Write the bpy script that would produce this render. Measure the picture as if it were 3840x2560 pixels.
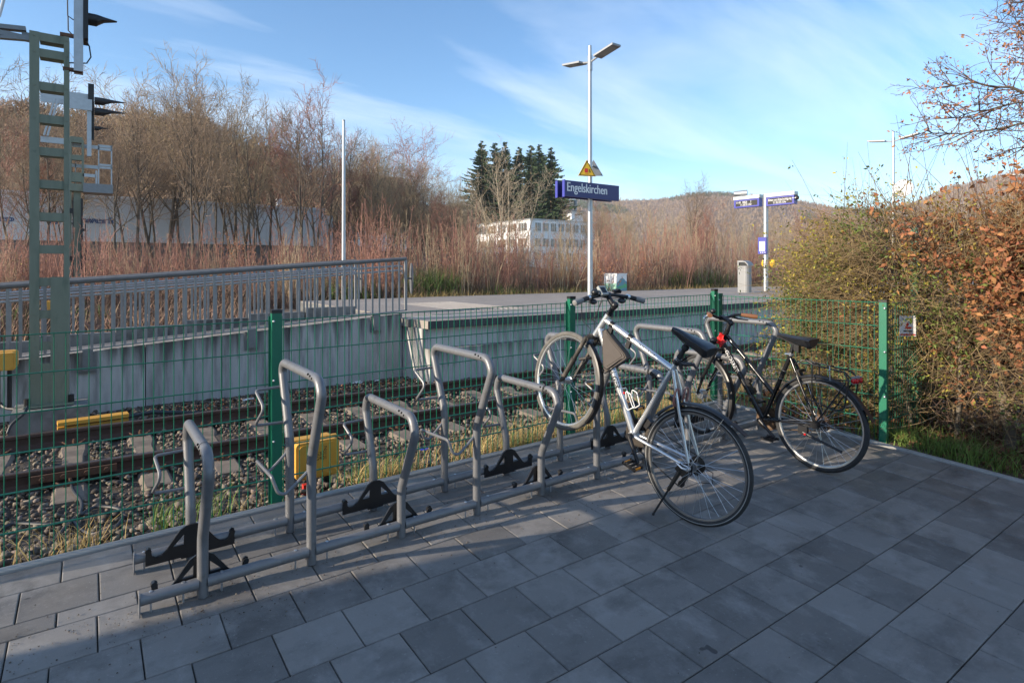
import bpy, math, random
import numpy as np
from mathutils import Vector, Matrix, Quaternion
from mathutils.geometry import tessellate_polygon

SC = bpy.context.scene
for _o in list(bpy.data.objects):
    bpy.data.objects.remove(_o, do_unlink=True)
COL = SC.collection
random.seed(7)

# ------------------------------------------------------------------ camera
# world axes: x runs along the fence and the track, y towards the track, z up
CAM = np.array([-1.526, -2.648, 1.528])
HEAD = math.radians(35.3674)
FPX, HOR, CXP = 2230.0, 1005.0, 1920.0
cd = bpy.data.cameras.new("camera")
cam = bpy.data.objects.new("camera", cd)
COL.objects.link(cam)
cam.location = CAM
cam.rotation_euler = (math.radians(90), 0, -HEAD)
cd.sensor_width = 36.0
cd.lens = FPX / 3840 * 36
cd.shift_y = -(1280 - HOR) / 3840
cd.clip_start = 0.05
cd.clip_end = 6000
SC.camera = cam

# ------------------------------------------------------------------ light
SUN_EL = math.radians(17.5)
SUN_AZ = math.radians(10.0)          # shadows run 10 degrees off the fence line
to_sun = Vector((-math.cos(SUN_AZ) * math.cos(SUN_EL), math.sin(SUN_AZ) * math.cos(SUN_EL), math.sin(SUN_EL)))
W = bpy.data.worlds.new("World")
SC.world = W
W.use_nodes = True
nt = W.node_tree
for n in list(nt.nodes):
    nt.nodes.remove(n)
def N(tree, kind, **kw):
    n = tree.nodes.new(kind)
    for k, v in kw.items():
        setattr(n, k, v)
    return n
out = N(nt, 'ShaderNodeOutputWorld')
bg = N(nt, 'ShaderNodeBackground')
sky = N(nt, 'ShaderNodeTexSky', sky_type='NISHITA')
sky.sun_disc = False
sky.sun_elevation = SUN_EL
sky.sun_rotation = math.atan2(to_sun.x, to_sun.y)
sky.altitude = 150
sky.air_density = 1.0
sky.dust_density = 0.25
sky.ozone_density = 2.8
bg.inputs['Strength'].default_value = 0.14
# thin cirrus: noise on a flat layer high above the place
tc = N(nt, 'ShaderNodeTexCoord')
sep = N(nt, 'ShaderNodeSeparateXYZ')
nt.links.new(tc.outputs['Generated'], sep.inputs[0])
zc = N(nt, 'ShaderNodeMath', operation='MAXIMUM'); zc.inputs[1].default_value = 0.0
nt.links.new(sep.outputs['Z'], zc.inputs[0])
za = N(nt, 'ShaderNodeMath', operation='ADD'); za.inputs[1].default_value = 0.12
nt.links.new(zc.outputs[0], za.inputs[0])
dx = N(nt, 'ShaderNodeMath', operation='DIVIDE'); dy = N(nt, 'ShaderNodeMath', operation='DIVIDE')
nt.links.new(sep.outputs['X'], dx.inputs[0]); nt.links.new(za.outputs[0], dx.inputs[1])
nt.links.new(sep.outputs['Y'], dy.inputs[0]); nt.links.new(za.outputs[0], dy.inputs[1])
cmb = N(nt, 'ShaderNodeCombineXYZ')
nt.links.new(dx.outputs[0], cmb.inputs[0]); nt.links.new(dy.outputs[0], cmb.inputs[1])
mp = N(nt, 'ShaderNodeMapping')
mp.inputs['Rotation'].default_value = (0, 0, math.radians(28))
mp.inputs['Scale'].default_value = (0.34, 1.15, 1)
nt.links.new(cmb.outputs[0], mp.inputs[0])
no = N(nt, 'ShaderNodeTexNoise'); no.inputs['Scale'].default_value = 0.9
no.inputs['Detail'].default_value = 8; no.inputs['Roughness'].default_value = 0.56
no.inputs['Distortion'].default_value = 0.55
nt.links.new(mp.outputs[0], no.inputs['Vector'])
rp = N(nt, 'ShaderNodeValToRGB')
rp.color_ramp.elements[0].position = 0.47; rp.color_ramp.elements[0].color = (0, 0, 0, 1)
rp.color_ramp.elements[1].position = 0.76; rp.color_ramp.elements[1].color = (0.62, 0.62, 0.62, 1)
nt.links.new(no.outputs['Fac'], rp.inputs[0])
mixc = N(nt, 'ShaderNodeMix', data_type='RGBA')
nt.links.new(rp.outputs[0], mixc.inputs['Factor'])
hs_ = N(nt, 'ShaderNodeHueSaturation'); hs_.inputs['Saturation'].default_value = 1.1; hs_.inputs['Value'].default_value = 0.97
nt.links.new(sky.outputs[0], hs_.inputs['Color']); nt.links.new(hs_.outputs[0], mixc.inputs[6])
mixc.inputs[7].default_value = (5.2, 5.5, 5.8, 1)
nt.links.new(mixc.outputs[2], bg.inputs['Color'])
nt.links.new(bg.outputs[0], out.inputs[0])

sl = bpy.data.lights.new("sun", 'SUN')
sl.energy = 4.2
sl.angle = math.radians(0.5)
sl.color = (1.0, 0.86, 0.68)
so = bpy.data.objects.new("sun", sl)
COL.objects.link(so)
so.rotation_euler = (-to_sun).to_track_quat('-Z', 'Y').to_euler()
so.location = (-8, 2, 6)

SC.view_settings.view_transform = 'Standard'
SC.view_settings.look = 'None'
SC.view_settings.gamma = 1
SC.view_settings.use_curve_mapping = False
SC.view_settings.exposure = 0.98
SC.render.engine = 'CYCLES'
SC.cycles.max_bounces = 5
SC.cycles.diffuse_bounces = 3
SC.cycles.glossy_bounces = 3
SC.cycles.transparent_max_bounces = 8

# ------------------------------------------------------------------ geometry of the place
GA, GB = 0.01635, 0.04694            # the paving rises a little along x and y
def gz(x, y): return GA * x + GB * y
_fw = np.array([math.sin(HEAD), math.cos(HEAD), 0.0]); _rt = np.array([math.cos(HEAD), -math.sin(HEAD), 0.0])
_up = np.array([0, 0, 1.0])
def ray(u, v): return _fw + _rt * (u - CXP) / FPX + _up * (HOR - v) / FPX
def at_y(u, v, y):                    # measured point on a plane parallel to the track
    r = ray(u, v); return CAM + r * (y - CAM[1]) / r[1]
def at_x(u, v, x):
    r = ray(u, v); return CAM + r * (x - CAM[0]) / r[0]
def at_z(u, v, z):
    r = ray(u, v); return CAM + r * (z - CAM[2]) / r[2]
def at_d(u, v, d): return CAM + ray(u, v) * d

# ------------------------------------------------------------------ materials
MATS = {}
def mat(name, base, rough=0.7, metal=0.0, var=0.12, scale=6.0, bump=0.0, bscale=40.0, rnd=0.0, island=0.0,
        dark=None, dscale=2.0, dlo=0.5, dhi=0.75, stretch=None, spec=0.5, hue=0.0, alpha=1.0, trans=0.0):
    m = bpy.data.materials.new(name); m.use_nodes = True
    t = m.node_tree; b = t.nodes['Principled BSDF']
    b.inputs['Roughness'].default_value = rough; b.inputs['Metallic'].default_value = metal
    b.inputs['Specular IOR Level'].default_value = spec
    co = N(t, 'ShaderNodeTexCoord'); vec = co.outputs['Object']
    if stretch:
        mpn = N(t, 'ShaderNodeMapping'); mpn.inputs['Scale'].default_value = stretch
        t.links.new(vec, mpn.inputs[0]); svec = mpn.outputs[0]
    else: svec = vec
    col = N(t, 'ShaderNodeRGB'); col.outputs[0].default_value = (*base, 1); cur = col.outputs[0]
    def scale_col(cur, fac_socket, lo, hi):
        mr = N(t, 'ShaderNodeMapRange'); mr.inputs['To Min'].default_value = lo; mr.inputs['To Max'].default_value = hi
        t.links.new(fac_socket, mr.inputs['Value'])
        mx = N(t, 'ShaderNodeVectorMath', operation='SCALE')
        t.links.new(cur, mx.inputs[0]); t.links.new(mr.outputs[0], mx.inputs['Scale'])
        return mx.outputs[0]
    if var:
        nz = N(t, 'ShaderNodeTexNoise'); nz.inputs['Scale'].default_value = scale
        nz.inputs['Detail'].default_value = 6; nz.inputs['Roughness'].default_value = 0.65
        t.links.new(svec, nz.inputs['Vector'])
        cur = scale_col(cur, nz.outputs['Fac'], 1 - 1.8 * var, 1 + 1.8 * var)
    if rnd:
        oi = N(t, 'ShaderNodeObjectInfo'); cur = scale_col(cur, oi.outputs['Random'], 1 - rnd, 1 + rnd)
    if island:
        ge = N(t, 'ShaderNodeNewGeometry'); cur = scale_col(cur, ge.outputs['Random Per Island'], 1 - island, 1 + island)
        if hue:
            hs = N(t, 'ShaderNodeHueSaturation')
            mr = N(t, 'ShaderNodeMapRange'); mr.inputs['To Min'].default_value = 0.5 - hue; mr.inputs['To Max'].default_value = 0.5 + hue
            mul = N(t, 'ShaderNodeMath', operation='MULTIPLY'); mul.inputs[1].default_value = 7.13
            fr = N(t, 'ShaderNodeMath', operation='FRACT')
            t.links.new(ge.outputs['Random Per Island'], mul.inputs[0]); t.links.new(mul.outputs[0], fr.inputs[0])
            t.links.new(fr.outputs[0], mr.inputs['Value']); t.links.new(mr.outputs[0], hs.inputs['Hue'])
            t.links.new(cur, hs.inputs['Color']); cur = hs.outputs[0]
    if dark:
        nz2 = N(t, 'ShaderNodeTexNoise'); nz2.inputs['Scale'].default_value = dscale
        nz2.inputs['Detail'].default_value = 7; nz2.inputs['Roughness'].default_value = 0.6
        t.links.new(svec, nz2.inputs['Vector'])
        rr = N(t, 'ShaderNodeMapRange'); rr.inputs['From Min'].default_value = dlo; rr.inputs['From Max'].default_value = dhi
        t.links.new(nz2.outputs['Fac'], rr.inputs['Value'])
        mx = N(t, 'ShaderNodeMix', data_type='RGBA')
        t.links.new(rr.outputs[0], mx.inputs['Factor']); t.links.new(cur, mx.inputs[6])
        mx.inputs[7].default_value = (*dark, 1); cur = mx.outputs[2]
    t.links.new(cur, b.inputs['Base Color'])
    if bump:
        nb = N(t, 'ShaderNodeTexNoise'); nb.inputs['Scale'].default_value = bscale
        nb.inputs['Detail'].default_value = 5; nb.inputs['Roughness'].default_value = 0.7
        t.links.new(vec, nb.inputs['Vector'])
        bp = N(t, 'ShaderNodeBump'); bp.inputs['Strength'].default_value = bump; bp.inputs['Distance'].default_value = 0.01
        t.links.new(nb.outputs['Fac'], bp.inputs['Height']); t.links.new(bp.outputs[0], b.inputs['Normal'])
    if trans:
        tr = N(t, 'ShaderNodeBsdfTranslucent'); t.links.new(cur, tr.inputs['Color'])
        ms = N(t, 'ShaderNodeMixShader'); ms.inputs[0].default_value = trans
        t.links.new(b.outputs[0], ms.inputs[1]); t.links.new(tr.outputs[0], ms.inputs[2])
        t.links.new(ms.outputs[0], t.nodes['Material Output'].inputs['Surface'])
    MATS[name] = m
    return m

def paver_material():
    m = mat('paver', (0.185, 0.174, 0.163), 0.6, var=0, rnd=0.26, bump=0.45, bscale=220)
    t = m.node_tree; b = t.nodes['Principled BSDF']; cur = b.inputs['Base Color'].links[0].from_socket
    geo = N(t, 'ShaderNodeNewGeometry'); pos = geo.outputs['Position']
    def layer(cur, scale, detail, lo, hi, col, amount, st=(1, 1, 1)):
        mp_ = N(t, 'ShaderNodeMapping'); mp_.inputs['Scale'].default_value = st; t.links.new(pos, mp_.inputs[0])
        nz = N(t, 'ShaderNodeTexNoise'); nz.inputs['Scale'].default_value = scale; nz.inputs['Detail'].default_value = detail; nz.inputs['Roughness'].default_value = 0.68
        t.links.new(mp_.outputs[0], nz.inputs['Vector'])
        r = N(t, 'ShaderNodeMapRange'); r.inputs['From Min'].default_value = lo; r.inputs['From Max'].default_value = hi; r.inputs['To Max'].default_value = amount
        t.links.new(nz.outputs['Fac'], r.inputs['Value']); x = N(t, 'ShaderNodeMix', data_type='RGBA'); t.links.new(r.outputs[0], x.inputs['Factor']); t.links.new(cur, x.inputs[6]); x.inputs[7].default_value = (*col, 1)
        return x.outputs[2]
    cur = layer(cur, 2.3, 9, 0.48, 0.72, (0.07, 0.066, 0.063), 0.85, (1, 1.7, 1))      # damp blotches
    cur = layer(cur, 3.7, 9, 0.52, 0.75, (0.31, 0.298, 0.285), 0.75, (1.6, 1, 1))         # worn pale patches
    cur = layer(cur, 75, 3, 0.62, 0.78, (0.36, 0.35, 0.34), 0.7)                          # pale specks of aggregate
    cur = layer(cur, 90, 3, 0.64, 0.8, (0.04, 0.04, 0.04), 0.7)                           # dark pores
    cur = layer(cur, 1.1, 6, 0.62, 0.72, (0.12, 0.105, 0.085), 0.6)                       # brown film of dirt
    cur = layer(cur, 7.5, 2, 0.735, 0.76, (0.035, 0.034, 0.034), 0.85)                    # small wet and oily spots
    t.links.new(cur, b.inputs['Base Color'])
    nr = N(t, 'ShaderNodeTexNoise'); nr.inputs['Scale'].default_value = 2.6; nr.inputs['Detail'].default_value = 5; t.links.new(pos, nr.inputs['Vector'])
    rr = N(t, 'ShaderNodeMapRange'); rr.inputs['From Min'].default_value = .35; rr.inputs['From Max'].default_value = .65; rr.inputs['To Min'].default_value = .45; rr.inputs['To Max'].default_value = .8
    t.links.new(nr.outputs['Fac'], rr.inputs['Value']); t.links.new(rr.outputs[0], b.inputs['Roughness'])
paver_material()
mat('bedding', (0.045, 0.04, 0.034), 0.95, bump=0.6, bscale=300)
mat('kerb', (0.3, 0.3, 0.29), 0.85, var=0.15, scale=9, bump=0.3, bscale=200)
mat('rack_paint', (0.17, 0.174, 0.185), 0.42, metal=0.25, var=0.1, scale=30, dark=(0.12, 0.115, 0.11), dscale=11, dlo=0.58, dhi=0.8, bump=0.08, bscale=250)
mat('black_plastic', (0.012, 0.012, 0.014), 0.38, var=0.1)
mat('black_rubber', (0.02, 0.02, 0.021), 0.75, var=0.25, scale=14)
mat('dark_hole', (0.004, 0.004, 0.004), 0.9, var=0)
mat('scuff', (0.02, 0.02, 0.02), 0.6, var=0.2)
mat('bolt_zinc', (0.55, 0.57, 0.6), 0.35, metal=0.8, var=0.1)
mat('fence_green', (0.005, 0.14, 0.078), 0.4, var=0.1, scale=8)
mat('rail_side', (0.075, 0.042, 0.03), 0.8, var=0.25, scale=9, bump=0.2, bscale=120)
mat('rail_top', (0.13, 0.1, 0.09), 0.35, metal=0.6, var=0.2, scale=4)
mat('rust', (0.12, 0.06, 0.035), 0.85, var=0.3, scale=30)
mat('sleeper', (0.2, 0.16, 0.125), 0.9, var=0.25, scale=7, bump=0.5, bscale=90, dark=(0.12, 0.095, 0.075), dscale=5)
mat('stone', (0.14, 0.112, 0.088), 0.85, var=0.25, scale=25, island=0.7, hue=0.03, bump=0.4, bscale=90)
mat('gravel_bed', (0.07, 0.055, 0.043), 0.95, var=0.35, scale=18, bump=1.0, bscale=45)
mat('concrete', (0.46, 0.45, 0.435), 0.85, var=0.14, scale=2.5, bump=0.25, bscale=80, dark=(0.15, 0.145, 0.135), dscale=3.4, dlo=0.48, dhi=0.82, stretch=(2.6, 2.6, 0.35), rnd=0.08)
mat('old_concrete', (0.2, 0.2, 0.19), 0.9, var=0.25, scale=5, bump=0.4, bscale=60, dark=(0.05, 0.05, 0.048), dscale=3, dlo=0.45, dhi=0.7)
mat('black_soot', (0.07, 0.07, 0.072), 0.9, var=0.3, scale=5, dark=(0.3, 0.3, 0.3), dscale=6, dlo=0.58, dhi=0.75, stretch=(3, 3, 0.4))
mat('deck', (0.27, 0.236, 0.207), 0.88, var=0.16, scale=3, bump=0.3, bscale=60, rnd=0.06)
mat('deck_white', (0.45, 0.44, 0.42), 0.8, var=0.2, scale=5)
mat('deck_rib', (0.36, 0.335, 0.31), 0.85, var=0.15, scale=5)
mat('galvanised', (0.42, 0.44, 0.46), 0.45, metal=0.7, var=0.12, scale=10)
mat('galv_dark', (0.22, 0.23, 0.24), 0.5, metal=0.6, var=0.15, scale=10)
mat('railing_steel', (0.3, 0.3, 0.3), 0.5, metal=0.5, var=0.12, scale=12)
mat('handrail_grey', (0.16, 0.155, 0.15), 0.6, var=0.2, scale=8)
mat('mast_green', (0.19, 0.215, 0.16), 0.62, var=0.12, scale=6, dark=(0.06, 0.09, 0.065), dscale=3, dlo=0.55, dhi=0.8, stretch=(3, 3, 0.6))
mat('signal_black', (0.01, 0.011, 0.013), 0.5, var=0.1)
mat('yellow_paint', (0.62, 0.32, 0.045), 0.5, var=0.1, scale=8, dark=(0.35, 0.22, 0.04), dscale=5, dlo=0.62, dhi=0.85)
mat('cable', (0.03, 0.032, 0.036), 0.55, var=0.1)
mat('sign_blue', (0.018, 0.02, 0.13), 0.4, var=0.05)
mat('sign_blue_edge', (0.05, 0.055, 0.32), 0.4, var=0.05)
mat('white_paint', (0.8, 0.8, 0.79), 0.5, var=0.05)
mat('letter_white', (0.8, 0.8, 0.8), 0.5, var=0)
mat('letter_black', (0.02, 0.02, 0.02), 0.6, var=0)
mat('display_dark', (0.035, 0.03, 0.022), 0.25, var=0)
mat('sign_yellow', (0.85, 0.5, 0.02), 0.45, var=0.05)
mat('sign_red', (0.6, 0.04, 0.03), 0.5, var=0)
mat('sign_green', (0.25, 0.5, 0.05), 0.5, var=0)
mat('bin_grey', (0.24, 0.245, 0.25), 0.5, metal=0.3, var=0.06)
mat('art_teal', (0.13, 0.3, 0.36), 0.5, var=0.05)
mat('art_green', (0.1, 0.4, 0.2), 0.5, var=0.05)
mat('art_mint', (0.4, 0.68, 0.5), 0.5, var=0.05)
mat('lamp_grey', (0.3, 0.31, 0.32), 0.5, metal=0.3, var=0.05)
mat('render_white', (0.82, 0.82, 0.82), 0.8, var=0.06, scale=1.5)
mat('window_glass', (0.1, 0.11, 0.12), 0.12, var=0.2, scale=0.8)
mat('window_brown', (0.2, 0.11, 0.06), 0.5, var=0.2)
mat('metal_cladding', (0.62, 0.66, 0.7), 0.5, metal=0.2, var=0.05, scale=0.6)
mat('cladding_base', (0.15, 0.15, 0.15), 0.8, var=0.2)
mat('letter_blue', (0.05, 0.1, 0.24), 0.6, var=0.05)
mat('roof_slate', (0.055, 0.05, 0.055), 0.8, var=0.2, scale=2)
mat('bark_brown', (0.25, 0.18, 0.125), 0.9, var=0.25, scale=3, rnd=0.2)
mat('bark_tan', (0.36, 0.275, 0.175), 0.9, var=0.25, scale=3, rnd=0.2)
mat('bark_red', (0.31, 0.16, 0.12), 0.9, var=0.25, scale=3, rnd=0.25)
mat('bark_dark', (0.105, 0.085, 0.065), 0.9, var=0.25, scale=3, rnd=0.25)
mat('bark_pale', (0.34, 0.28, 0.2), 0.9, var=0.25, scale=3, rnd=0.12)
mat('bark_orange', (0.3, 0.15, 0.06), 0.9, var=0.25, scale=3, rnd=0.15)
mat('bark_grey', (0.17, 0.145, 0.115), 0.9, var=0.3, scale=8, bump=0.4, bscale=40)
mat('needle', (0.035, 0.062, 0.022), 0.8, var=0.3, scale=1.2, island=0.4)
mat('wood_far', (0.27, 0.2, 0.15), 0.95, var=0.25, scale=0.02, island=0.14)
mat('wood_far_green', (0.07, 0.09, 0.05), 0.95, var=0.2, scale=0.02, island=0.15)
mat('wood_mid', (0.3, 0.205, 0.135), 0.95, var=0.25, scale=0.2, island=0.3)
mat('hill_soil', (0.2, 0.14, 0.1), 0.95, var=0.35, scale=0.05)
mat('soil', (0.12, 0.085, 0.06), 0.95, var=0.3, scale=1.5, bump=0.6, bscale=25)
mat('meadow', (0.2, 0.145, 0.085), 0.95, var=0.3, scale=0.4)
mat('scrub', (0.2, 0.125, 0.085), 0.9, island=0.45, hue=0.02, var=0)
mat('scrub_green', (0.1, 0.15, 0.035), 0.9, island=0.4, var=0)
mat('dry_grass', (0.5, 0.36, 0.15), 0.85, island=0.35, var=0, trans=0.25)
mat('green_grass', (0.16, 0.24, 0.05), 0.8, island=0.4, var=0, trans=0.25)
mat('litter', (0.17, 0.075, 0.04), 0.85, island=0.5, hue=0.015, var=0)
mat('leaf_brown', (0.37, 0.16, 0.07), 0.75, island=0.4, hue=0.015, var=0, trans=0.3)
mat('leaf_rust', (0.43, 0.19, 0.09), 0.7, island=0.35, hue=0.012, var=0, trans=0.3)
mat('leaf_yellow', (0.36, 0.3, 0.05), 0.7, island=0.45, hue=0.03, var=0, trans=0.3)
mat('leaf_green', (0.13, 0.17, 0.035), 0.65, island=0.45, hue=0.02, var=0, trans=0.25)
mat('twig_tan', (0.3, 0.215, 0.11), 0.9, island=0.3, var=0)
mat('twig_brown', (0.13, 0.085, 0.065), 0.9, island=0.3, var=0)
mat('frame_silver', (0.62, 0.64, 0.66), 0.3, metal=0.75, var=0.04)
mat('frame_black', (0.012, 0.012, 0.013), 0.22, var=0.1)
mat('alloy', (0.62, 0.63, 0.64), 0.28, metal=0.9, var=0.06)
mat('rim_dark', (0.2, 0.2, 0.2), 0.4, metal=0.7, var=0.1)
mat('tyre_dusty', (0.12, 0.115, 0.105), 0.85, var=0.35, scale=25, bump=0.4, bscale=120)
mat('tyre', (0.03, 0.03, 0.031), 0.75, var=0.3, scale=20, bump=0.3, bscale=120)
mat('tyre_stripe', (0.3, 0.3, 0.29), 0.6, var=0.15)
mat('fork_dusty', (0.03, 0.027, 0.024), 0.6, var=0.2, dark=(0.17, 0.14, 0.11), dscale=9, dlo=0.5, dhi=0.7)
mat('chain', (0.05, 0.042, 0.035), 0.5, metal=0.5, var=0.2)
mat('leather', (0.016, 0.017, 0.02), 0.38, var=0.1)
mat('bag_taupe', (0.085, 0.072, 0.064), 0.8, var=0.1, scale=20)
mat('grip_grey', (0.2, 0.2, 0.2), 0.7, var=0.1)
mat('grip_brown', (0.19, 0.08, 0.035), 0.6, var=0.15)
mat('amber', (0.8, 0.28, 0.02), 0.25, var=0)
mat('red_lens', (0.5, 0.01, 0.012), 0.15, var=0)
mat('red_cloth', (0.7, 0.03, 0.03), 0.7, var=0.15)
mat('coil_red', (0.3, 0.13, 0.11), 0.4, var=0.1)
mat('rust_ring', (0.14, 0.085, 0.05), 0.6, metal=0.3, var=0.3, scale=30)
mat('screen_grey', (0.35, 0.37, 0.36), 0.3, var=0)
mat('paper', (0.75, 0.75, 0.74), 0.8, var=0.08)
mat('wrapper_blue', (0.02, 0.04, 0.45), 0.4, var=0.1)
mat('brick_red', (0.3, 0.12, 0.08), 0.85, var=0.15)
mat('plaster', (0.6, 0.57, 0.5), 0.85, var=0.1)

def streak_material():                                # soot washed down from the top edge of a wall
    m = MATS['concrete'].copy(); m.name = 'concrete_streaked'; MATS['concrete_streaked'] = m
    t = m.node_tree; b = t.nodes['Principled BSDF']; cur = b.inputs['Base Color'].links[0].from_socket
    co = N(t, 'ShaderNodeTexCoord'); sp = N(t, 'ShaderNodeSeparateXYZ'); t.links.new(co.outputs['Generated'], sp.inputs[0])
    mp_ = N(t, 'ShaderNodeMapping'); mp_.inputs['Scale'].default_value = (9, 9, 0.7)
    geo = N(t, 'ShaderNodeNewGeometry'); t.links.new(geo.outputs['Position'], mp_.inputs[0])
    nz = N(t, 'ShaderNodeTexNoise'); nz.inputs['Scale'].default_value = 1.0; nz.inputs['Detail'].default_value = 6; t.links.new(mp_.outputs[0], nz.inputs['Vector'])
    ad = N(t, 'ShaderNodeMath', operation='MULTIPLY_ADD'); t.links.new(sp.outputs['Z'], ad.inputs[0]); ad.inputs[1].default_value = 0.62; t.links.new(nz.outputs['Fac'], ad.inputs[2])
    r = N(t, 'ShaderNodeMapRange'); r.inputs['From Min'].default_value = 0.92; r.inputs['From Max'].default_value = 1.18; r.inputs['To Max'].default_value = 0.85; t.links.new(ad.outputs[0], r.inputs['Value'])
    x = N(t, 'ShaderNodeMix', data_type='RGBA'); t.links.new(r.outputs[0], x.inputs['Factor']); t.links.new(cur, x.inputs[6]); x.inputs[7].default_value = (0.075, 0.072, 0.068, 1); t.links.new(x.outputs[2], b.inputs['Base Color'])
streak_material()

# ------------------------------------------------------------------ mesh helpers
def V(*a): return np.array(a, float)
def unit(v):
    v = np.asarray(v, float); return v / (np.linalg.norm(v) + 1e-12)
def ortho(d):
    d = unit(d); a = V(0, 0, 1) if abs(d[2]) < 0.9 else V(1, 0, 0)
    u = unit(np.cross(a, d)); return u, np.cross(d, u)

class MB:
    def __init__(self, f=None): self.v = []; self.f = []; self.mi = []; self.cur = 0; self.tf = f
    def add(self, vs, fs):
        o = len(self.v)
        for p in vs: self.v.append(tuple(self.tf(np.asarray(p, float))) if self.tf else tuple(p))
        for q in fs: self.f.append([i + o for i in q]); self.mi.append(self.cur)
        return self
    def box(self, lo, hi):
        (a, b, c), (d, e, f) = lo, hi
        return self.add([(a, b, c), (d, b, c), (d, e, c), (a, e, c), (a, b, f), (d, b, f), (d, e, f), (a, e, f)],
                        [(0, 3, 2, 1), (4, 5, 6, 7), (0, 1, 5, 4), (1, 2, 6, 5), (2, 3, 7, 6), (3, 0, 4, 7)])
    def obox(self, c, ax, ay, az):
        c, ax, ay, az = map(lambda q: np.asarray(q, float), (c, ax, ay, az))
        vs = [c + i * ax + j * ay + k * az for k in (-1, 1) for i, j in ((-1, -1), (1, -1), (1, 1), (-1, 1))]
        return self.add(vs, [(0, 3, 2, 1), (4, 5, 6, 7), (0, 1, 5, 4), (1, 2, 6, 5), (2, 3, 7, 6), (3, 0, 4, 7)])
    def bar(self, p0, p1, w, h, up=(0, 0, 1)):
        p0, p1 = np.asarray(p0, float), np.asarray(p1, float); d = p1 - p0; L = np.linalg.norm(d); d = d / L
        s = unit(np.cross(d, up)); u = np.cross(s, d)
        return self.obox((p0 + p1) / 2, d * L / 2, s * w / 2, u * h / 2)
    def ring(self, c, u, w, r, n): return [np.asarray(c) + r * (math.cos(2 * math.pi * i / n) * u + math.sin(2 * math.pi * i / n) * w) for i in range(n)]
    def cyl(self, p0, p1, r0, r1=None, n=12, caps=True):
        p0, p1 = np.asarray(p0, float), np.asarray(p1, float)
        if r1 is None: r1 = r0
        u, w = ortho(p1 - p0)
        vs = self.ring(p0, u, w, r0, n) + self.ring(p1, u, w, r1, n)
        fs = [(i, (i + 1) % n, n + (i + 1) % n, n + i) for i in range(n)]
        if caps: fs += [tuple(range(n - 1, -1, -1)), tuple(range(n, 2 * n))]
        return self.add(vs, fs)
    def tube(self, pts, r, n=10, closed=False, caps=True):
        P = [np.asarray(p, float) for p in pts]; m = len(P)
        R = r if hasattr(r, '__len__') else [r] * m
        T = []
        for i in range(m):
            a = P[(i - 1) % m] if (closed or i > 0) else P[i]; b = P[(i + 1) % m] if (closed or i < m - 1) else P[i]
            T.append(unit(b - a))
        u, w = ortho(T[0]); vs = []
        for i in range(m):
            if i:
                u = u - T[i] * np.dot(u, T[i]); u = unit(u); w = np.cross(T[i], u)
            vs += self.ring(P[i], u, w, R[i], n)
        fs = []
        for i in range(m if closed else m - 1):
            j = (i + 1) % m
            for k in range(n): fs.append((i * n + k, i * n + (k + 1) % n, j * n + (k + 1) % n, j * n + k))
        if caps and not closed: fs += [tuple(range(n - 1, -1, -1)), tuple(range((m - 1) * n, m * n))]
        return self.add(vs, fs)
    def lathe(self, prof, c, axis, n=48):          # prof: (axial, radius); closed profile ring
        axis = unit(axis); u, w = ortho(axis); c = np.asarray(c, float); m = len(prof); vs = []
        for i in range(n):
            a = 2 * math.pi * i / n; d = math.cos(a) * u + math.sin(a) * w
            vs += [c + axis * q[0] + d * q[1] for q in prof]
        fs = [(i * m + k, i * m + (k + 1) % m, ((i + 1) % n) * m + (k + 1) % m, ((i + 1) % n) * m + k) for i in range(n) for k in range(m)]
        return self.add(vs, fs)
    def plate(self, loops, o, ux, uy, th):         # flat polygon with holes, given thickness along ux x uy
        o, ux, uy = np.asarray(o, float), np.asarray(ux, float), np.asarray(uy, float); nn = unit(np.cross(ux, uy))
        flat = [p for l in loops for p in l]
        tri = tessellate_polygon([[Vector((p[0], p[1], 0)) for p in l] for l in loops])
        k = len(flat)
        vs = [o + ux * p[0] + uy * p[1] + nn * th / 2 for p in flat] + [o + ux * p[0] + uy * p[1] - nn * th / 2 for p in flat]
        fs = []
        for t in tri:
            a, b, c = (np.array(flat[i]) for i in t)
            if (b[0] - a[0]) * (c[1] - a[1]) - (b[1] - a[1]) * (c[0] - a[0]) < 0: t = (t[0], t[2], t[1])
            fs.append(tuple(t)); fs.append((t[0] + k, t[2] + k, t[1] + k))
        s = 0
        for l in loops:
            m = len(l)
            for i in range(m): fs.append((s + i, s + (i + 1) % m, k + s + (i + 1) % m, k + s + i))
            s += m
        return self.add(vs, fs)
    def ball(self, c, r, n=10, m=6, sq=(1, 1, 1)):
        c = np.asarray(c, float); vs = [c + V(0, 0, r * sq[2])]
        for j in range(1, m):
            a = math.pi * j / m
            for i in range(n):
                b = 2 * math.pi * i / n
                vs.append(c + r * V(sq[0] * math.sin(a) * math.cos(b), sq[1] * math.sin(a) * math.sin(b), sq[2] * math.cos(a)))
        vs.append(c - V(0, 0, r * sq[2])); fs = []
        for i in range(n): fs.append((0, 1 + i, 1 + (i + 1) % n))
        for j in range(m - 2):
            for i in range(n): fs.append((1 + j * n + i, 1 + (j + 1) * n + i, 1 + (j + 1) * n + (i + 1) % n, 1 + j * n + (i + 1) % n))
        e = len(vs) - 1
        for i in range(n): fs.append((e, 1 + (m - 2) * n + (i + 1) % n, 1 + (m - 2) * n + i))
        return self.add(vs, fs)
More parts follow.
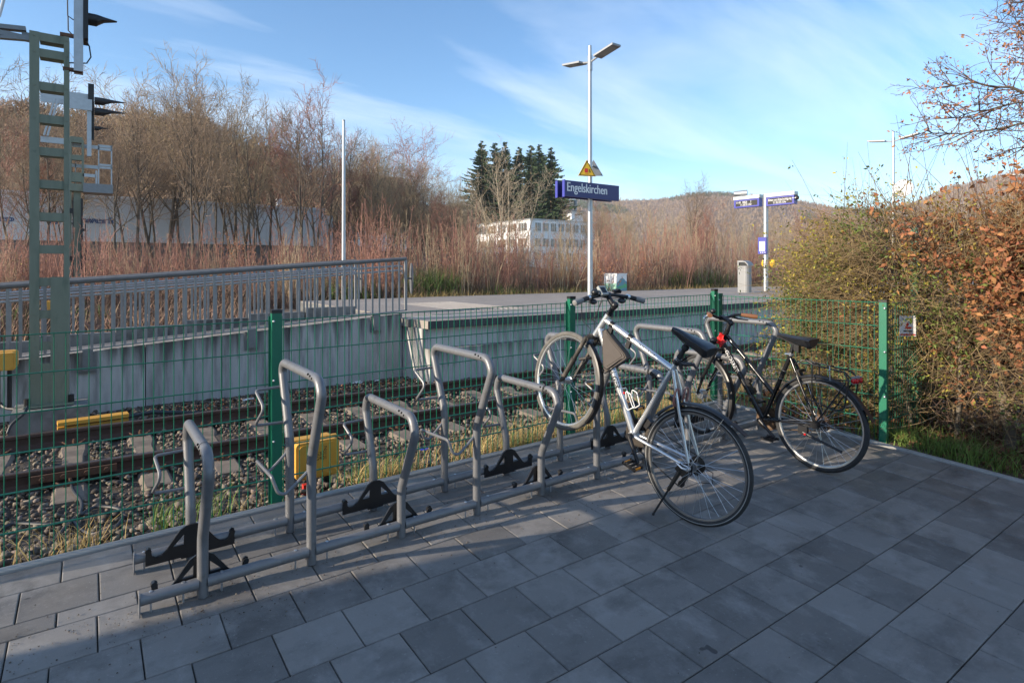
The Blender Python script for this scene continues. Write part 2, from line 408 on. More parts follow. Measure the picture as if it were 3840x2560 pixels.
    def mesh(self, name, mats, smooth=True, ang=38):
        me = bpy.data.meshes.new(name); me.from_pydata(self.v, [], self.f)
        for m in (mats if isinstance(mats, (list, tuple)) else [mats]): me.materials.append(MATS[m])
        if any(self.mi): me.polygons.foreach_set('material_index', self.mi)
        if smooth:
            me.polygons.foreach_set('use_smooth', [True] * len(me.polygons)); me.set_sharp_from_angle(angle=math.radians(ang))
        me.update(); return me
    def build(self, name, mats, parent=None, smooth=True, **kw): return link(name, self.mesh(name, mats, smooth), parent, **kw)

LOCAL = set()                         # empties whose parts are given in their own axes
def link(name, data, parent=None, label=None, cat=None, group=None, kind=None, loc=None):
    o = bpy.data.objects.new(name, data); COL.objects.link(o)
    if parent is not None:
        o.parent = parent
        if parent.type == 'EMPTY' and parent.name not in LOCAL: o.matrix_parent_inverse = Matrix.Translation(-Vector(parent.location))
    if loc is not None: o.location = loc
    return tag(o, label, cat, group, kind)
def tag(o, label=None, cat=None, group=None, kind=None):
    if label: o['label'] = label
    if cat: o['category'] = cat
    if group: o['group'] = group
    if kind: o['kind'] = kind
    return o
def thing(name, label, cat, loc=(0, 0, 0), group=None, local=False):
    e = link(name, None, None, label, cat, group); e.empty_display_size = 0.1; e.location = loc
    if local: LOCAL.add(e.name)
    return e
def copy_tree(o, parent=None):
    c = o.copy(); COL.objects.link(c)
    if parent is not None: c.parent = parent
    for ch in list(o.children): copy_tree(ch, c)
    return c
def raw_mesh(name, verts, faces, mats, smooth=False):
    me = bpy.data.meshes.new(name); verts = np.asarray(verts, np.float32); faces = np.asarray(faces, np.int32)
    me.vertices.add(len(verts)); me.vertices.foreach_set('co', verts.ravel())
    k = faces.shape[1]; me.loops.add(faces.size); me.loops.foreach_set('vertex_index', faces.ravel())
    me.polygons.add(len(faces)); me.polygons.foreach_set('loop_start', np.arange(0, faces.size, k, dtype=np.int32))
    me.polygons.foreach_set('loop_total', np.full(len(faces), k, np.int32))
    if smooth: me.polygons.foreach_set('use_smooth', np.ones(len(faces), bool))
    for m in (mats if isinstance(mats, (list, tuple)) else [mats]): me.materials.append(MATS[m])
    me.update(calc_edges=True); return me
def text_geo(s, size, align='LEFT', shear=0.0):
    c = bpy.data.curves.new('txt', 'FONT'); c.body = s; c.size = size; c.align_x = align; c.shear = shear; c.resolution_u = 3
    o = bpy.data.objects.new('txt', c); COL.objects.link(o)
    dg = bpy.context.evaluated_depsgraph_get(); me = bpy.data.meshes.new_from_object(o.evaluated_get(dg))
    vs = np.array([v.co[:] for v in me.vertices]) if len(me.vertices) else np.zeros((0, 3)); fs = [list(p.vertices) for p in me.polygons]
    bpy.data.objects.remove(o, do_unlink=True); bpy.data.meshes.remove(me); bpy.data.curves.remove(c)
    return vs, fs
def text_on(name, s, size, o, ux, uy, m, parent, align='LEFT', off=0.002, sx=1.0, bold=0.0, shear=0.0, **kw):
    vs, fs = text_geo(s, size, align, shear); o, ux, uy = np.asarray(o, float), unit(ux), unit(uy); nn = np.cross(ux, uy)
    b = MB(); offs = [0] if not bold else [-bold, bold]
    for i, k in enumerate(offs): b.add([o + ux * (p[0] * sx + k) + uy * p[1] + nn * (off + 0.0004 * i) for p in vs], fs)
    return b.build(name, m, parent, smooth=False, **kw)
# ================================================================== the setting
rng = np.random.default_rng(11)
# ground: one sheet to the horizon, with the strip beyond the platform a little higher
b = MB(); b.add([(-2500, -2500, -0.62), (2500, -2500, -0.62), (2500, 3500, -0.62), (-2500, 3500, -0.62)], [(0, 1, 2, 3)])
b.build('ground', 'soil', smooth=False, kind='structure')
b = MB(); xs = np.linspace(-90, 330, 43); ys = [15.02, 17, 22, 30, 45, 70, 120, 200, 330]
g = []
for y in ys:
    for x in xs: g.append((x, y, 0.36 + 0.12 * math.sin(x * 0.7 + y) - (0.0 if y > 15.5 else 0.05) + (0.15 if y > 20 else 0)))
nx = len(xs)
b.add(g, [(j * nx + i, j * nx + i + 1, (j + 1) * nx + i + 1, (j + 1) * nx + i) for j in range(len(ys) - 1) for i in range(nx - 1)])
b.build('terrain', 'meadow', kind='structure')
b = MB(); b.add([(-90, 9.02, .05), (3.22, 9.02, .3), (3.22, 15.1, .36), (-90, 15.1, .3)], [(0, 1, 2, 3)]); b.build('bank', 'soil', smooth=False, kind='structure')

# ---- pavement with its pavers
TILT = Matrix.Rotation(-math.atan(GA), 4, 'Y') @ Matrix.Rotation(math.atan(GB), 4, 'X')
b = MB(); b.box((-9, -9, -0.6), (3.872, 1.184, -0.052))
pave = b.build('pavement', 'bedding', smooth=False, kind='structure')
pave.matrix_world = TILT
PM = {}
def paver_mesh(w, d):
    k = (round(w, 3), round(d, 3))
    if k not in PM:
        c, h, bv = 0.0022, 0.0, 0.0045; W2, D2 = w / 2 - c, d / 2 - c; b = MB()
        vs = []
        for (ww, dd, z) in ((W2, D2, -0.055), (W2, D2, -bv), (W2 - bv * 0.45, D2 - bv * 0.45, -bv * 0.28), (W2 - bv, D2 - bv, 0)):
            vs += [(-ww, -dd, z), (ww, -dd, z), (ww, dd, z), (-ww, dd, z)]
        fs = [(12, 13, 14, 15)]
        for l in range(3):
            for i in range(4): fs.append((l * 4 + i, l * 4 + (i + 1) % 4, l * 4 + 4 + (i + 1) % 4, l * 4 + 4 + i))
        b.add(vs, fs); PM[k] = b.mesh('paver', 'paver', smooth=False)
    return PM[k]
rows = [(0.95, 1.184, -1.64), (0.672, 0.95, -1.79), (0.55, 0.672, -1.645), (0.268, 0.55, -1.8), (-0.012, 0.268, -1.655)]
yy = -0.012; k = 0
while yy > -3.4:
    rows.append((yy - 0.29, yy, 0.0 if k % 2 == 0 else 0.15)); yy -= 0.29; k += 1
def inframe(x, y, m=0.0):
    d = np.array([x, y, gz(x, y)]) - CAM; Z = d @ _fw
    if Z < 0.3: return False
    u = CXP + FPX * (d @ _rt) / Z; v = HOR - FPX * d[2] / Z
    return -m < u < 3840 + m and v < 2560 + m
allp = []
for (y0, y1, off) in rows:
    x0 = off - 0.3 * math.ceil((off + 4.5) / 0.3)
    x = x0
    while x < 3.872:
        e = min(x + 0.3, 3.872)
        if e - x > 0.03: allp.append((x, e, y0, y1))
        x += 0.3
seen = [p for p in allp if any(inframe(px_, py_, 60) for px_ in (p[0], p[1]) for py_ in (p[2], p[3]))]
seen.sort(key=lambda p: (p[0] + 1.5) ** 2 + (p[2] + 2.6) ** 2)
near, rest = seen[:300], seen[300:]
for (x, e, y0, y1) in near:
    o = link('paver', paver_mesh(e - x, y1 - y0), pave, loc=((x + e) / 2, (y0 + y1) / 2, -0.001 - random.random() * 0.0025))
    o.rotation_euler = ((random.random() - .5) * 0.006, (random.random() - .5) * 0.006, (random.random() - .5) * 0.004)
b = MB()
others = rest + [p for p in allp if p not in seen and p[0] > -3.6 and p[3] > -3.3]
for (x, e, y0, y1) in others: b.box((x + .003, y0 + .003, -0.055), (e - .003, y1 - .003, -0.0025))
b.build('paver_field', 'paver', pave, smooth=False, kind='stuff')

# edging stones along the two sides of the paving
kerb1 = thing('edging_kerb', 'pale concrete edging kerb running along the paving under the long fence', 'kerb', (-3, 1.21, gz(-3, 1.21)))
x = -4.0
while x < 3.93:
    e = min(x + 1.0, 3.934); b = MB()
    z0, z1 = gz(x, 1.21) + 0.012, gz(e, 1.21) + 0.012; c = 0.006
    prof = [(1.186, -0.5), (1.186, -c), (1.186 + c, 0), (1.246 - c, 0), (1.246, -c), (1.246, -0.5)]
    b.add([(x + .0015, p[0], z0 + p[1]) for p in prof] + [(e - .0015, p[0], z1 + p[1]) for p in prof],
          [(i, i + 1, i + 7, i + 6) for i in range(5)] + [(5, 4, 3, 2, 1, 0), (6, 7, 8, 9, 10, 11)])
    b.build('kerb_stone', 'kerb', kerb1, smooth=False); x += 1.0
kerb2 = thing('edging_kerb', 'pale concrete edging kerb running along the paving beside the grass and leaf litter', 'kerb', (3.9, 0, gz(3.9, 0)))
y = 1.183
while y > -4:
    e = y - 1.0; b = MB(); z0, z1 = gz(3.9, y) + 0.012, gz(3.9, e) + 0.012; c = 0.006
    prof = [(3.874, -0.5), (3.874, -c), (3.874 + c, 0), (3.934 - c, 0), (3.934, -c), (3.934, -0.5)]
    b.add([(p[0], y - .0015, z0 + p[1]) for p in prof] + [(p[0], e + .0015, z1 + p[1]) for p in prof],
          [(i, i + 1, i + 7, i + 6) for i in range(5)] + [(5, 4, 3, 2, 1, 0), (6, 7, 8, 9, 10, 11)])
    b.build('kerb_stone', 'kerb', kerb2, smooth=False); y = e

# soil bed beside the paving, under the hedge
b = MB(); n1, n2 = 24, 20; g = []
for j in range(n2):
    for i in range(n1):
        X = 3.936 + 5.5 * i / (n1 - 1); Y = -4 + 6.0 * j / (n2 - 1)
        g.append((X, Y, gz(3.9, Y) - 0.01 + 0.02 * math.sin(X * 5 + Y * 3) * (1 if i else 0) - (0.12 if Y > 1.4 else 0)))
b.add(g, [(j * n1 + i, j * n1 + i + 1, (j + 1) * n1 + i + 1, (j + 1) * n1 + i) for j in range(n2 - 1) for i in range(n1 - 1)])
b.build('soil_bed', 'soil', kind='structure')

# ---- ballast bed and its stones
def bal_z(x, y):
    t = np.clip((np.asarray(y) - 1.3) / 1.5, 0, 1); t = t * t * (3 - 2 * t)
    return 0.01 * (1 - t) + GA * np.asarray(x) * (1 - t) - 0.43 * t
b = MB(); xs = np.linspace(-9, 45, 109); ys = [1.247, 1.5, 1.8, 2.1, 2.4, 2.8, 3.4, 4.2, 5.0, 5.8, 6.6, 7.3, 7.6]
nx = len(xs); g = [(x, y, float(bal_z(x, y)) - 0.035 + 0.012 * math.sin(9 * x + 5 * y)) for y in ys for x in xs]
b.add(g, [(j * nx + i, j * nx + i + 1, (j + 1) * nx + i + 1, (j + 1) * nx + i) for j in range(len(ys) - 1) for i in range(nx - 1)])
b.build('ballast_bed', 'gravel_bed', kind='structure')
P_ = (1 + 5 ** .5) / 2
ICO = np.array([(-1, P_, 0), (1, P_, 0), (-1, -P_, 0), (1, -P_, 0), (0, -1, P_), (0, 1, P_), (0, -1, -P_), (0, 1, -P_), (P_, 0, -1), (P_, 0, 1), (-P_, 0, -1), (-P_, 0, 1)]) / 1.902
ICOF = np.array([(0, 11, 5), (0, 5, 1), (0, 1, 7), (0, 7, 10), (0, 10, 11), (1, 5, 9), (5, 11, 4), (11, 10, 2), (10, 7, 6), (7, 1, 8), (3, 9, 4), (3, 4, 2), (3, 2, 6), (3, 6, 8), (3, 8, 9), (4, 9, 5), (2, 4, 11), (6, 2, 10), (8, 6, 7), (9, 8, 1)])
def rand_rot(n):
    q = rng.normal(size=(n, 4)); q /= np.linalg.norm(q, axis=1)[:, None]; w, x, y, z = q.T
    return np.stack([np.stack([1 - 2 * (y * y + z * z), 2 * (x * y - z * w), 2 * (x * z + y * w)], 1),
                     np.stack([2 * (x * y + z * w), 1 - 2 * (x * x + z * z), 2 * (y * z - x * w)], 1),
                     np.stack([2 * (x * z - y * w), 2 * (y * z + x * w), 1 - 2 * (x * x + y * y)], 1)], 1)
def stones(name, pos, rad, m, flat=0.75, **kw):
    n = len(pos); R = rand_rot(n)
    s = rad[:, None] * rng.uniform(0.6, 1.25, size=(n, 3))
    v = ICO[None] * rng.uniform(0.5, 1.3, size=(n, 12, 1)) * s[:, None, :]
    v = np.einsum('nij,nkj->nki', R, v); v[:, :, 2] *= flat
    v += pos[:, None, :]
    f = ICOF[None] + (np.arange(n) * 12)[:, None, None]
    return link(name, raw_mesh(name, v.reshape(-1, 3), f.reshape(-1, 3), m), **kw)
n = 23000
t = rng.random(n); xx = -3.2 + 13.5 * rng.random(n) ** 1.25; ya = 1.38 + 5.8 * rng.random(n)
keep = (xx > -2.6 - 0.1 * ya) | True
px_, py_ = xx[keep], ya[keep]
SLP = 0.63                                            # sleeper spacing
insl = (np.abs(((px_ + 2.30) / SLP) % 1 - 0.5) > 0.5 - 0.15 / SLP) & (py_ > 3.55) & (py_ < 6.15)
px_, py_ = px_[~insl], py_[~insl]
rd = rng.uniform(0.011, 0.036, len(px_))
stones('ballast', np.stack([px_, py_, bal_z(px_, py_) - 0.012 + rng.uniform(-0.01, 0.03, len(px_))], 1), rd, 'stone', kind='stuff')
n = 900; gx = rng.uniform(-1.8, 1.6, n); gy = rng.normal(0.38, 0.16, n)
stones('grit', np.stack([gx, gy, gz(gx, gy) + 0.002], 1), rng.uniform(0.0018, 0.0042, n), 'stone', kind='stuff')
n = 500; gx = rng.uniform(-1.4, 3.7, n); gy = rng.uniform(-2.2, 0.9, n)
stones('grit', np.stack([gx, gy, gz(gx, gy) + 0.001], 1), rng.uniform(0.0014, 0.003, n), 'stone', kind='stuff')

# ---- railway track
track = thing('railway_track', 'rusty single railway track on concrete sleepers between fence and platform', 'track', (0, 4.85, -0.42))
RT = -0.26
prof = [(-.07, -.16), (-.07, -.148), (-.02, -.13), (-.009, -.115), (-.009, -.045), (-.036, -.034), (-.036, -.008), (-.028, 0), (.028, 0), (.036, -.008), (.036, -.034), (.009, -.045), (.009, -.115), (.02, -.13), (.07, -.148), (.07, -.16)]
for yr in (4.1, 5.6):
    b = MB(); m = len(prof)
    b.add([(x, yr + p[0], RT + p[1]) for x in (-9, 60) for p in prof], [])
    for i in range(m):
        b.cur = 1 if i in (7,) else 0
        b.add([], []); b.f.append([i, (i + 1) % m, m + (i + 1) % m, m + i]); b.mi.append(b.cur)
    b.build('rail', ['rail_side', 'rail_top'], track, smooth=False)
b = MB()                                              # sleeper with sloped shoulders
def sl_sec(y, w, h): return [(-w, y, -.2), (-w, y, h - .03), (-w + .03, y, h), (w - .03, y, h), (w, y, h - .03), (w, y, -.2)]
S = [sl_sec(-1.28, .12, -.01), sl_sec(-1.25, .13, 0.0), sl_sec(-.4, .13, 0.0), sl_sec(-.3, .11, -.035), sl_sec(.3, .11, -.035), sl_sec(.4, .13, 0), sl_sec(1.25, .13, 0), sl_sec(1.28, .12, -.01)]
for s_ in S: b.add(s_, [])
for j in range(len(S) - 1):
    for i in range(5): b.f.append([j * 6 + i, j * 6 + i + 1, j * 6 + 7 + i, j * 6 + 6 + i]); b.mi.append(0)
b.f.append([0, 1, 2, 3, 4, 5]); b.mi.append(0); b.f.append([47, 46, 45, 44, 43, 42]); b.mi.append(0)
slm = b.mesh('sleeper', 'sleeper', smooth=False)
b = MB()                                              # spring clip loops and bolt on both sides of a rail
def clip_mesh(sgn):
    b = MB()
    for dx in (-.06, .06):
        pts = [(dx, sgn * .075, .012), (dx * 1.5, sgn * .085, .035), (dx * 1.7, sgn * .11, .045), (dx * 1.2, sgn * .14, .03), (dx * .5, sgn * .12, .014)]
        b.tube(pts, .0075, 6)
    b.cyl((0, sgn * .105, 0), (0, sgn * .105, .045), .02, n=6); b.cyl((0, sgn * .105, .045), (0, sgn * .105, .065), .011, n=8)
    b.box((-.05, sgn * .105 - .03, 0), (.05, sgn * .105 + .03, .012))
    return b.mesh('rail_clip', 'rust')
CM = {1: clip_mesh(1), -1: clip_mesh(-1)}
sx0 = -2.30 - SLP * 2
for i in range(46):
    sx = sx0 + SLP * i
    s_ = link('sleeper', slm, track, loc=(sx, 4.85, -0.42)); s_.rotation_euler = (0, 0, random.uniform(-.02, .02))
    if sx < 9:
        for yr in (4.1, 5.6):
            for sg in (1, -1): link('rail_clip', CM[sg], s_, loc=(0, yr - 4.85, 0.002))
b = MB(); b.box((-1.95, 4.03, -0.365), (-1.32, 4.062, -0.30)); b.build('fishplate', 'rust', track, smooth=False)
for dx in (-1.87, -1.72, -1.55, -1.4): b = MB(); b.cyl((dx, 4.03, -.335), (dx, 4.005, -.335), .022, n=6); b.build('fishplate_bolt', 'rust', track, smooth=False)

# ---- platform
ED, BK, PZ, RY = 6.5, 14.2, 0.615, 7.4
b = MB(); b.box((3.24, ED + 0.16, -0.62), (70, BK, PZ - 0.021)); plat = b.build('platform', 'old_concrete', smooth=False, kind='structure')
x = 3.2
k = 0
while x < 22:                                         # edge slabs, soot on their faces
    e = x + 1.0; b = MB()
    b.box((x + .002, ED, PZ - 0.135), (e - .002, ED + 0.55, PZ)); b.cur = 1
    b.add([(x + .002, ED - .001, PZ - .134), (e - .002, ED - .001, PZ - .134), (e - .002, ED - .001, PZ - .004), (x + .002, ED - .001, PZ - .004)], [(0, 1, 2, 3)])
    b.build('edge_slab', ['deck', 'black_soot'], plat, smooth=False); x = e
b = MB(); b.box((22, ED, PZ - .135), (70, ED + .55, PZ)); b.cur = 1
b.add([(22, ED - .001, PZ - .134), (70, ED - .001, PZ - .134), (70, ED - .001, PZ - .004), (22, ED - .001, PZ - .004)], [(0, 1, 2, 3)])
b.build('edge_slab_run', ['deck', 'black_soot'], plat, smooth=False)
x = 3.24
while x < 22:                                         # upper wall panels, then the stepped foot
    e = x + 1.25; b = MB(); b.box((x + .004, ED + 0.1, 0.14), (e - .004, ED + 0.159, PZ - .137)); b.build('wall_panel', 'concrete', plat, smooth=False); x = e
b = MB(); b.box((22, ED + .1, .14), (70, ED + .159, PZ - .137)); b.build('wall_panel_run', 'concrete', plat, smooth=False)
x = 3.17
while x < 22:
    e = x + 1.9; b = MB(); b.box((x + .005, ED - 0.12, -0.6), (e - .005, ED + 0.098, 0.14)); b.build('wall_foot', 'concrete_streaked', plat, smooth=False); x = e
b = MB(); b.box((22, ED - .12, -.6), (70, ED + .098, .14)); b.build('wall_foot_run', 'concrete_streaked', plat, smooth=False)
b = MB(); b.box((3.15, ED + .1005, -.6), (3.2395, RY + .13, PZ - .137)); b.box((3.1, ED + .56, PZ - .136), (3.2395, RY + .13, PZ - .002))
b.build('end_wall', 'concrete_streaked', plat, smooth=False)
# deck paving in slabs, with white line and ribbed strip
x = 3.24
while x < 24:
    y = ED + 0.55
    while y < BK - 0.05:
        e, f = x + 0.8, min(y + 0.85, BK); b = MB(); b.box((x + .002, y + .002, PZ - .02), (e - .002, f - .002, PZ - random.random() * .002)); b.build('deck_slab', 'deck', plat, smooth=False); y = f
    x += 0.8
b = MB(); b.box((24.05, ED + .55, PZ - .02), (70, BK, PZ - .001)); b.build('deck_run', 'deck', plat, smooth=False)
b = MB(); b.box((3.3, ED + .78, PZ), (40, ED + .9, PZ + .004)); b.build('white_line', 'deck_white', plat, smooth=False)
for i in range(5):
    b = MB(); yy = ED + 1.0 + .09 * i; b.box((3.9, yy, PZ), (40, yy + .03, PZ + .005)); b.build('guide_rib', 'deck_rib', plat, smooth=False)
for i in range(12):
    b = MB(); xx_ = 5.0 + .13 * i; b.box((xx_, ED + 1.62, PZ), (xx_ + .04, 11.5, PZ + .005)); b.build('guide_rib', 'deck_rib', plat, smooth=False)

# ---- ramp leading down to the left
RS = 0.0675                                            # slope of the ramp
def rz(x): return 0.635 + (x - 3.13) * RS
RY = 7.4
b = MB(); x0, x1 = -14.0, 3.23; y0, y1 = RY + .14, 9.0
b.add([(x0, y0, -.62), (x1, y0, -.62), (x1, y1, -.62), (x0, y1, -.62), (x0, y0, max(rz(x0), -.5)), (x1, y0, rz(x1) - .03), (x1, y1, rz(x1) - .03), (x0, y1, max(rz(x0), -.5))],
      [(0, 3, 2, 1), (4, 5, 6, 7), (0, 1, 5, 4), (1, 2, 6, 5), (2, 3, 7, 6), (3, 0, 4, 7)])
ramp = b.build('ramp', 'deck', smooth=False, kind='structure')
x = 3.143
while x > -5:                                         # retaining wall panels with open joints
    e = x - 1.004; b = MB(); a0, a1 = rz(e + .006) + .06, rz(x - .006) + .06
    b.add([(e + .006, RY, -.6), (x - .006, RY, -.6), (x - .006, RY + .135, -.6), (e + .006, RY + .135, -.6), (e + .006, RY, a0), (x - .006, RY, a1), (x - .006, RY + .135, a1), (e + .006, RY + .135, a0)],
          [(0, 3, 2, 1), (4, 5, 6, 7), (0, 1, 5, 4), (1, 2, 6, 5), (2, 3, 7, 6), (3, 0, 4, 7)])
    b.build('wall_panel', 'concrete_streaked', ramp, smooth=False); x = e
b = MB(); b.box((-5, RY + .09, -.6), (3.0, RY + .139, .3)); b.build('wall_back', 'black_soot', ramp, smooth=False)
x = 3.1; k = 0
while x > -6:                                         # stepped paving slabs on the ramp
    e = x - 1.0; b = MB(); z_ = rz(e)
    b.add([(e, RY + .14, z_ - .02), (x, RY + .14, z_ - .02), (x, 8.78, z_ - .02), (e, 8.78, z_ - .02), (e, RY + .14, z_ + .01), (x, RY + .14, z_ + .075), (x, 8.78, z_ + .075), (e, 8.78, z_ + .01)],
          [(0, 3, 2, 1), (4, 5, 6, 7), (0, 1, 5, 4), (1, 2, 6, 5), (2, 3, 7, 6), (3, 0, 4, 7)])
    b.build('ramp_slab', 'deck', ramp, smooth=False)
    b = MB(); zz = rz(e - .3); b.box((e - .3 + .015, 8.80, zz - .2), (e + .7 - .015, 8.98, zz + .22))
    b.build('upstand_block', 'old_concrete', ramp, smooth=False); x = e
# ---- railings on the ramp
def railing(label, y, x0, x1, sp, end_plate):
    t_ = thing('ramp_railing', label, 'railing', (x0, y, rz(x0)))
    zt = lambda x: 1.289 + (x + 2.47) * .0719
    b = MB(); b.tube([(x0, y, zt(x0)), (x1, y, zt(x1))], .034, 12); b.build('handrail', 'handrail_grey', t_)
    yo = y + (.07 if y < 8 else -.07)
    for dz in (-.12, -.2):
        b = MB(); q = [(x0, yo, zt(x0) + dz), (x1 - .12, yo, zt(x1 - .12) + dz), (x1 - .05, yo, zt(x1) + dz - .02), (x1 - .04, yo, zt(x1) + dz - .07)]
        b.tube(q, .0165, 10); b.build('lower_handrail', 'galvanised', t_)
    b = MB(); b.bar((x0, y, zt(x0) - .935), (x1, y, zt(x1) - .935), .05, .02); b.build('bottom_rail', 'railing_steel', t_, smooth=False)
    x = x1 - .14
    bm = MB(); bm.box((-.017, -.004, -.925), (.017, .004, -.02)); bm = bm.mesh('baluster', 'railing_steel', smooth=False)
    while x > max(x0, -4.5):
        link('baluster', bm, t_, loc=(x, y, zt(x))); x -= sp
    b = MB(); b.box((x1 - .03, y - .025, zt(x1) - .94), (x1 + .01, y + .025, zt(x1) - .02)); b.build('end_post', 'railing_steel', t_, smooth=False)
    if end_plate:
        for xb in (2.62, .55, -1.55, -3.7):
            b = MB(); zb = zt(xb) - .93
            b.box((xb - .06, y - .02, zb - .3), (xb + .06, y + .03, zb)); b.box((xb - .1, y + .032, zb - .34), (xb + .1, y + .048, zb - .05))
            for (sx_, sz_) in ((-.08, -.08), (.08, -.08), (-.08, -.31), (.08, -.31)): b.cyl((xb + sx_, y + .032, zb + sz_), (xb + sx_, y + .018, zb + sz_), .012, n=6)
            b.build('bracket', 'galv_dark', t_, smooth=False)
    b = MB(); sec = []
    for i in range(14):                               # rounded mirror-backed disc at the end
        a = 2 * math.pi * i / 14; sec.append((.17 * math.cos(a), .29 * math.sin(a)))
    b.plate([sec], (x1 + .12, y + .03, zt(x1) - .36), (.25, .95, 0), (0, 0, 1), .012); b.build('end_disc', 'galv_dark', t_)
    b = MB(); b.bar((x1, y, zt(x1) - .36), (x1 + .12, y + .03, zt(x1) - .36), .03, .03); b.build('disc_arm', 'galv_dark', t_, smooth=False)
railing('grey steel ramp railing nearest the track, with brackets bolted to the wall', 7.34, -5.5, 3.19, .1265, True)
railing('grey steel ramp railing on the far side of the ramp, beside the concrete upstand', 8.9, -5.5, 2.83, .1265, False)
# ================================================================== bicycle rack
rack = thing('bicycle_rack', 'long grey steel bicycle rack of alternating low and tall hoops', 'bicycle rack', (1.0, .64, gz(1.0, .64)))
YF, YR, TR = .44, .845, .0245
HX = [-1.098 + .5 * k for k in range(10)]
def arc(p, c, q, r, n=6):                             # rounded corner between p-c-q
    p, c, q = map(np.asarray, (p, c, q)); a, d = unit(p - c), unit(q - c)
    ang = math.acos(np.clip(a @ d, -1, 1)); L = r / math.tan(ang / 2); s, e = c + a * L, c + d * L
    o = c + unit(a + d) * r / math.sin(ang / 2); out_ = []
    for i in range(n + 1):
        t = i / n; m = (s - o) * (1 - t) + (e - o) * t; out_.append(o + unit(m) * r)
    return out_
def rounded(pts, rad):
    pts = [np.asarray(p, float) for p in pts]; o = [pts[0]]
    for i in range(1, len(pts) - 1):
        o += arc(pts[i - 1], pts[i], pts[i + 1], rad[i - 1] if hasattr(rad, '__len__') else rad)
    return o + [pts[-1]]
def holes(b, pts, r=.0045): 
    for p, nrm in pts: b.cyl(p, np.asarray(p) + np.asarray(nrm) * .0012, r, n=8)
def wire_upper(x, y0, z0, y1, z1, dz_):               # Z-shaped arm holding the wheel against the hoop
    c1, bow, c2 = (x - .155, y0 - .005, z0 - .004), (x - .135, y0 - .13, (z0 + z1) / 2 + .01), (x - .17, y1 + .0, z1)
    return rounded([(x - .015, y0, z0), c1, bow, c2, (x - .012, y1, z1 - .004)], [.02, .035, .02])
for k, x in enumerate(HX):
    tall = k % 2 == 1
    g0, g1 = gz(x, YF), gz(x, YR); g = (g0 + g1) / 2 + .0
    top = (.975 if tall else .712) + g - .02; b = MB()
    if tall: path = [(x, YF, g0 - .0), (x, YF, g + .52), (x, .292, g + .86), (x, .36, top), (x, .93, top + .003), (x, .995, g + .83), (x, YR, g + .53), (x, YR, g1)]
    else: path = [(x, YF, g0), (x, YF, g + .26), (x, .27, g + .58), (x, .33, top), (x, .89, top + .003), (x, .96, g + .56), (x, YR, g + .27), (x, YR, g1)]
    if tall: path = rounded([path[0], path[1], (x, .27, g + .90 - .02), (x, .315, top - .0), (x, .975, top), (x, .998, g + .90), path[6], path[7]], [.16, .05, .07, .06, .05, .16])
    else: path = rounded([path[0], path[1], (x, .262, g + .60), (x, .30, top), (x, .94, top), (x, .965, g + .60), path[6], path[7]], [.16, .05, .07, .06, .05, .16])
    b.tube(path, TR, 16)
    hp = b.build('hoop', 'rack_paint', rack)
    for j, (yy, zz) in enumerate(((.42, top + .0), (.385, top - .004), (.355, top - .012))):
        b = MB(); b.cyl((x - TR * .86, yy, zz + .012), (x - TR * .86 - .006, yy, zz + .014), .0055, n=8); b.build('drain_hole', 'dark_hole', hp)
    for yy, gg in ((YF, g0), (YR, g1)):               # foot collars where the base tubes meet the legs
        for sg in (-1, 1): b = MB(); b.cyl((x + sg * .018, yy, gg + .066), (x + sg * .058, yy, gg + .066), .0275, .0262, n=14); b.build('collar', 'rack_paint', hp)
    z0 = g + (.812 if tall else .545); z1 = g + (.62 if tall else .362); yu = .985 if tall else .952; yl = .925 if tall else .90
    b = MB(); b.tube(wire_upper(x, yu, z0, yl, z1, 0), .0085, 8); b.build('wheel_arm', 'rack_paint', rack)
    if tall:
        pts = [(x - .01, YR, g + .468), (x - .135, YR, g + .35), (x - .178, YR, g + .445), (x - .19, .46, g + .468), (x - .152, YF, g + .352), (x - .018, YF, g + .468)]
        b = MB(); b.tube(rounded(pts, [.035, .02, .02, .035]), .0085, 8); b.build('wheel_cradle', 'rack_paint', rack)
    else:
        for yy, gg, sg in ((YR - .032, g1, 1), (YF + .034, g0, -1)):
            L = []                                    # black wheel stop: hooks, notches and pierced triangles round the leg
            for s in (-1, 1):
                h = [(s * .045, .182), (s * .02, .188)]
                h = [(s * .024, .186), (s * .05, .172), (s * .115, .085), (s * .135, .066), (s * .16, .062), (s * .176, .075), (s * .18, .112), (s * .19, .119), (s * .202, .112), (s * .204, .03), (s * .05, .03), (s * .048, .022)]
                L.append(h)
            outer = L[1] + L[0][::-1]
            hls = []
            for s in (-1, 1):
                q = [(s * .034, .145), (s * .036, .094), (s * .084, .094)]
                hls.append(q if s > 0 else q[::-1])
            b = MB(); b.plate([outer] + hls, (x, yy, gg), (1, 0, GA), (0, 0, 1), .012)
            b.cyl((x - .192, yy - .014, gg + .1), (x - .192, yy + .014, gg + .1), .014, n=8); b.cyl((x + .192, yy - .014, gg + .1), (x + .192, yy + .014, gg + .1), .014, n=8)
            b.build('wheel_stop', 'black_plastic', rack, smooth=False)
    if k in (0, 4, 6):                                # black rub marks and tape on the bends of some hoops
        for j, yy in enumerate((.40, .375, .352, .33)):
            b = MB(); zz = top - (0, .003, .010, .021)[j]; b.cyl((x, yy, zz), (x, yy - (.016 if k else .006), zz - .004 * j), TR + .0012, n=16, caps=False); b.build('rub_tape', 'scuff', hp)
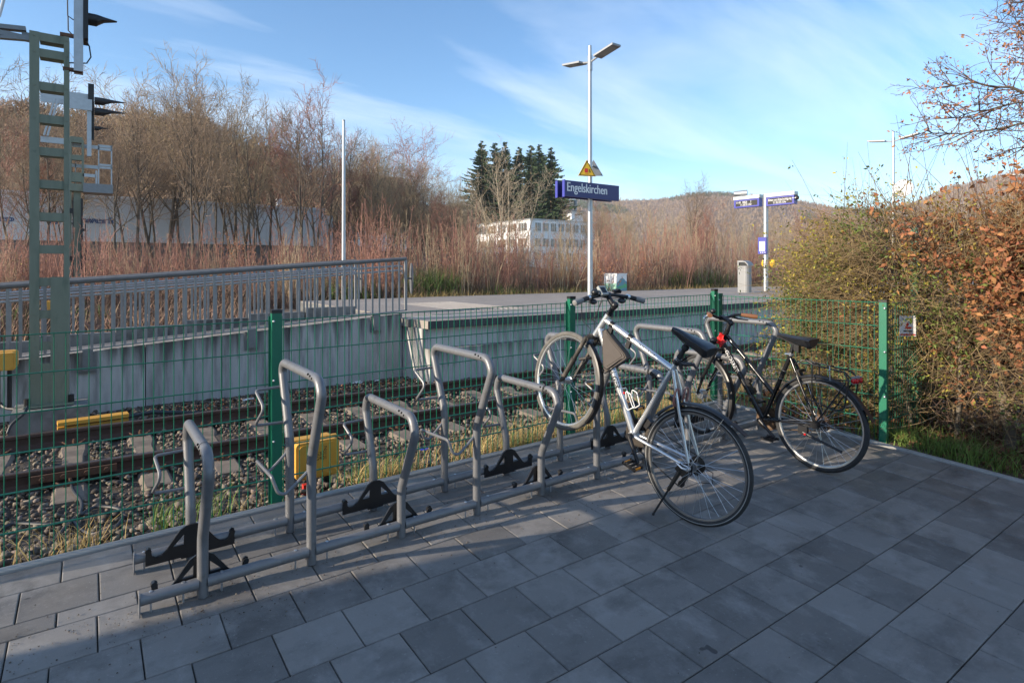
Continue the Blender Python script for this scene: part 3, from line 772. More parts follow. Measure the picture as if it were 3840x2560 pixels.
for yy in (YF, YR):                                   # base tubes, piece by piece between the legs
    xs = [-1.345] + HX + [3.62]
    for a, c in zip(xs[:-1], xs[1:]):
        a2, c2 = a + (.0 if a == -1.345 else .03), c - (.03 if c < 3.5 else 0)
        b = MB(); b.cyl((a2, yy, gz(a2, yy) + .066), (c2, yy, gz(c2, yy) + .066), .0258, n=18); tb = b.build('base_tube', 'rack_paint', rack)
        m_ = [a + .08, c - .08] if a > -1.3 else [a + .04, c - .08]
        for q in m_:
            b = MB(); zq = gz(q, yy) + .066; b.cyl((q, yy, zq + .0245), (q, yy, zq + .0275), .008, n=10); b.cyl((q, yy, zq - .066), (q, yy, zq + .0245), .0045, n=6); b.build('anchor_bolt', 'bolt_zinc', tb)
    for xe, dx in ((-1.345, -1), (3.62, 1)):
        b = MB(); gg = gz(xe, yy); b.plate([[(-.026, .0), (.026, .0), (.026, .085), (.018, .094), (-.018, .094), (-.026, .085)]], (xe + dx * .003, yy, gg), (0, 1, 0), (0, 0, 1), .005); b.build('end_plate', 'rack_paint', rack, smooth=False)

# ================================================================== green mesh fence
def ftop(x): return 1.197 + .0106 * (x + .68)
FZ = -.03
vrod = MB(); vrod.cyl((0, 0, 0), (0, 0, 1), .0027, n=6); vrod = vrod.mesh('vertical_rod', 'fence_green')
hrod = MB(); hrod.cyl((0, 0, 0), (1, 0, 0), .0032, n=6); hrod = hrod.mesh('horizontal_rod', 'fence_green')
def panel(label, a, c, za, zb, grp=None):
    a, c = np.asarray(a, float), np.asarray(c, float); L = np.linalg.norm(c - a); d = (c - a) / L
    t_ = thing('mesh_fence', label, 'fence', (a[0], a[1], FZ), grp); nrm = V(-d[1], d[0])
    yaw = math.atan2(d[1], d[0]); i = 0; s = .02
    while s < L - .01:
        p = a + d * s; zt = za + (zb - za) * s / L
        o = link('vertical_rod', vrod, t_, loc=(p[0], p[1], FZ)); o.scale = (1, 1, zt + .006 - FZ); s += .05
    for r in range(7):
        for sg in (-1, 1):
            q = a + nrm * .0058 * sg
            o = link('horizontal_rod', hrod, t_, loc=(q[0], q[1], za - .2 * r)); o.scale = (L, 1, 1)
            o.rotation_euler = (0, -math.atan2(zb - za, L), yaw)
panel('green mesh fence panel behind the yellow trackside box cover, at the left edge', (-3.0, 1.29), (-.6, 1.29), ftop(-3.0), ftop(-.6))
panel('green mesh fence panel behind the empty tall hoops of the rack', (-.54, 1.29), (1.85, 1.29), ftop(-.54), ftop(1.85))
panel('green mesh fence panel behind the silver bicycle saddle, ending at the corner post', (1.91, 1.29), (3.87, 1.29), ftop(1.91), ftop(3.87))
panel('green mesh fence panel behind the black bicycle, grown through by the hedge', (4.0, 1.25), (4.0, -.3), 1.229, 1.233)
panel('green mesh fence panel turning into the hedge, carrying a small white sign', (4.05, -.345), (5.55, -.345), 1.22, 1.22)
def post(label, x, y, zt, capm='black_plastic', rot=False):
    t_ = thing('fence_post', label, 'post', (x, y, gz(x, y) - .2)); w, d = (.03, .02) if not rot else (.02, .03)
    b = MB(); b.box((x - w, y - d, -.35), (x + w, y + d, zt)); b.build('post_tube', 'fence_green', t_, smooth=False)
    b = MB(); b.box((x - w - .002, y - d - .002, zt), (x + w + .002, y + d + .002, zt + .022)); b.build('post_cap', capm, t_, smooth=False)
    if not rot: b = MB(); b.box((x - w - .012, y + d, -.3), (x + w + .012, y + d + .006, zt - .02)); b.build('clamp_strip', 'fence_green', t_, smooth=False)
    for zz in (zt - .05, zt - .42, zt - .8):
        b = MB()
        if rot: b.ball((x - w - .004, y - d + .012, zz), .011, 8, 5)
        else: b.ball((x - w + .01, y - d - .003, zz), .008, 8, 5)
        b.build('post_bolt', 'bolt_zinc', t_)
post('green fence post with black cap behind the second hoop of the rack', -.57, 1.262, 1.245)
post('green fence post with black cap behind the silver bicycle front wheel', 1.88, 1.262, 1.262)
post('green corner post of the fence behind the black bicycle handlebar', 3.89, 1.262, 1.285)
post('green post standing close beside the corner post, first of the side fence', 4.0, 1.285, 1.235, 'fence_green', True)
post('thick green post with black cap at the right end of the side fence', 4.0, -.345, 1.235, rot=True)
post('green post half hidden in the hedge behind the small white sign', 4.75, -.30, 1.9, 'black_plastic', True)
# small notice on the last panel
sg_ = thing('small_sign', 'small white sign with red and green angular logo on the fence by the hedge', 'sign', (4.35, -.37, .9))
P0 = V(4.27, -.36, .93); ux, uy = unit(V(.7, -.714, 0)), V(0, 0, 1)
b = MB(); b.plate([[(0, 0), (.13, 0), (.13, .18), (0, .18)]], P0, ux, uy, .004); b.build('sign_plate', 'white_paint', sg_, smooth=False)
nn = np.cross(ux, uy)
b = MB(); b.plate([[(.04, .066), (.09, .066), (.096, .084), (.062, .084), (.074, .112), (.058, .122)]], P0 + nn * .004, ux, uy, .002); b.build('logo_red', 'sign_red', sg_, smooth=False)
b = MB(); b.plate([[(.042, .142), (.048, .16), (.1, .16), (.098, .118), (.082, .108), (.08, .142)]], P0 + nn * .004, ux, uy, .002); b.build('logo_green', 'sign_green', sg_, smooth=False)
b = MB(); b.plate([[(.005, .01), (.125, .01), (.125, .022), (.005, .022)]], P0 + nn * .004, ux, uy, .002); b.build('red_band', 'sign_red', sg_, smooth=False)
b = MB(); b.plate([[(.03, .042), (.1, .042), (.1, .052), (.03, .052)]], P0 + nn * .004, ux, uy, .002); b.build('small_print', 'letter_black', sg_, smooth=False)
# ================================================================== bicycles
WR = .349
def bike_root(label, R, Fh):
    t_ = thing('bicycle', label, 'bicycle', local=True)
    R, Fh = np.asarray(R, float), np.asarray(Fh, float); e = unit(Fh - R); r = unit(np.cross(e, (0, 0, 1))); u = np.cross(r, e); o = R - WR * u
    t_.matrix_world = Matrix(((r[0], e[0], u[0], o[0]), (r[1], e[1], u[1], o[1]), (r[2], e[2], u[2], o[2]), (0, 0, 0, 1)))
    return t_
def Q(a, w, l=0.0): return V(l, a, w + WR)
def steer_fn(top, bot, ang):
    ax = unit(top - bot); c, s = math.cos(ang), math.sin(ang)
    def f(p):
        d = p - bot; return bot + d * c + np.cross(ax, d) * s + ax * (ax @ d) * (1 - c)
    return f
def wheel(t_, name, c, ax, tf, tyre_m, rim_m, stripe, hub_w, n=32, seed=0, hubm='alloy', label=None):
    # tyre is the main mesh, rim, spokes and hub belong to it
    rt_ = .0185; R0 = WR - rt_; b = MB(tf)
    prof = [(rt_ * math.cos(a), R0 + rt_ * math.sin(a)) for a in np.linspace(0, 2 * math.pi, 14, endpoint=False)]
    b.lathe(prof, c, ax, 72); w_ = b.build(name, tyre_m, t_, label=label)
    if stripe:
        for sg in (-1, 1):
            b = MB(tf); b.lathe([(sg * rt_ * .985, R0 - .0015), (sg * rt_ * 1.03, R0 - .0005), (sg * rt_ * 1.03, R0 + .0025), (sg * rt_ * .985, R0 + .003)], c, ax, 72); b.build('reflective_stripe', 'tyre_stripe', w_)
    b = MB(tf); Ri = R0 - .012
    b.lathe([(-.0105, Ri + .006), (.0105, Ri + .006), (.0115, Ri - .004), (.009, Ri - .014), (0, Ri - .019), (-.009, Ri - .014), (-.0115, Ri - .004)], c, ax, 72); b.build('rim', rim_m, w_)
    b = MB(tf); u, w = ortho(ax); ax = unit(ax); c = np.asarray(c, float)
    for i in range(n):
        a = 2 * math.pi * i / n + seed; sg = 1 if i % 2 else -1; ta = a + (.85 if (i // 2) % 2 else -.85)
        h = c + ax * sg * hub_w + .024 * (math.cos(ta) * u + math.sin(ta) * w); r_ = c + (Ri - .012) * (math.cos(a) * u + math.sin(a) * w)
        b.cyl(h, r_, .0011, n=4, caps=False)
    b.build('spokes', 'alloy', w_)
    b = MB(tf); hw = hub_w
    b.lathe([(-hw - .004, .004), (-hw - .004, .029), (-hw + .002, .029), (-hw + .006, .017), (hw - .006, .017), (hw - .002, .029), (hw + .004, .029), (hw + .004, .004)], c, ax, 20)
    b.cyl(c - ax * (hw + .03), c + ax * (hw + .03), .007, n=10); b.build('hub', hubm, w_)
    return w_
def mudguard(c, R, a0, a1, wd, n=26):
    b_ = []
    for i in range(n):
        a = a0 + (a1 - a0) * i / (n - 1); b_.append(a)
    m = MB(); prof = [(-wd, -.014), (-wd * .8, -.003), (0, .002), (wd * .8, -.003), (wd, -.014), (wd * .78, -.006), (0, -.001), (-wd * .78, -.006)]
    for a in b_:
        for (l, d) in prof: m.v.append(tuple(c + V(l, (R + d) * math.cos(a), (R + d) * math.sin(a))))
    k = len(prof)
    for i in range(n - 1):
        for j in range(k): m.f.append([i * k + j, i * k + (j + 1) % k, (i + 1) * k + (j + 1) % k, (i + 1) * k + j]); m.mi.append(0)
    return m
def tube_text(t_, s, size, p, d, r, m, ang=0.0, name='lettering', sx=1.0, parent=None, shear=0.0, bold=0.0):
    # lettering wrapped on the left side of a tube, starting at p and running along d
    vs, fs = text_geo(s, size, shear=shear); d = unit(d); n0 = V(-1, 0, 0); n0 = unit(n0 - d * (n0 @ d)); upv = np.cross(n0, d)
    b = MB(); hh = size * .35
    for k in ((0,) if not bold else (-bold, bold)):
        pts = []
        for q in vs:
            th = (q[1] - hh) / r + ang; pts.append(p + d * (q[0] * sx + k) + (r + .0008 + .0002 * (k > 0)) * (math.cos(th) * n0 + math.sin(th) * upv))
        b.add(pts, fs)
    return b.build(name, m, parent or t_, smooth=False)
def saddle(t_, nose, tail, wd, m, sag=.012):
    b = MB(); nose, tail = np.asarray(nose), np.asarray(tail); n = 12; d = nose - tail; up = unit(np.cross(V(1, 0, 0), d)); up = up if up[2] > 0 else -up
    secs = []
    for i in range(n + 1):
        t = i / n; w = wd * (1 - t) ** 1.1 * (.62 + .38 * math.sin(min(1, (1 - t) * 1.4) * math.pi * .6)) + .018 * (1 - .25 * t); dp = .028 + .046 * (1 - t) ** 1.1
        if i == 0: w *= .75; dp *= .6
        if i == n: w *= .55; dp *= .6
        c = tail + d * t - up * sag * math.sin(math.pi * min(1, t * 1.15)) + up * .006 * (1 - t) - up * .022 * (1 - t) ** 7 - up * .01 * t ** 4
        ring = []
        for a in np.linspace(0, 2 * math.pi, 16, endpoint=False):
            ca, sa = math.cos(a), math.sin(a); sx_ = math.copysign(abs(sa) ** .7, sa)
            ring.append(c + V(w * sx_ * (1 if ca > -.2 else .78), 0, 0) + up * ((.014 if ca > 0 else dp) * ca))
        secs.append(ring)
    for s_ in secs: b.add(s_, [])
    for i in range(n):
        for j in range(16): b.f.append([i * 16 + j, i * 16 + (j + 1) % 16, (i + 1) * 16 + (j + 1) % 16, (i + 1) * 16 + j]); b.mi.append(0)
    b.f.append(list(range(15, -1, -1))); b.f.append([n * 16 + j for j in range(16)]); b.mi += [0, 0]
    s_ = b.build('saddle', m, t_)
    b = MB()
    for l in (-.022, .022): b.tube([tail + d * .15 - up * .03 + V(l, 0, 0), tail + d * .3 - up * .05 + V(l, 0, 0), tail + d * .6 - up * .05 + V(l, 0, 0), nose - up * .018 + V(l * .4, 0, 0)], .0035, 6)
    b.build('saddle_rails', 'chain', s_); return s_
def crank(t_, bb, ang, side, L=.17, arm_m='black_plastic', refl=True):
    l0 = .055 * side; c = bb + V(l0, 0, 0); e = c + V(.018 * side, L * math.cos(ang), L * math.sin(ang)); b = MB()
    b.tube([c, c + (e - c) * .5, e], [.017, .012, .013], 10); b.cyl(c - V(.012, 0, 0), c + V(.012, 0, 0), .019, n=12); a_ = b.build('crank_arm', arm_m, t_)
    b = MB(); pc = e + V(.06 * side, 0, 0)
    b.box(pc - V(.042, .036, .008), pc + V(.042, -.024, .008)); b.box(pc - V(.042, -.024, .008), pc + V(.042, .036, .008)); b.box(pc - V(.046, .05, .007), pc - V(.036, -.05, -.007)); b.box(pc + V(.036, -.05, -.007), pc + V(.046, .05, .007))
    b.cyl(e, pc + V(.04 * side, 0, 0), .009, n=8)
    for i in range(7):
        yy = -.045 + .015 * i; b.box(pc + V(-.044, yy - .003, .008), pc + V(-.038, yy + .003, .013)); b.box(pc + V(.038, yy - .003, .008), pc + V(.044, yy + .003, .013))
    pd = b.build('pedal', 'black_plastic', t_, smooth=False)
    if refl:
        b = MB()
        for sg in (-1, 1): b.box(pc + V(-.026, sg * .041 - .004, -.0075), pc + V(.026, sg * .041 + .004, .0075))
        b.build('pedal_reflector', 'amber', pd, smooth=False)
def ring_gear(c, r, n, th, inner):
    b = MB(); o = []
    for i in range(n * 2):
        a = math.pi * i / n; rr = r + (.002 if i % 2 else -.003); o.append((rr * math.cos(a), rr * math.sin(a)))
    h = [(inner * math.cos(a), inner * math.sin(a)) for a in np.linspace(0, -2 * math.pi, 28, endpoint=False)]
    b.plate([o, h], c, (0, 1, 0), (0, 0, 1), th); return b

# ---------------------------------------------------------------- silver bicycle
R_, F_ = (1.414, -.393, .352), (1.25, .595, .727)
B = bike_root('silver bicycle with frame bag, front wheel lifted into the tall hoop', R_, F_)
RH, BB, SJ, HT, HB, FH = Q(0, 0), Q(.44, -.056), Q(.336, .478), Q(.893, .59), Q(.947, .412), Q(1.069, 0)
b = MB()
tt0, dt0 = Q(.905, .545), Q(.925, .468)
b.tube([tt0, SJ - unit(SJ - BB) * .012], .0205, 16); b.tube([dt0, BB], [.0235, .0225], 16); b.tube([SJ + unit(SJ - BB) * .035, BB], .0165, 16)
b.tube([HT, HB], .0215, 16); b.cyl(BB - V(.036, 0, 0), BB + V(.036, 0, 0), .022, n=18)
fr = b.build('frame', 'frame_silver', B)
for sg in (-1, 1):
    b = MB(); b.tube([SJ + V(.016 * sg, -.012, -.01), Q(.235, .33, .034 * sg), Q(.03, .035, .062 * sg), Q(.008, .01, .064 * sg)], [.0105, .0105, .0085, .007], 10); b.build('seat_stay', 'frame_silver', B)
    b = MB(); b.tube([BB + V(.022 * sg, -.01, 0), Q(.33, -.043, .034 * sg), Q(.05, -.008, .062 * sg), Q(.012, 0, .064 * sg)], [.0115, .011, .009, .008], 10); b.build('chain_stay', 'frame_silver', B)
    b = MB(); b.plate([[(-.02, -.018), (.05, -.022), (.055, -.004), (.028, .014), (.012, .03), (-.012, .02)]], Q(0, 0, .066 * sg), (0, 1, 0), (0, 0, 1), .006); b.build('dropout', 'black_plastic', B, smooth=False)
b = MB(); b.cyl(SJ + unit(SJ - BB) * .03, SJ + unit(SJ - BB) * .055, .0205, n=14); b.build('seat_clamp', 'black_plastic', B)
STEER = math.radians(-11)
sf = steer_fn(HT, HB, STEER)
b = MB()
for d in (HT + unit(HT - HB) * .008, HB - unit(HT - HB) * .008): b.cyl(d - unit(HT - HB) * .009, d + unit(HT - HB) * .009, .0235, n=16)
b.build('headset', 'black_plastic', B)
ax = unit(HT - HB); CR = HB - ax * .03
b = MB(sf); b.tube([HB - ax * .005, CR], .02, 12); b.tube([CR + V(-.062, 0, -.004), CR + V(-.03, .004, .012), CR + V(0, .004, .015), CR + V(.03, .004, .012), CR + V(.062, 0, -.004)], .019, 10)
for sg in (-1, 1):
    t0 = CR + V(.056 * sg, .008, .006); low = Q(1.052, .02, .056 * sg); mid = t0 + (low - t0) * .52
    b.tube([t0, mid], .0155, 12); b.tube([mid, mid + (low - t0) * .02, low], [.0175, .0205, .0165], 12); b.tube([low, Q(1.069, -.004, .056 * sg)], [.015, .011], 10)
    b.cyl(mid - (low - t0) * .02, mid + (low - t0) * .03, .0215, n=12)
b.tube([CR + V(.056, .0, -.16), CR + V(.05, -.045, -.13), CR + V(0, -.055, -.12), CR + V(-.05, -.045, -.13), CR + V(-.056, 0, -.16)], .011, 8)
b.build('suspension_fork', 'fork_dusty', B)
wheel(B, 'front_wheel', FH, (1, 0, 0), sf, 'tyre_dusty', 'alloy', False, .03, seed=.1, label='dusty front wheel with pale worn tyre')
wheel(B, 'rear_wheel', RH, (1, 0, 0), None, 'tyre', 'rim_dark', True, .035, seed=.3)
b = MB(sf); u_ = .28
b.cyl(FH + .23 * V(-.045, math.cos(2.75), math.sin(2.75)), FH + .27 * V(-.04, math.cos(2.75), math.sin(2.75)), .006, n=8); b.build('spoke_reflector', 'amber', B)
# stem and handlebar
ST, CL = Q(.866, .648), Q(.966, .7)
b = MB(sf); b.tube([HT + ax * .015, HT + ax * .07], .018, 14); b.build('spacers', 'black_plastic', B)
b = MB(sf); b.tube([HT + ax * .055, HT + ax * .085], .021, 12); b.tube([HT + ax * .072, CL], [.019, .016], 12); b.cyl(CL - V(.024, 0, 0), CL + V(.024, 0, 0), .022, n=14); b.ball(HT + ax * .08, .026, 10, 6); st_ = b.build('stem', 'black_plastic', B)
RB = math.radians(-6.5)
def sfb(p, c=CL):                                     # the bar sits slightly rolled in its clamp
    d = p - c; return sf(c + V(d[0] * math.cos(RB) + d[2] * math.sin(RB), d[1], -d[0] * math.sin(RB) + d[2] * math.cos(RB)))
b = MB(sfb); b.tube([CL + V(-.3, -.045, -.028), CL + V(-.18, -.02, -.008), CL + V(-.06, 0, 0), CL + V(.06, 0, 0), CL + V(.18, -.02, -.008), CL + V(.3, -.045, -.028)], .0125, 12); hb = b.build('handlebar', 'black_plastic', B)
for sg in (-1, 1):
    e0, e1 = CL + V(.185 * sg, -.021, -.009), CL + V(.318 * sg, -.049, -.031); dd = e1 - e0
    b = MB(sfb); b.tube([e0, e0 + dd * .5], .0165, 12); g_ = b.build('grip', 'black_rubber', B)
    b = MB(sfb); b.tube([e0 + dd * .42, e0 + dd * .6, e0 + dd * .96, e1], [.0175, .019, .0195, .012], 12); b.build('grip_pad', 'grip_grey', g_)
    b = MB(sfb); b.cyl(e0 - dd * .12, e0 + dd * .02, .0185, n=14); b.build('grip_ring', 'alloy', g_)
    c0 = CL + V(.15 * sg, -.015, -.006); b = MB(sfb)
    b.tube([c0, c0 + V(.0, .03, -.018), c0 + V(.04 * sg, .045, -.028), c0 + V(.12 * sg, .04, -.04)], [.014, .012, .008, .006], 8)
    b.ball(c0 + V(-.02 * sg, -.004, -.03), .026, 10, 6, (1.2, 1, .7)); b.build('brake_lever', 'black_plastic', B)
    b = MB(sfb); b.tube([c0 + V(-.02 * sg, .02, -.02), CL + V(.06 * sg, .1, -.06), CL + V(.03 * sg, .085, -.2), HB + V(-.02 * sg, .05, .06), HB + V(-.025, -.01, -.06)], .0024, 6); b.tube([c0 + V(0, .03, -.025), CL + V(.1 * sg, .13, -.09), CL + V(.05 * sg, .12, -.24), HB + V(.03 * sg, .06, .02), CR + V(.03 * sg, .05, -.05)], .0024, 6); b.build('brake_cable', 'black_rubber', B)
b = MB(sfb); b.obox(CL + V(-.055, -.005, .034), V(.028, 0, 0), V(0, .03, .018), V(0, -.006, .009)); bc = b.build('bike_computer', 'screen_grey', B, smooth=False)
b = MB(sfb); b.obox(CL + V(-.055, -.011, .0435), V(.02, 0, 0), V(0, .02, .012), V(0, -.0006, .0009)); b.build('screen', 'black_plastic', bc, smooth=False)
b = MB(sfb); b.ball(CL + V(-.115, -.0, .022), .026, 10, 6, (1, 1, .9)); b.cyl(CL + V(-.115, 0, .0), CL + V(-.115, 0, .03), .018, n=10); b.build('bell', 'black_plastic', B)
b = MB(sfb); b.obox(CL + V(.09, .01, .024), V(.03, 0, 0), V(0, .016, 0), V(0, 0, .01)); b.obox(CL + V(.1, .01, .035), V(.012, 0, 0), V(0, .01, 0), V(0, 0, .006)); b.build('lamp_mount', 'black_plastic', B, smooth=False)
# seat
PT = Q(.306, .628); b = MB(); b.tube([SJ + unit(SJ - BB) * .03, SJ + unit(SJ - BB) * .1], .0135, 12)
for i in range(7): b.cyl(SJ + (PT - SJ) * (.52 + .05 * i), SJ + (PT - SJ) * (.545 + .05 * i), .019 - .0008 * i, .0165 - .0008 * i, n=12)
b.tube([SJ + (PT - SJ) * .42, PT], .0135, 12); b.ball(PT, .024, 8, 5); b.build('suspension_seatpost', 'black_rubber', B)
b = MB(); b.cyl(SJ + (PT - SJ) * .38, SJ + (PT - SJ) * .40, .0172, n=12); b.cyl(SJ + (PT - SJ) * .45, SJ + (PT - SJ) * .465, .0172, n=12); b.build('post_rings', 'alloy', B)
saddle(B, Q(.425, .708), Q(.145, .705), .074, 'leather', .008)
b = MB(); c_ = SJ + V(0, -.03, .05); b.tube([c_ + V(0, .015, .0), c_ + V(0, -.03, .005), c_ + V(0, -.085, .03), c_ + V(0, -.11, .015)], [.02, .014, .011, .006], 8); b.tube([c_ + V(-.01, 0, .01), c_ + V(-.012, -.03, -.03)], .012, 8); b.build('lamp_bracket', 'black_plastic', B)
# frame bag
b = MB(); bag = [(.885, .475), (.865, .40), (.79, .23), (.765, .222), (.66, .365), (.645, .39), (.67, .41), (.80, .462), (.868, .495)]
cm = np.mean(bag, axis=0)
for sc_, th_ in ((1.0, .034), (.95, .046), (.86, .056), (.7, .062)): b.plate([[tuple(cm + (np.array(q) - cm) * sc_) for q in bag]], Q(0, 0), (0, 1, 0), (0, 0, 1), th_)
fb = b.build('frame_bag', 'bag_taupe', B)
for l in (-.0185, .0185):
    b = MB(); b.tube([Q(q[0], q[1], l) for q in bag], .0028, 6, closed=True); b.build('bag_seam', 'black_plastic', fb)
b = MB(); b.tube([Q(.68, .37, -.03), Q(.76, .25, -.032), Q(.79, .255, -.031)], .002, 5); b.build('bag_zip', 'black_plastic', fb)
b = MB(); b.tube([Q(.645, .385, -.029), Q(.765, .217, -.029), Q(.80, .235, -.029)], .004, 6); b.build('bag_piping', 'black_plastic', fb)
def on_tt(t): return tt0 + (SJ - tt0) * t
for t in (.115, .395):
    b = MB(); d_ = unit(SJ - tt0); b.cyl(on_tt(t) - d_ * .016, on_tt(t) + d_ * .016, .0222, n=16); b.box(on_tt(t) - V(.012, .014, .075), on_tt(t) + V(.012, .014, -.015)); b.build('bag_strap', 'black_plastic', fb)
# lettering
dtd = unit(BB - dt0); tube_text(B, 'STAIGER', .052, dt0 + dtd * .235, dtd, .0235, 'letter_black', ang=.35, sx=.86, shear=.25, bold=.0018)
ttd = unit(SJ - tt0); tube_text(B, 'INDIANA', .034, tt0 + ttd * .30, ttd, .0205, 'letter_black', ang=-.15, sx=1.0, shear=.2, bold=.0012)
# bottle cage
b = MB(); c0 = dt0 + dtd * .42; up_ = unit(np.cross(V(1, 0, 0), dtd)); up_ = up_ if up_[1] < 0 else -up_
for l in (-.035, .035):
    b.tube(rounded([c0 + up_ * .025 + V(0, 0, 0), c0 + up_ * .03 + V(l, 0, 0), c0 + dtd * .12 + up_ * .032 + V(l, 0, 0), c0 + dtd * .14 + up_ * .04 + V(l, 0, 0), c0 + dtd * .13 + up_ * .095 + V(l * .8, 0, 0), c0 + dtd * .05 + up_ * .1 + V(l, 0, 0), c0 + dtd * .02 + up_ * .07 + V(l, 0, 0), c0 + dtd * .07 + up_ * .055 + V(l, 0, 0)], .008), .0032, 6)
b.build('bottle_cage', 'white_paint', B)
b = MB(); b.ball(c0 + dtd * .03 + up_ * .05 + V(-.03, 0, 0), .009, 8, 5); b.build('cage_reflector', 'red_lens', B)
# drive train
b = ring_gear(BB + V(.05, 0, 0), .094, 40, .004, .05); cg = b.build('chainring', 'chain', B, smooth=False)
b = MB()
for i in range(4):
    a = math.pi / 4 + math.pi / 2 * i; b.bar(BB + V(.05, 0, 0), BB + V(.05, .055 * math.cos(a), .055 * math.sin(a)), .018, .006, (1, 0, 0))
b.build('chainring_spider', 'alloy', cg, smooth=False)
crank(B, BB, math.radians(222), -1); crank(B, BB, math.radians(42), 1)
b = MB()
for i in range(7):
    r_ = .052 - .0045 * i
    b.lathe([(.022 + .0045 * i, .012), (.022 + .0045 * i, r_), (.0245 + .0045 * i, r_), (.0245 + .0045 * i, .012)], RH, (1, 0, 0), 24)
b.build('cassette', 'chain', B, smooth=False)
J1 = Q(.035, -.085, .038); b = MB(); b.box(Q(-.015, -.075, .045), Q(.03, .01, .07)); b.plate([[(-.008, .02), (.016, .014), (.036, -.095), (.01, -.102)]], J1 - V(0, 0, .01), (0, 1, 0), (0, 0, 1), .016); b.cyl(J1 - V(.006, 0, 0), J1 + V(.006, 0, 0), .02, n=10); b.cyl(J1 + V(-.006, .02, -.09), J1 + V(.006, .02, -.09), .02, n=10); b.build('rear_derailleur', 'black_plastic', B, smooth=False)
b = MB(); b.tube([Q(0, .045, .036), BB + V(.045, 0, .094)], .0042, 6); b.tube([BB + V(.045, .0, -.094), Q(.06, -.2, .036), J1 + V(0, .04, -.1)], .0042, 6); b.build('chain', 'chain', B)
b = MB(); b.tube([Q(.0, -.02, .075), Q(-.08, -.02, .085), Q(-.1, -.08, .085), Q(-.03, -.12, .075)], .0025, 6); b.build('shift_cable', 'black_rubber', B)
b = MB(); b.obox(BB + V(.03, -.05, .11), V(.02, 0, 0), V(0, .022, .008), V(0, -.008, .03)); b.obox(BB + V(.035, -.025, .07), V(.012, 0, 0), V(0, .012, 0), V(0, 0, .03)); b.build('front_derailleur', 'black_plastic', B, smooth=False)
b = MB(); b.cyl(Q(0, 0, -.075), Q(0, 0, -.105), .013, .011, n=10); b.tube([Q(0, 0, -.1), Q(.03, -.005, -.108), Q(.075, .0, -.1)], [.011, .007, .004], 8); b.build('quick_release', 'alloy', B)
# mudguards
c_ = RH; b = mudguard(c_, WR + .024, math.radians(22), math.radians(108), .028); b.build('rear_mudguard', 'black_plastic', B)
b = MB(); e_ = c_ + V(0, (WR + .026) * math.cos(math.radians(107.5)), (WR + .026) * math.sin(math.radians(107.5)))
f_ = c_ + V(0, (WR + .04) * math.cos(math.radians(121)), (WR + .04) * math.sin(math.radians(121)))
b.plate([[(-.026, 0), (.026, 0), (.02, -.095), (-.02, -.095)]], e_, (1, 0, 0), unit(e_ - f_), .004); b.build('mud_flap', 'black_plastic', B, smooth=False)
b = MB()
for sg in (-1, 1): b.tube([Q(0, .012, .07 * sg), c_ + V(.03 * sg, (WR + .018) * math.cos(1.75), (WR + .018) * math.sin(1.75))], .0022, 6)
b.build('mudguard_stay', 'alloy', B)
b = mudguard(FH, WR + .013, math.radians(-30), math.radians(62), .024, 16); b.v = [tuple(sf(np.array(q))) for q in b.v]
mf = mudguard(FH, WR + .013, math.radians(96), math.radians(205), .024, 16); mf.v = [tuple(sf(np.array(q))) for q in mf.v]; mf.build('front_mudguard', 'black_plastic', B)
# rear brake, kickstand, lock coils, tail reflector
b = MB(); bp_ = Q(.215, .29)
for sg in (-1, 1): b.tube([bp_ + V(.03 * sg, .04, .02), bp_ + V(.034 * sg, -.01, -.04), bp_ + V(.028 * sg, -.02, -.08)], [.01, .009, .012], 8)
b.obox(bp_ + V(0, .04, .03), V(.06, 0, 0), V(0, .016, 0), V(0, 0, .014)); b.build('rear_brake', 'black_plastic', B)
b = MB(); b.obox(Q(.04, -.035, -.075), V(.012, 0, 0), V(0, .03, .01), V(0, -.008, .022)); b.tube([Q(.045, -.045, -.08), Q(.052, -.11, -.095), Q(.06, -.18, -.107)], [.015, .013, .011], 10); ks = b.build('kickstand', 'chain', B)
b = MB(); b.tube([Q(.06, -.18, -.107), Q(.082, -.354, -.138)], .0065, 8); b.ball(Q(.082, -.356, -.138), .01, 8, 5); b.build('kickstand_leg', 'black_plastic', ks)
b = MB()
for (dl, da) in ((-.045, .0), (.05, -.01)):
    cc = Q(.235 + da, .335, dl); 
    for i in range(3):
        pts = [cc + V(.026 * math.cos(a) + .004 * i, .012 * math.sin(a) * (1 if i else .7), .052 * math.sin(a)) for a in np.linspace(0, 2 * math.pi, 20, endpoint=False)]
        b.tube(pts, .005, 6, closed=True)
b.build('lock_coil', 'coil_red', B)

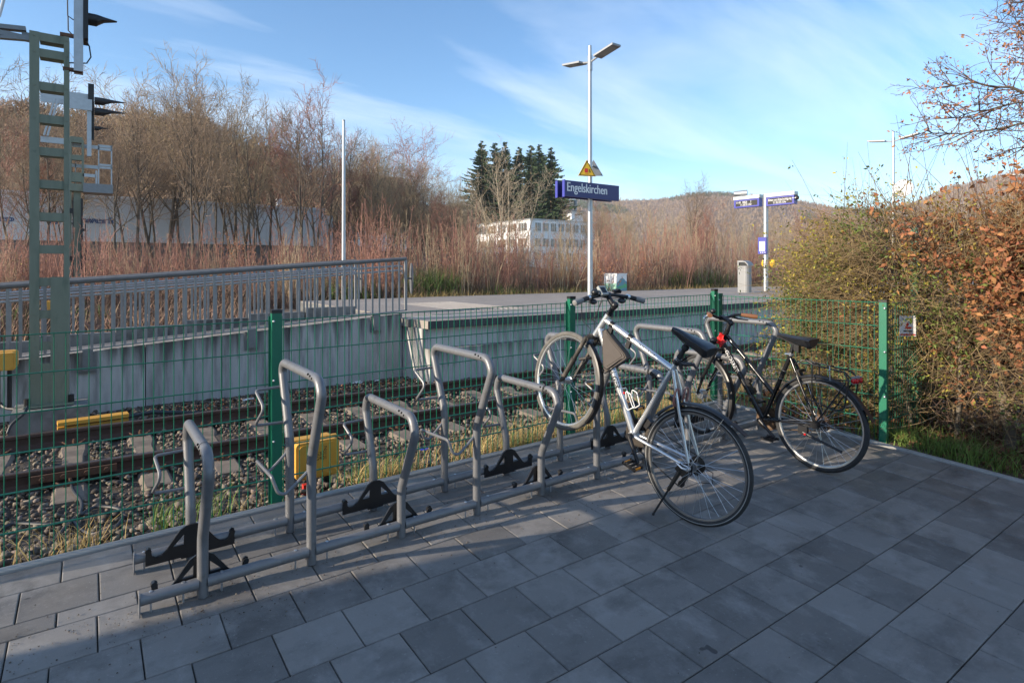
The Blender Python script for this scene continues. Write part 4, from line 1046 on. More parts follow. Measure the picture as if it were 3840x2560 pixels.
# ---------------------------------------------------------------- black bicycle
R_, F_ = (2.873, -.378, .376), (2.872, .663, .420)
B = bike_root('black trekking bicycle with rear carrier and red tail light, parked near the hedge', R_, F_)
RH, BB, SJ, HT, HB, FH = Q(0, 0), Q(.445, -.075), Q(.242, .47), Q(.802, .6), Q(.855, .445), Q(1.042, 0)
b = MB(); sd = unit(SJ - BB)
b.tube([SJ, BB], .0165, 16); b.tube([HT, HB], .021, 16); b.tube([Q(.842, .478), BB], .0215, 16); b.tube([Q(.818, .555), Q(.62, .38), BB + (SJ - BB) * .40], .0175, 16); b.cyl(BB - V(.036, 0, 0), BB + V(.036, 0, 0), .022, n=16)
fr = b.build('frame', 'frame_black', B)
for sg in (-1, 1):
    b = MB(); b.tube([SJ + V(.014 * sg, -.01, -.02), Q(.16, .32, .036 * sg), Q(.0, .03, .066 * sg)], [.0105, .0105, .0075], 10); b.build('seat_stay', 'frame_black', B)
    b = MB(); b.tube([BB + V(.022 * sg, -.01, 0), Q(.34, -.05, .034 * sg), Q(.02, -.002, .066 * sg)], [.0115, .011, .009], 10); b.build('chain_stay', 'frame_black', B)
    b = MB(); b.plate([[(-.02, -.018), (.07, -.028), (.07, -.006), (.02, .014), (.008, .03), (-.015, .02)]], Q(0, 0, .068 * sg), (0, 1, 0), (0, 0, 1), .006); b.build('dropout', 'black_plastic', B, smooth=False)
dtd = unit(BB - Q(.842, .478)); tube_text(B, 'GUDEREIT', .042, Q(.842, .478) + dtd * .07, dtd, .0215, 'letter_white', ang=.35, sx=1.02)
b = MB(); b.cyl(SJ, SJ + sd * .022, .0205, n=14); b.tube([SJ + V(-.02, 0, .012), SJ + V(-.03, .03, .01)], .006, 6); b.build('seat_clamp', 'alloy', B)
b = MB(); 
for t in (.13, .2): b.cyl(SJ - sd * t, SJ - sd * (t + .004), .0172, n=14, caps=False)
b.build('frame_bands', 'alloy', B)
STEER = math.radians(-9); sf = steer_fn(HT, HB, STEER); ax = unit(HT - HB); CR = HB - ax * .025
b = MB(sf); b.tube([HB, CR], .02, 12)
for sg in (-1, 1): b.tube([CR + V(.0, 0, .0), CR + V(.04 * sg, .006, .0), CR + V(.056 * sg, .012, -.035), Q(.985, .16, .058 * sg), Q(1.042, 0, .054 * sg)], [.019, .018, .0165, .0135, .009], 12)
b.build('fork', 'frame_black', B)
wheel(B, 'front_wheel', FH, (1, 0, 0), sf, 'tyre', 'alloy', False, .034, seed=.2, label='front wheel with silver hub dynamo')
b = MB(sf); b.cyl(FH - V(.026, 0, 0), FH + V(.026, 0, 0), .042, n=20); b.cyl(FH - V(.04, 0, 0), FH + V(.04, 0, 0), .03, n=18); b.build('hub_dynamo', 'alloy', B)
wheel(B, 'rear_wheel', RH, (1, 0, 0), None, 'tyre', 'alloy', False, .036, seed=.05, hubm='black_plastic')
b = MB(); b.cyl(RH - V(.05, 0, 0), RH + V(.03, 0, 0), .03, n=18); b.cyl(RH - V(.08, 0, 0), RH - V(.05, 0, 0), .026, n=16); b.build('gear_hub', 'black_plastic', B)
b = ring_gear(RH + V(.045, 0, 0), .062, 26, .004, .02); b.build('sprocket', 'rust_ring', B, smooth=False)
CL = Q(.872, .690)
b = MB(sf); b.tube([HT + ax * .0, HT + ax * .05], .018, 12); b.tube([HT + ax * .045, HT + ax * .075, CL], [.021, .02, .016], 12); b.cyl(CL - V(.022, 0, 0), CL + V(.022, 0, 0), .022, n=12); b.ball(HT + ax * .06 + V(0, -.015, 0), .022, 8, 5); b.build('stem', 'black_plastic', B)
b = MB(sf); bars = {}
pts = lambda sg: [CL, CL + V(.06 * sg, .004, .004), CL + V(.14 * sg, -.005, .03), CL + V(.2 * sg, -.04, .036), CL + V(.25 * sg, -.1, .032)]
b.tube(pts(-1)[::-1] + pts(1)[1:], .0122, 10); b.build('handlebar', 'black_plastic', B)
for sg in (-1, 1):
    a0, a1 = CL + V(.19 * sg, -.032, .036), CL + V(.275 * sg, -.135, .028); dd = a1 - a0
    b = MB(sf); b.tube([a0, a0 + dd * .3, a0 + dd * .8, a1], [.016, .018, .021, .017], 10); b.build('grip', 'grip_brown', B)
    c0 = CL + V(.15 * sg, -.006, .03); b = MB(sf); b.tube([c0, c0 + V(.0, .03, -.02), c0 + V(.05 * sg, .012, -.035), c0 + V(.11 * sg, -.045, -.04)], [.014, .012, .007, .005], 8); b.build('brake_lever', 'alloy' if sg < 0 else 'black_plastic', B)
    b = MB(sf); b.tube([c0 + V(0, .02, -.02), CL + V(.12 * sg, .08, -.08), CL + V(.09 * sg, .09, -.2), HB + V(.03 * sg, .05, .0), CR + V(.04 * sg, .05, -.05)], .0024, 6); b.build('brake_cable', 'black_rubber', B)
b = MB(sf); b.ball(CL + V(-.11, .0, .055), .023, 10, 6); b.build('bell', 'black_plastic', B)
b = MB(sf); b.ball(CR + V(-.01, .075, .06), .034, 12, 8, (1, .9, 1)); b.build('headlight', 'black_plastic', B)
PT = Q(.222, .565); b = MB(); b.tube([SJ, PT], .0135, 12); b.obox(PT + V(0, -.005, .01), V(.02, 0, 0), V(0, .03, 0), V(0, 0, .016)); b.obox(PT + V(0, -.03, -.025), V(.018, 0, 0), V(0, .02, .01), V(0, 0, .03)); b.build('seatpost', 'black_plastic', B)
saddle(B, Q(.352, .622), Q(.066, .622), .085, 'leather', .012)
b = ring_gear(BB + V(.048, 0, 0), .086, 38, .004, .05); b.build('chainring', 'rust_ring', B, smooth=False)
b = MB(); b.lathe([(.056, .03), (.056, .098), (.06, .098), (.06, .03)], BB, (1, 0, 0), 30); b.build('chain_guard', 'rust_ring', B, smooth=False)
crank(B, BB, math.radians(-145), -1, refl=False); crank(B, BB, math.radians(35), 1, refl=False)
b = MB(); b.tube([Q(0, .06, .045), BB + V(.05, 0, .086)], .0042, 6); b.tube([Q(0, -.06, .045), BB + V(.05, 0, -.086)], .0042, 6); b.build('chain', 'rust_ring', B)
b = mudguard(RH, WR + .014, math.radians(12), math.radians(150), .028); b.build('rear_mudguard', 'black_plastic', B)
b = MB(); e_ = RH + V(0, (WR + .014) * math.cos(math.radians(149)), (WR + .014) * math.sin(math.radians(149))); b.plate([[(-.028, 0), (.028, 0), (.02, -.1), (-.02, -.1)]], e_, (1, 0, 0), unit(V(0, .72, 1)), .004); b.build('mud_flap', 'black_plastic', B, smooth=False)
mf = mudguard(FH, WR + .014, math.radians(40), math.radians(205), .026, 22); mf.v = [tuple(sf(np.array(q))) for q in mf.v]; mf.build('front_mudguard', 'black_plastic', B)
# rear carrier
b = MB(); zt = .45
for l in (-.045, .045): b.tube(rounded([Q(.115, .43, l), Q(.06, zt - .01, l), Q(-.19, zt - .028, l), Q(-.235, zt - .07, l)], .02), .0055, 8)
b.tube(rounded([Q(.06, zt - .01, -.022), Q(.115, zt + .01, -.022), Q(.12, zt + .01, .022), Q(.06, zt - .01, .022)], .015), .0055, 8)
for a in (.05, -.06, -.17): b.cyl(Q(a, zt - .012 - .0 * a, -.045), Q(a, zt - .012, .045), .005, n=8)
b.tube([Q(.115, .43, -.045), Q(.165, .445, -.03), Q(.2, .405, -.02)], .005, 8); b.tube([Q(.115, .43, .045), Q(.165, .445, .03), Q(.2, .405, .02)], .005, 8)
for sg in (-1, 1):
    l = .058 * sg
    b.tube([Q(.045, zt - .01, l * .8), Q(.035, .2, l * 1.1), Q(.012, .02, l * 1.2)], .0055, 8); b.tube([Q(-.2, zt - .1, l), Q(-.1, .17, l * 1.15), Q(-.0, .01, l * 1.2)], .0055, 8)
    b.tube(rounded([Q(-.19, zt - .035, l), Q(-.225, zt - .08, l * 1.2), Q(-.205, .17, l * 1.3), Q(-.15, .145, l * 1.3), Q(.06, .185, l * 1.2)], .03), .0055, 8)
    b.tube([Q(.045, .33, l), Q(-.2, zt - .1, l)], .0045, 8)
cr_ = b.build('rear_carrier', 'black_plastic', B)
b = MB(); b.obox(Q(-.245, zt - .075), V(.05, 0, 0), V(0, .014, 0), V(0, 0, .024)); tl = b.build('tail_light', 'bin_grey', B)
b = MB()
for l in (-.027, .027): b.cyl(Q(-.258, zt - .077, l), Q(-.266, zt - .077, l), .019, n=16); b.ball(Q(-.262, zt - .077, l), .02, 12, 6, (1, .6, 1))
b.ball(Q(-.25, zt - .077, -.05), .019, 10, 6, (.5, 1, 1)); b.build('red_lens', 'red_lens', tl)
b = MB(); b.tube([Q(-.08, zt, -.05), Q(-.085, zt - .05, -.055), Q(-.09, zt - .11, -.05)], .004, 6); b.ball(Q(-.083, zt - .03, -.055), .009, 8, 5); b.build('strap_cord', 'galvanised', B)
b = MB(); b.obox(Q(.075, -.05, -.085), V(.012, 0, 0), V(0, .035, 0), V(0, 0, .03)); ks = b.build('kickstand', 'black_plastic', B)
b = MB(); b.tube([Q(.07, -.065, -.095), Q(-.02, -.085, -.1), Q(-.19, -.12, -.105), Q(-.215, -.128, -.105)], [.011, .01, .009, .011], 8); b.build('kickstand_leg', 'black_plastic', ks)
b = MB(); b.cyl(Q(.045, -.07, -.112), Q(.045, -.07, -.118), .008, n=10); b.build('red_button', 'red_lens', ks)
b = MB(); c0 = Q(.842, .478) + dtd * .41; up_ = V(0, -.75, .66); b.obox(c0 + V(0, 0, 0) + up_ * .035, V(.014, 0, 0), dtd * .055, up_ * .012); b.obox(c0 + up_ * .05 - dtd * .03, V(.02, 0, 0), dtd * .014, up_ * .016); b.obox(c0 + up_ * .045 + dtd * .05, V(.018, 0, 0), dtd * .02, up_ * .014); b.build('lock_holder', 'black_plastic', B, smooth=False)
b = MB(); bp_ = Q(.145, .3)
for sg in (-1, 1): b.tube([bp_ + V(.034 * sg, .03, .06), bp_ + V(.036 * sg, -.01, -.03)], [.009, .012], 8)
b.obox(bp_ + V(0, .01, .07), V(.05, 0, 0), V(0, .01, 0), V(0, 0, .01)); b.build('rear_brake', 'black_plastic', B)
b = MB(sf)
for sg in (-1, 1): b.tube([CR + V(.05 * sg, .03, -.02), CR + V(.05 * sg, .05, -.08)], [.008, .012], 8)
b.build('front_brake', 'black_plastic', B)
# red cloth caught between saddle and head tube of the black bicycle
b = MB(); c = V(2.80, .41, .93); g = []
for j in range(7):
    for i in range(6): g.append(c + V(.022 * math.sin(i * 2.1 + j), (i - 2.5) * (.006 + .004 * j * (6 - j) / 2.5) * .8 + .012 * math.sin(j * 2.2), (j - 3) * .018 + .014 * math.sin(i * 2.7 + j * 1.3)))
b.add(g, [(j * 6 + i, j * 6 + i + 1, j * 6 + 7 + i, j * 6 + 6 + i) for j in range(6) for i in range(5)]); b.build('red_cloth', 'red_cloth', None, label='crumpled red cloth tucked at the head tube of the black bicycle', cat='cloth')
# ================================================================== things of the station
def lamp_post(label, x, y, zb, H, s=1.0):
    t_ = thing('platform_lamp', label, 'lamp post', (x, y, zb), 'double platform lamps')
    b = MB(); b.cyl((x, y, zb), (x, y, zb + H), .085 * s, .05 * s, n=16); b.cyl((x, y, zb + H), (x, y, zb + H + .02), .05, .03, n=12); b.cyl((x, y, zb + H - .75), (x, y, zb + H - .3), .075, n=14); b.build('pole', 'galvanised', t_)
    for sg in (-1, 1):
        b = MB(); b.tube([(x, y, zb + H - .5), (x, y + sg * .35, zb + H - .42)], .03, 10); b.build('arm', 'lamp_grey', t_)
        b = MB(); c = V(x, y + sg * .72, zb + H - .36); b.obox(c, V(.17, 0, 0), V(0, .4, .06 * sg), V(0, 0, .028)); h_ = b.build('lamp_head', 'lamp_grey', t_, smooth=False)
        b = MB(); b.obox(c + V(0, .04 * sg, -.03), V(.12, 0, 0), V(0, .26, .039 * sg), V(0, 0, .004)); b.build('diffuser', 'screen_grey', h_, smooth=False)
lx, ly = 10.9, 10.75
H1 = at_y(2209, 172, ly)[2] - PZ
lamp_post('tall grey double platform lamp carrying the blue station sign', lx, ly, PZ, H1)
q = at_d(3350, 493, 29); lamp_post('grey double platform lamp behind the hedge, with the round clock', q[0], q[1], PZ, q[2] - PZ)
q3 = at_d(3850, 630, 40); lamp_post('distant double platform lamp cut off by the right edge of the picture', q3[0], q3[1], PZ, q3[2] - PZ)
# station name sign, two boards either side of the pole
sgn = thing('station_sign', 'long dark blue station name sign with white letters on the lamp post', 'sign', (lx, ly, PZ))
for yy, nm in ((ly - .16, 'front_board'), (ly + .16, 'back_board')):
    ql, qr = at_y(2115.5, 736, ly - .16), at_y(2318, 750, ly - .16); zt = at_y(2115.5, 675.5, ly - .16)[2]; z0 = ql[2]
    b = MB(); b.box((ql[0], yy - .04, z0), (qr[0], yy + .04, zt)); bd = b.build(nm, 'sign_blue', sgn, smooth=False)
    b = MB(); b.box((ql[0] - .03, yy - .05, z0 - .015), (ql[0], yy + .05, zt + .015)); b.build('board_end', 'sign_blue_edge', bd, smooth=False)
    if nm == 'front_board':
        hgt = zt - z0; tx = at_y(2125, 700, ly - .2)[0]; wtx = at_y(2274, 700, ly - .2)[0] - tx
        vs, fs = text_geo('Engelskirchen', 1.0); wd = vs[:, 0].max() - vs[:, 0].min(); size = hgt * .80
        text_on('station_name', 'Engelskirchen', size, (tx, yy - .04, z0 + hgt * .34), (1, 0, 0), (0, 0, 1), 'letter_white', bd, sx=wtx / (wd * size), bold=.008, off=.004)
b = MB(); 
for dz in (.1, .38): b.obox((lx, ly, ql[2] + dz), V(.1, 0, 0), V(0, .16, 0), V(0, 0, .03))
b.build('bracket', 'galv_dark', sgn, smooth=False)
# warning triangles
tri = thing('warning_sign', 'yellow triangular warning sign with red train symbol above the station sign', 'sign', (lx, ly, 3.5))
c = at_y(2201, 640, ly - .14); un = unit(V(.62, -.2, 0)); 
def tri_pts(s): return [(-s, -s * .58), (s, -s * .58), (0, s * 1.155)]
S_ = .29
b = MB(); b.plate([tri_pts(S_)], c, un, (0, 0, 1), .012); tp = b.build('plate', 'sign_yellow', tri, smooth=False)
nn = np.cross(un, V(0, 0, 1)); b = MB(); b.plate([tri_pts(S_ * .9), tri_pts(S_ * .8)[::-1]], c + nn * .009, un, V(0, 0, 1), .002); b.build('border', 'letter_black', tp, smooth=False)
b = MB(); b.plate([[(-.07, -.06), (.02, -.06), (.03, -.03), (.03, .05), (.015, .065), (-.065, .065), (-.08, .05), (-.08, -.03)]], c + nn * .009, un, V(0, 0, 1), .002); b.plate([[(-.06, -.1), (.06, -.1), (.06, -.09), (-.06, -.09)]], c + nn * .009, un, V(0, 0, 1), .002); b.build('train_symbol', 'sign_red', tp, smooth=False)
b = MB(); b.plate([[(.06, -.06), (.075, -.01), (.07, .05), (.09, .055), (.1, .0), (.12, -.05), (.105, -.055), (.088, -.015), (.072, -.065)]], c + nn * .009, un, V(0, 0, 1), .002); b.build('figure_symbol', 'letter_black', tp, smooth=False)
tr2 = thing('warning_sign', 'grey back of the second triangular warning sign behind the lamp post', 'sign', (lx, ly + .1, 3.5))
c2 = at_y(2226, 640, ly + .14); b = MB(); b.plate([tri_pts(S_)], c2, unit(V(.5, -.45, 0)), (0, 0, 1), .012); b.build('plate', 'galv_dark', tr2, smooth=False)
b = MB(); b.obox(c2 + V(-.03, -.06, .12), V(.1, .02, 0), V(0, .05, 0), V(0, 0, .015)); b.build('clamp', 'galv_dark', tr2, smooth=False)
# clock on the lamp behind the hedge
ck = thing('station_clock', 'round white platform clock on the lamp post behind the hedge', 'clock', (q[0], q[1], PZ))
cc = at_d(3387, 705, 28.6); nrm = unit(V(-.86, -.5, 0)); b = MB(); b.cyl(cc - nrm * .06, cc + nrm * .06, .42, n=28); cf = b.build('case', 'galv_dark', ck)
b = MB(); b.cyl(cc + nrm * .061, cc + nrm * .066, .4, n=28); b.build('dial', 'white_paint', cf)
b = MB(); hu = unit(np.cross(V(0, 0, 1), nrm))
for k in range(12):
    a = math.pi / 6 * k; d = math.cos(a) * V(0, 0, 1) + math.sin(a) * hu; b.bar(cc + nrm * .068 + d * .31, cc + nrm * .068 + d * .38, .03, .004, nrm)
b.bar(cc + nrm * .068, cc + nrm * .068 + .22 * unit(V(0, 0, .8) + hu * .3), .035, .004, nrm); b.bar(cc + nrm * .069, cc + nrm * .069 + .32 * unit(V(0, 0, -.7) - hu * .6), .028, .004, nrm); b.build('marks_and_hands', 'letter_black', cf, smooth=False)
b = MB(); b.bar(cc - V(0, 0, 0), (q[0], q[1], cc[2]), .05, .05); b.build('clock_arm', 'galv_dark', ck, smooth=False)
# passenger display on its pole
dx_, dy_ = 20.41, 10.81
dp = thing('passenger_display', 'blue two-sided passenger display on a pale pole on the platform', 'display', (dx_, dy_, PZ))
zt = at_x(2871, 728, dx_)[2]
b = MB(); b.cyl((dx_, dy_, PZ), (dx_, dy_, zt), .095, n=16); b.build('pole', 'galvanised', dp)
for (u0, u1, v0, v1, l1, l2, sx2) in ((2759, 2853, 753, 782, '11:45   RB25     2', '11:33:35 Uhr', .3), (2879, 2984, 742, 774, 'Bitten um Entschuldigung +++', '11:33:35 Uhr', .3)):
    yl, yr = at_x(u0, 760, dx_)[1], at_x(u1, 760, dx_)[1]; za, zb = at_x(u0, v1, dx_)[2], at_x(u0, v0, dx_)[2]
    b = MB(); b.box((dx_ - .12, yr, za), (dx_ + .12, yl, zb)); bo = b.build('display_board', 'sign_blue_edge', dp, smooth=False)
    b = MB(); b.box((dx_ - .124, yr + .08, za + .055), (dx_ - .12, yl - .08, zb - .055)); b.build('screen', 'display_dark', bo, smooth=False)
    b = MB(); b.box((dx_ - .14, yr - .02, zb + .01), (dx_ + .14, yl + .02, zb + .14)); b.build('roof_cover', 'galvanised', bo, smooth=False)
    hh = (zb - za)
    text_on('display_text', l1, hh * .38, (dx_ - .124, yl - .1, za + hh * .52), (0, -1, 0), (0, 0, 1), 'letter_white', bo, off=.003, sx=.72 if len(l1) > 20 else .8)
    text_on('display_text', l2, hh * .38, (dx_ - .124, (yl + yr) / 2 + .28, za + hh * .2), (0, -1, 0), (0, 0, 1), 'letter_white', bo, off=.003, sx=.8)
tcx = at_x(2864, 920, dx_ - .1); b = MB(); b.box((dx_ - .18, tcx[1] - .16, at_x(2864, 952, dx_)[2]), (dx_ - .1, tcx[1] + .2, at_x(2864, 890, dx_)[2])); tcs = b.build('timetable_case', 'sign_blue_edge', dp, smooth=False)
b = MB(); zc_ = at_x(2864, 925, dx_)[2]; b.box((dx_ - .185, tcx[1] - .1, zc_ - .18), (dx_ - .18, tcx[1] + .14, zc_ + .2)); b.build('timetable', 'white_paint', tcs, smooth=False)
b = MB()
for k in range(3): b.box((dx_ - .185, tcx[1] + .06 - .09 * k, zc_ - .25), (dx_ - .18, tcx[1] + .1 - .09 * k, zc_ - .22))
b.build('symbols', 'white_paint', tcs, smooth=False)
spk = at_x(2780, 725, dx_); b = MB(); b.cyl((dx_ - .1, spk[1] + .25, spk[2]), (dx_ + .1, spk[1] - .2, spk[2]), .1, .13, n=12); b.cyl((dx_, spk[1], spk[2] - .2), (dx_, spk[1], spk[2]), .03, n=8); b.build('loudspeaker', 'galvanised', dp)
cmr = at_x(2988, 741, dx_); b = MB(); b.ball(cmr, .09, 10, 6); b.build('camera_dome', 'signal_black', dp)
yb = at_x(2870, 987, dx_ + .2); b = MB()
for sg in (-1, 1): b.ball(V(dx_ + .2, dy_ + .17 * sg, yb[2]), .16, 12, 8, (.7, .8, 1))
b.build('yellow_validator', 'sign_yellow', dp)
# litter bin
bx, by = 18.5, 10.5; hb_ = at_x(2794, 977, bx)[2] - PZ
bn = thing('litter_bin', 'tall pale grey litter bin with rounded black hood beside the display pole', 'litter bin', (bx, by, PZ))
b = MB(); pf = [(-.17, -.17), (.17, -.17), (.17, .12)] + [(.17 * math.cos(a), .12 + .14 * math.sin(a)) for a in np.linspace(.2, math.pi - .2, 7)] + [(-.17, .12)]
b.plate([pf], (bx, by, PZ + (hb_ - .2) / 2), (1, 0, 0), (0, -1, 0), hb_ - .2); b.build('body', 'bin_grey', bn, smooth=False)
b = MB(); sec = [(-.18, .0), (-.18, .2), (.02, .2), (.16, .16), (.26, .06), (.27, 0), (.24, .0), (.22, .05), (.13, .13), (-.12, .13), (-.12, .0)]; b.plate([sec], (bx, by, PZ + hb_ - .198), (0, -1, 0), (0, 0, 1), .35); b.build('hood', 'bin_grey', bn, smooth=False)
b = MB(); b.box((bx - .15, by - .2, PZ + hb_ - .196), (bx + .15, by + .1, PZ + hb_ - .1)); b.build('slot', 'signal_black', bn, smooth=False)
# painted cabinet at the far edge of the platform
cx0, cy0 = 15.5, 14.3; qa = at_x(2287, 1060, 15.2)
u0 = at_y(2312, 1050, cy0); u1 = at_y(2350, 1050, cy0); zc0, zc1 = at_y(2320, 1092, cy0)[2], at_y(2320, 1028, cy0)[2]
cb = thing('utility_cabinet', 'white utility cabinet painted with teal and green hills at the platform edge', 'cabinet', (u0[0], cy0, zc0))
XL, XR = u0[0], u1[0]; b = MB(); b.box((XL, cy0, zc0 - .2), (XR, cy0 + .7, zc1)); cbo = b.build('body', 'white_paint', cb, smooth=False)
w_ = XR - XL; h_ = zc1 - zc0; f_ = lambda q: (q[0] * w_, q[1] * h_)
b = MB(); b.plate([[f_(p) for p in ((0, 0), (1, 0), (1, .55), (.88, .6), (.75, .72), (.55, .76), (.35, .72), (.2, .58), (0, .5))]], (XL, cy0 - .002, zc0), (1, 0, 0), (0, 0, 1), .003); b.build('painted_hill', 'art_teal', cbo, smooth=False)
b = MB(); b.plate([[f_(p) for p in ((0, 0), (1, 0), (1, .4), (.8, .44), (.55, .34), (.3, .3), (0, .22))]], (XL, cy0 - .005, zc0), (1, 0, 0), (0, 0, 1), .003); b.build('painted_field', 'art_green', cbo, smooth=False)
b = MB(); b.plate([[f_(p) for p in ((.1, 0), (1, 0), (1, .2), (.6, .18), (.3, .1))]], (XL, cy0 - .008, zc0), (1, 0, 0), (0, 0, 1), .003); b.build('painted_fence', 'art_teal', cbo, smooth=False)
b = MB(); b.box((XL - .004, cy0, zc0), (XL - .001, cy0 + .7, zc0 + h_ * .45)); b.build('painted_side', 'art_mint', cbo, smooth=False)
b = MB(); b.box((XL - .02, cy0 - .02, zc1), (XR + .02, cy0 + .72, zc1 + .03)); b.build('lid', 'white_paint', cbo, smooth=False)
# plain pole behind the ramp
px0, py0 = 4.53, 14.39; zt = at_y(1288, 454, py0)[2]
pp = thing('plain_pole', 'tall plain pale tapering pole behind the ramp railing', 'pole', (px0, py0, PZ)); b = MB(); b.cyl((px0, py0, .3), (px0, py0, zt), .065, .04, n=16); b.build('shaft', 'galvanised', pp)
b = MB(); b.cyl((px0, py0, zt), (px0, py0, zt + .03), .042, n=12); b.build('pole_cap', 'galv_dark', pp)

# ---------------------------------------------------------------- signal masts
def mast(label, x0, x1, y0, y1, zb, zt, zs, low):
    t_ = thing('signal_mast', label, 'signal mast', ((x0 + x1) / 2, y0, zb))
    w = .095
    b = MB(); b.box((x0, y0, zb), (x0 + w, y0 + .012, zt)); b.box((x0, y0 + .012, zb), (x0 + .012, y1, zt)); b.build('left_channel', 'mast_green', t_, smooth=False)
    b = MB(); b.box((x1 - w * .55, y0, zb), (x1, y0 + .012, zt)); b.box((x1 - .012, y0 + .012, zb), (x1, y1, zt)); b.build('right_channel', 'mast_green', t_, smooth=False)
    for z_ in zs:
        b = MB(); b.box((x0 + w, y0 + .014, z_ - .1), (x1 - w * .55, y0 + .024, z_)); b.box((x0 + w, y0 + .024, z_ - .1), (x1 - w * .55, y1 - .03, z_ - .09)); bt = b.build('batten_plate', 'mast_green', t_, smooth=False)
        for xx_ in (x0 + w * .5, x1 - w * .28): b = MB(); b.cyl((xx_, y0 - .008, z_ - .05), (xx_, y0, z_ - .05), .011, n=6); b.build('bolt', 'mast_green', bt, smooth=False)
    if low:
        b = MB(); b.box((x1 - w * .55 - .13, y0 - .002, zb), (x1 - w * .5, y0 + .01, 1.42)); b.build('gusset', 'mast_green', t_, smooth=False)
        b = MB(); b.box((x0 + w, y0 + .003, zb), (x1 - w * .5 - .1, y0 + .02, .38)); b.build('foot_plate', 'mast_green', t_, smooth=False)
        b = MB(); b.box((x0 - .05, y0 - .05, zb), (x1 + .05, y1 + .03, zb + .03)); b.build('base_plate', 'mast_green', t_, smooth=False)
        b = MB()
        for xx_ in (x0 - .02, x1 + .02): b.cyl((xx_, y0 - .02, zb + .03), (xx_, y0 - .02, zb + .12), .03, n=8)
        b.build('anchor_bolt', 'signal_black', t_, smooth=False)
    return t_
zs = [4.36, 4.168] + [3.77 - .393 * i for i in range(8)] + [.64]
m1 = mast('near green signal mast of two channels with ladder-like battens beside the track', -2.115, -1.734, 6.45, 6.66, -.14, 4.36, zs, True)
fd = thing('mast_foundation', 'dark concrete foundation block under the near green signal mast', 'foundation', (-1.92, 6.55, -.5)); b = MB()
b.add([(-2.32, 6.2, -.62), (-1.5, 6.2, -.62), (-1.5, 6.9, -.62), (-2.32, 6.9, -.62), (-2.27, 6.24, -.15), (-1.55, 6.24, -.15), (-1.55, 6.86, -.15), (-2.27, 6.86, -.15)], [(0, 3, 2, 1), (4, 5, 6, 7), (0, 1, 5, 4), (1, 2, 6, 5), (2, 3, 7, 6), (3, 0, 4, 7)]); b.build('block', 'old_concrete', fd, smooth=False)
def hood(b, p, L, r, d=(1, 0, 0)):                    # long pointed sun hood over a signal lens
    d = unit(d); u, w = V(0, -d[0], 0) * -1, V(0, 0, 1); u = unit(np.cross(w, d)); n = 12; p = np.asarray(p)
    for (s, rr, cut) in ((0, r, 1.0),): pass
    rings = []
    for (s, rr, lo) in ((0, r, -1.0), (.28, r, -1.0), (.36, r * .95, -.55), (.55, r * .8, .1), (1.0, r * .35, .62)):
        ring = []
        for i in range(n):
            a = 2 * math.pi * i / n; cz = math.sin(a); zz = max(cz, lo) ; ring.append(p + d * L * s + u * rr * math.cos(a) + w * (r * .0 + (zz * rr if lo < .3 else zz * rr + (r - rr) * .35)))
        rings.append(ring)
    for rg in rings: b.add(rg, [])
    o = len(b.v) - n * len(rings)
    for j in range(len(rings) - 1):
        for i in range(n): b.f.append([o + j * n + i, o + j * n + (i + 1) % n, o + (j + 1) * n + (i + 1) % n, o + (j + 1) * n + i]); b.mi.append(0)
    b.f.append([o + i for i in range(n - 1, -1, -1)]); b.f.append([o + (len(rings) - 1) * n + i for i in range(n)]); b.mi += [0, 0]
yS = 6.5
A1 = lambda u, v: at_y(u, v, yS)
s1 = thing('railway_signal', 'black railway signal with pointed hood hung high on the near mast', 'railway signal', tuple(A1(294, 200)))
p0, p1 = A1(277, 270), A1(312, 0); b = MB(); b.box((p0[0], yS - .08, p0[2]), (p1[0], yS + .1, p1[2] + 1.2)); b.build('support_box', 'galvanised', s1, smooth=False)
p0, p1 = A1(312, 150), A1(331, 0); b = MB(); b.box((p0[0], yS - .09, p0[2]), (p1[0], yS + .22, p1[2] + 1.2)); b.build('signal_panel', 'signal_black', s1, smooth=False)
pc = A1(331, 72); b = MB(); hood(b, pc, .3, .075); b.build('signal_hood', 'signal_black', s1)
b = MB(); pa, pb = A1(255, 262), A1(308, 262); b.bar((pa[0] - .05, yS - .02, pa[2]), (pb[0], yS - .02, pa[2]), .07, .035); pa = A1(225, 130); b.bar((pa[0], yS - .02, pa[2]), (p0[0], yS - .02, pa[2]), .05, .04); b.build('bracket', 'rust', s1, smooth=False)
b = MB(); b.tube([A1(317, 140), A1(335, 175), A1(341, 215), A1(325, 238), A1(300, 238), A1(256, 236)], .008, 8); b.tube([A1(253, 0), A1(254, 60), A1(275, 75), A1(308, 82)], .007, 8); b.tube([A1(255, 60), A1(256, 115), A1(272, 132)], .007, 8); b.build('signal_cable', 'cable', s1)
brk = thing('mast_bracket', 'weathered galvanised cantilever arm bolted to the top of the near mast', 'bracket', tuple(A1(60, 130))); b = MB()
b.bar(A1(-160, 85), A1(98, 112), .1, .05); b.bar(A1(-160, 128), A1(112, 150), .08, .03); b.bar(A1(-60, 110), A1(110, 148), .07, .06); b.plate([[(-.09, -.05), (.06, -.02), (.08, .03), (-.09, .05)]], A1(118, 140), (1, 0, 0), (0, 0, 1), .03); b.build('arm', 'galv_dark', brk, smooth=False)
b = MB(); b.tube([A1(30, -60), A1(-3, 62)], .016, 8); b.build('stay_rod', 'galvanised', brk)
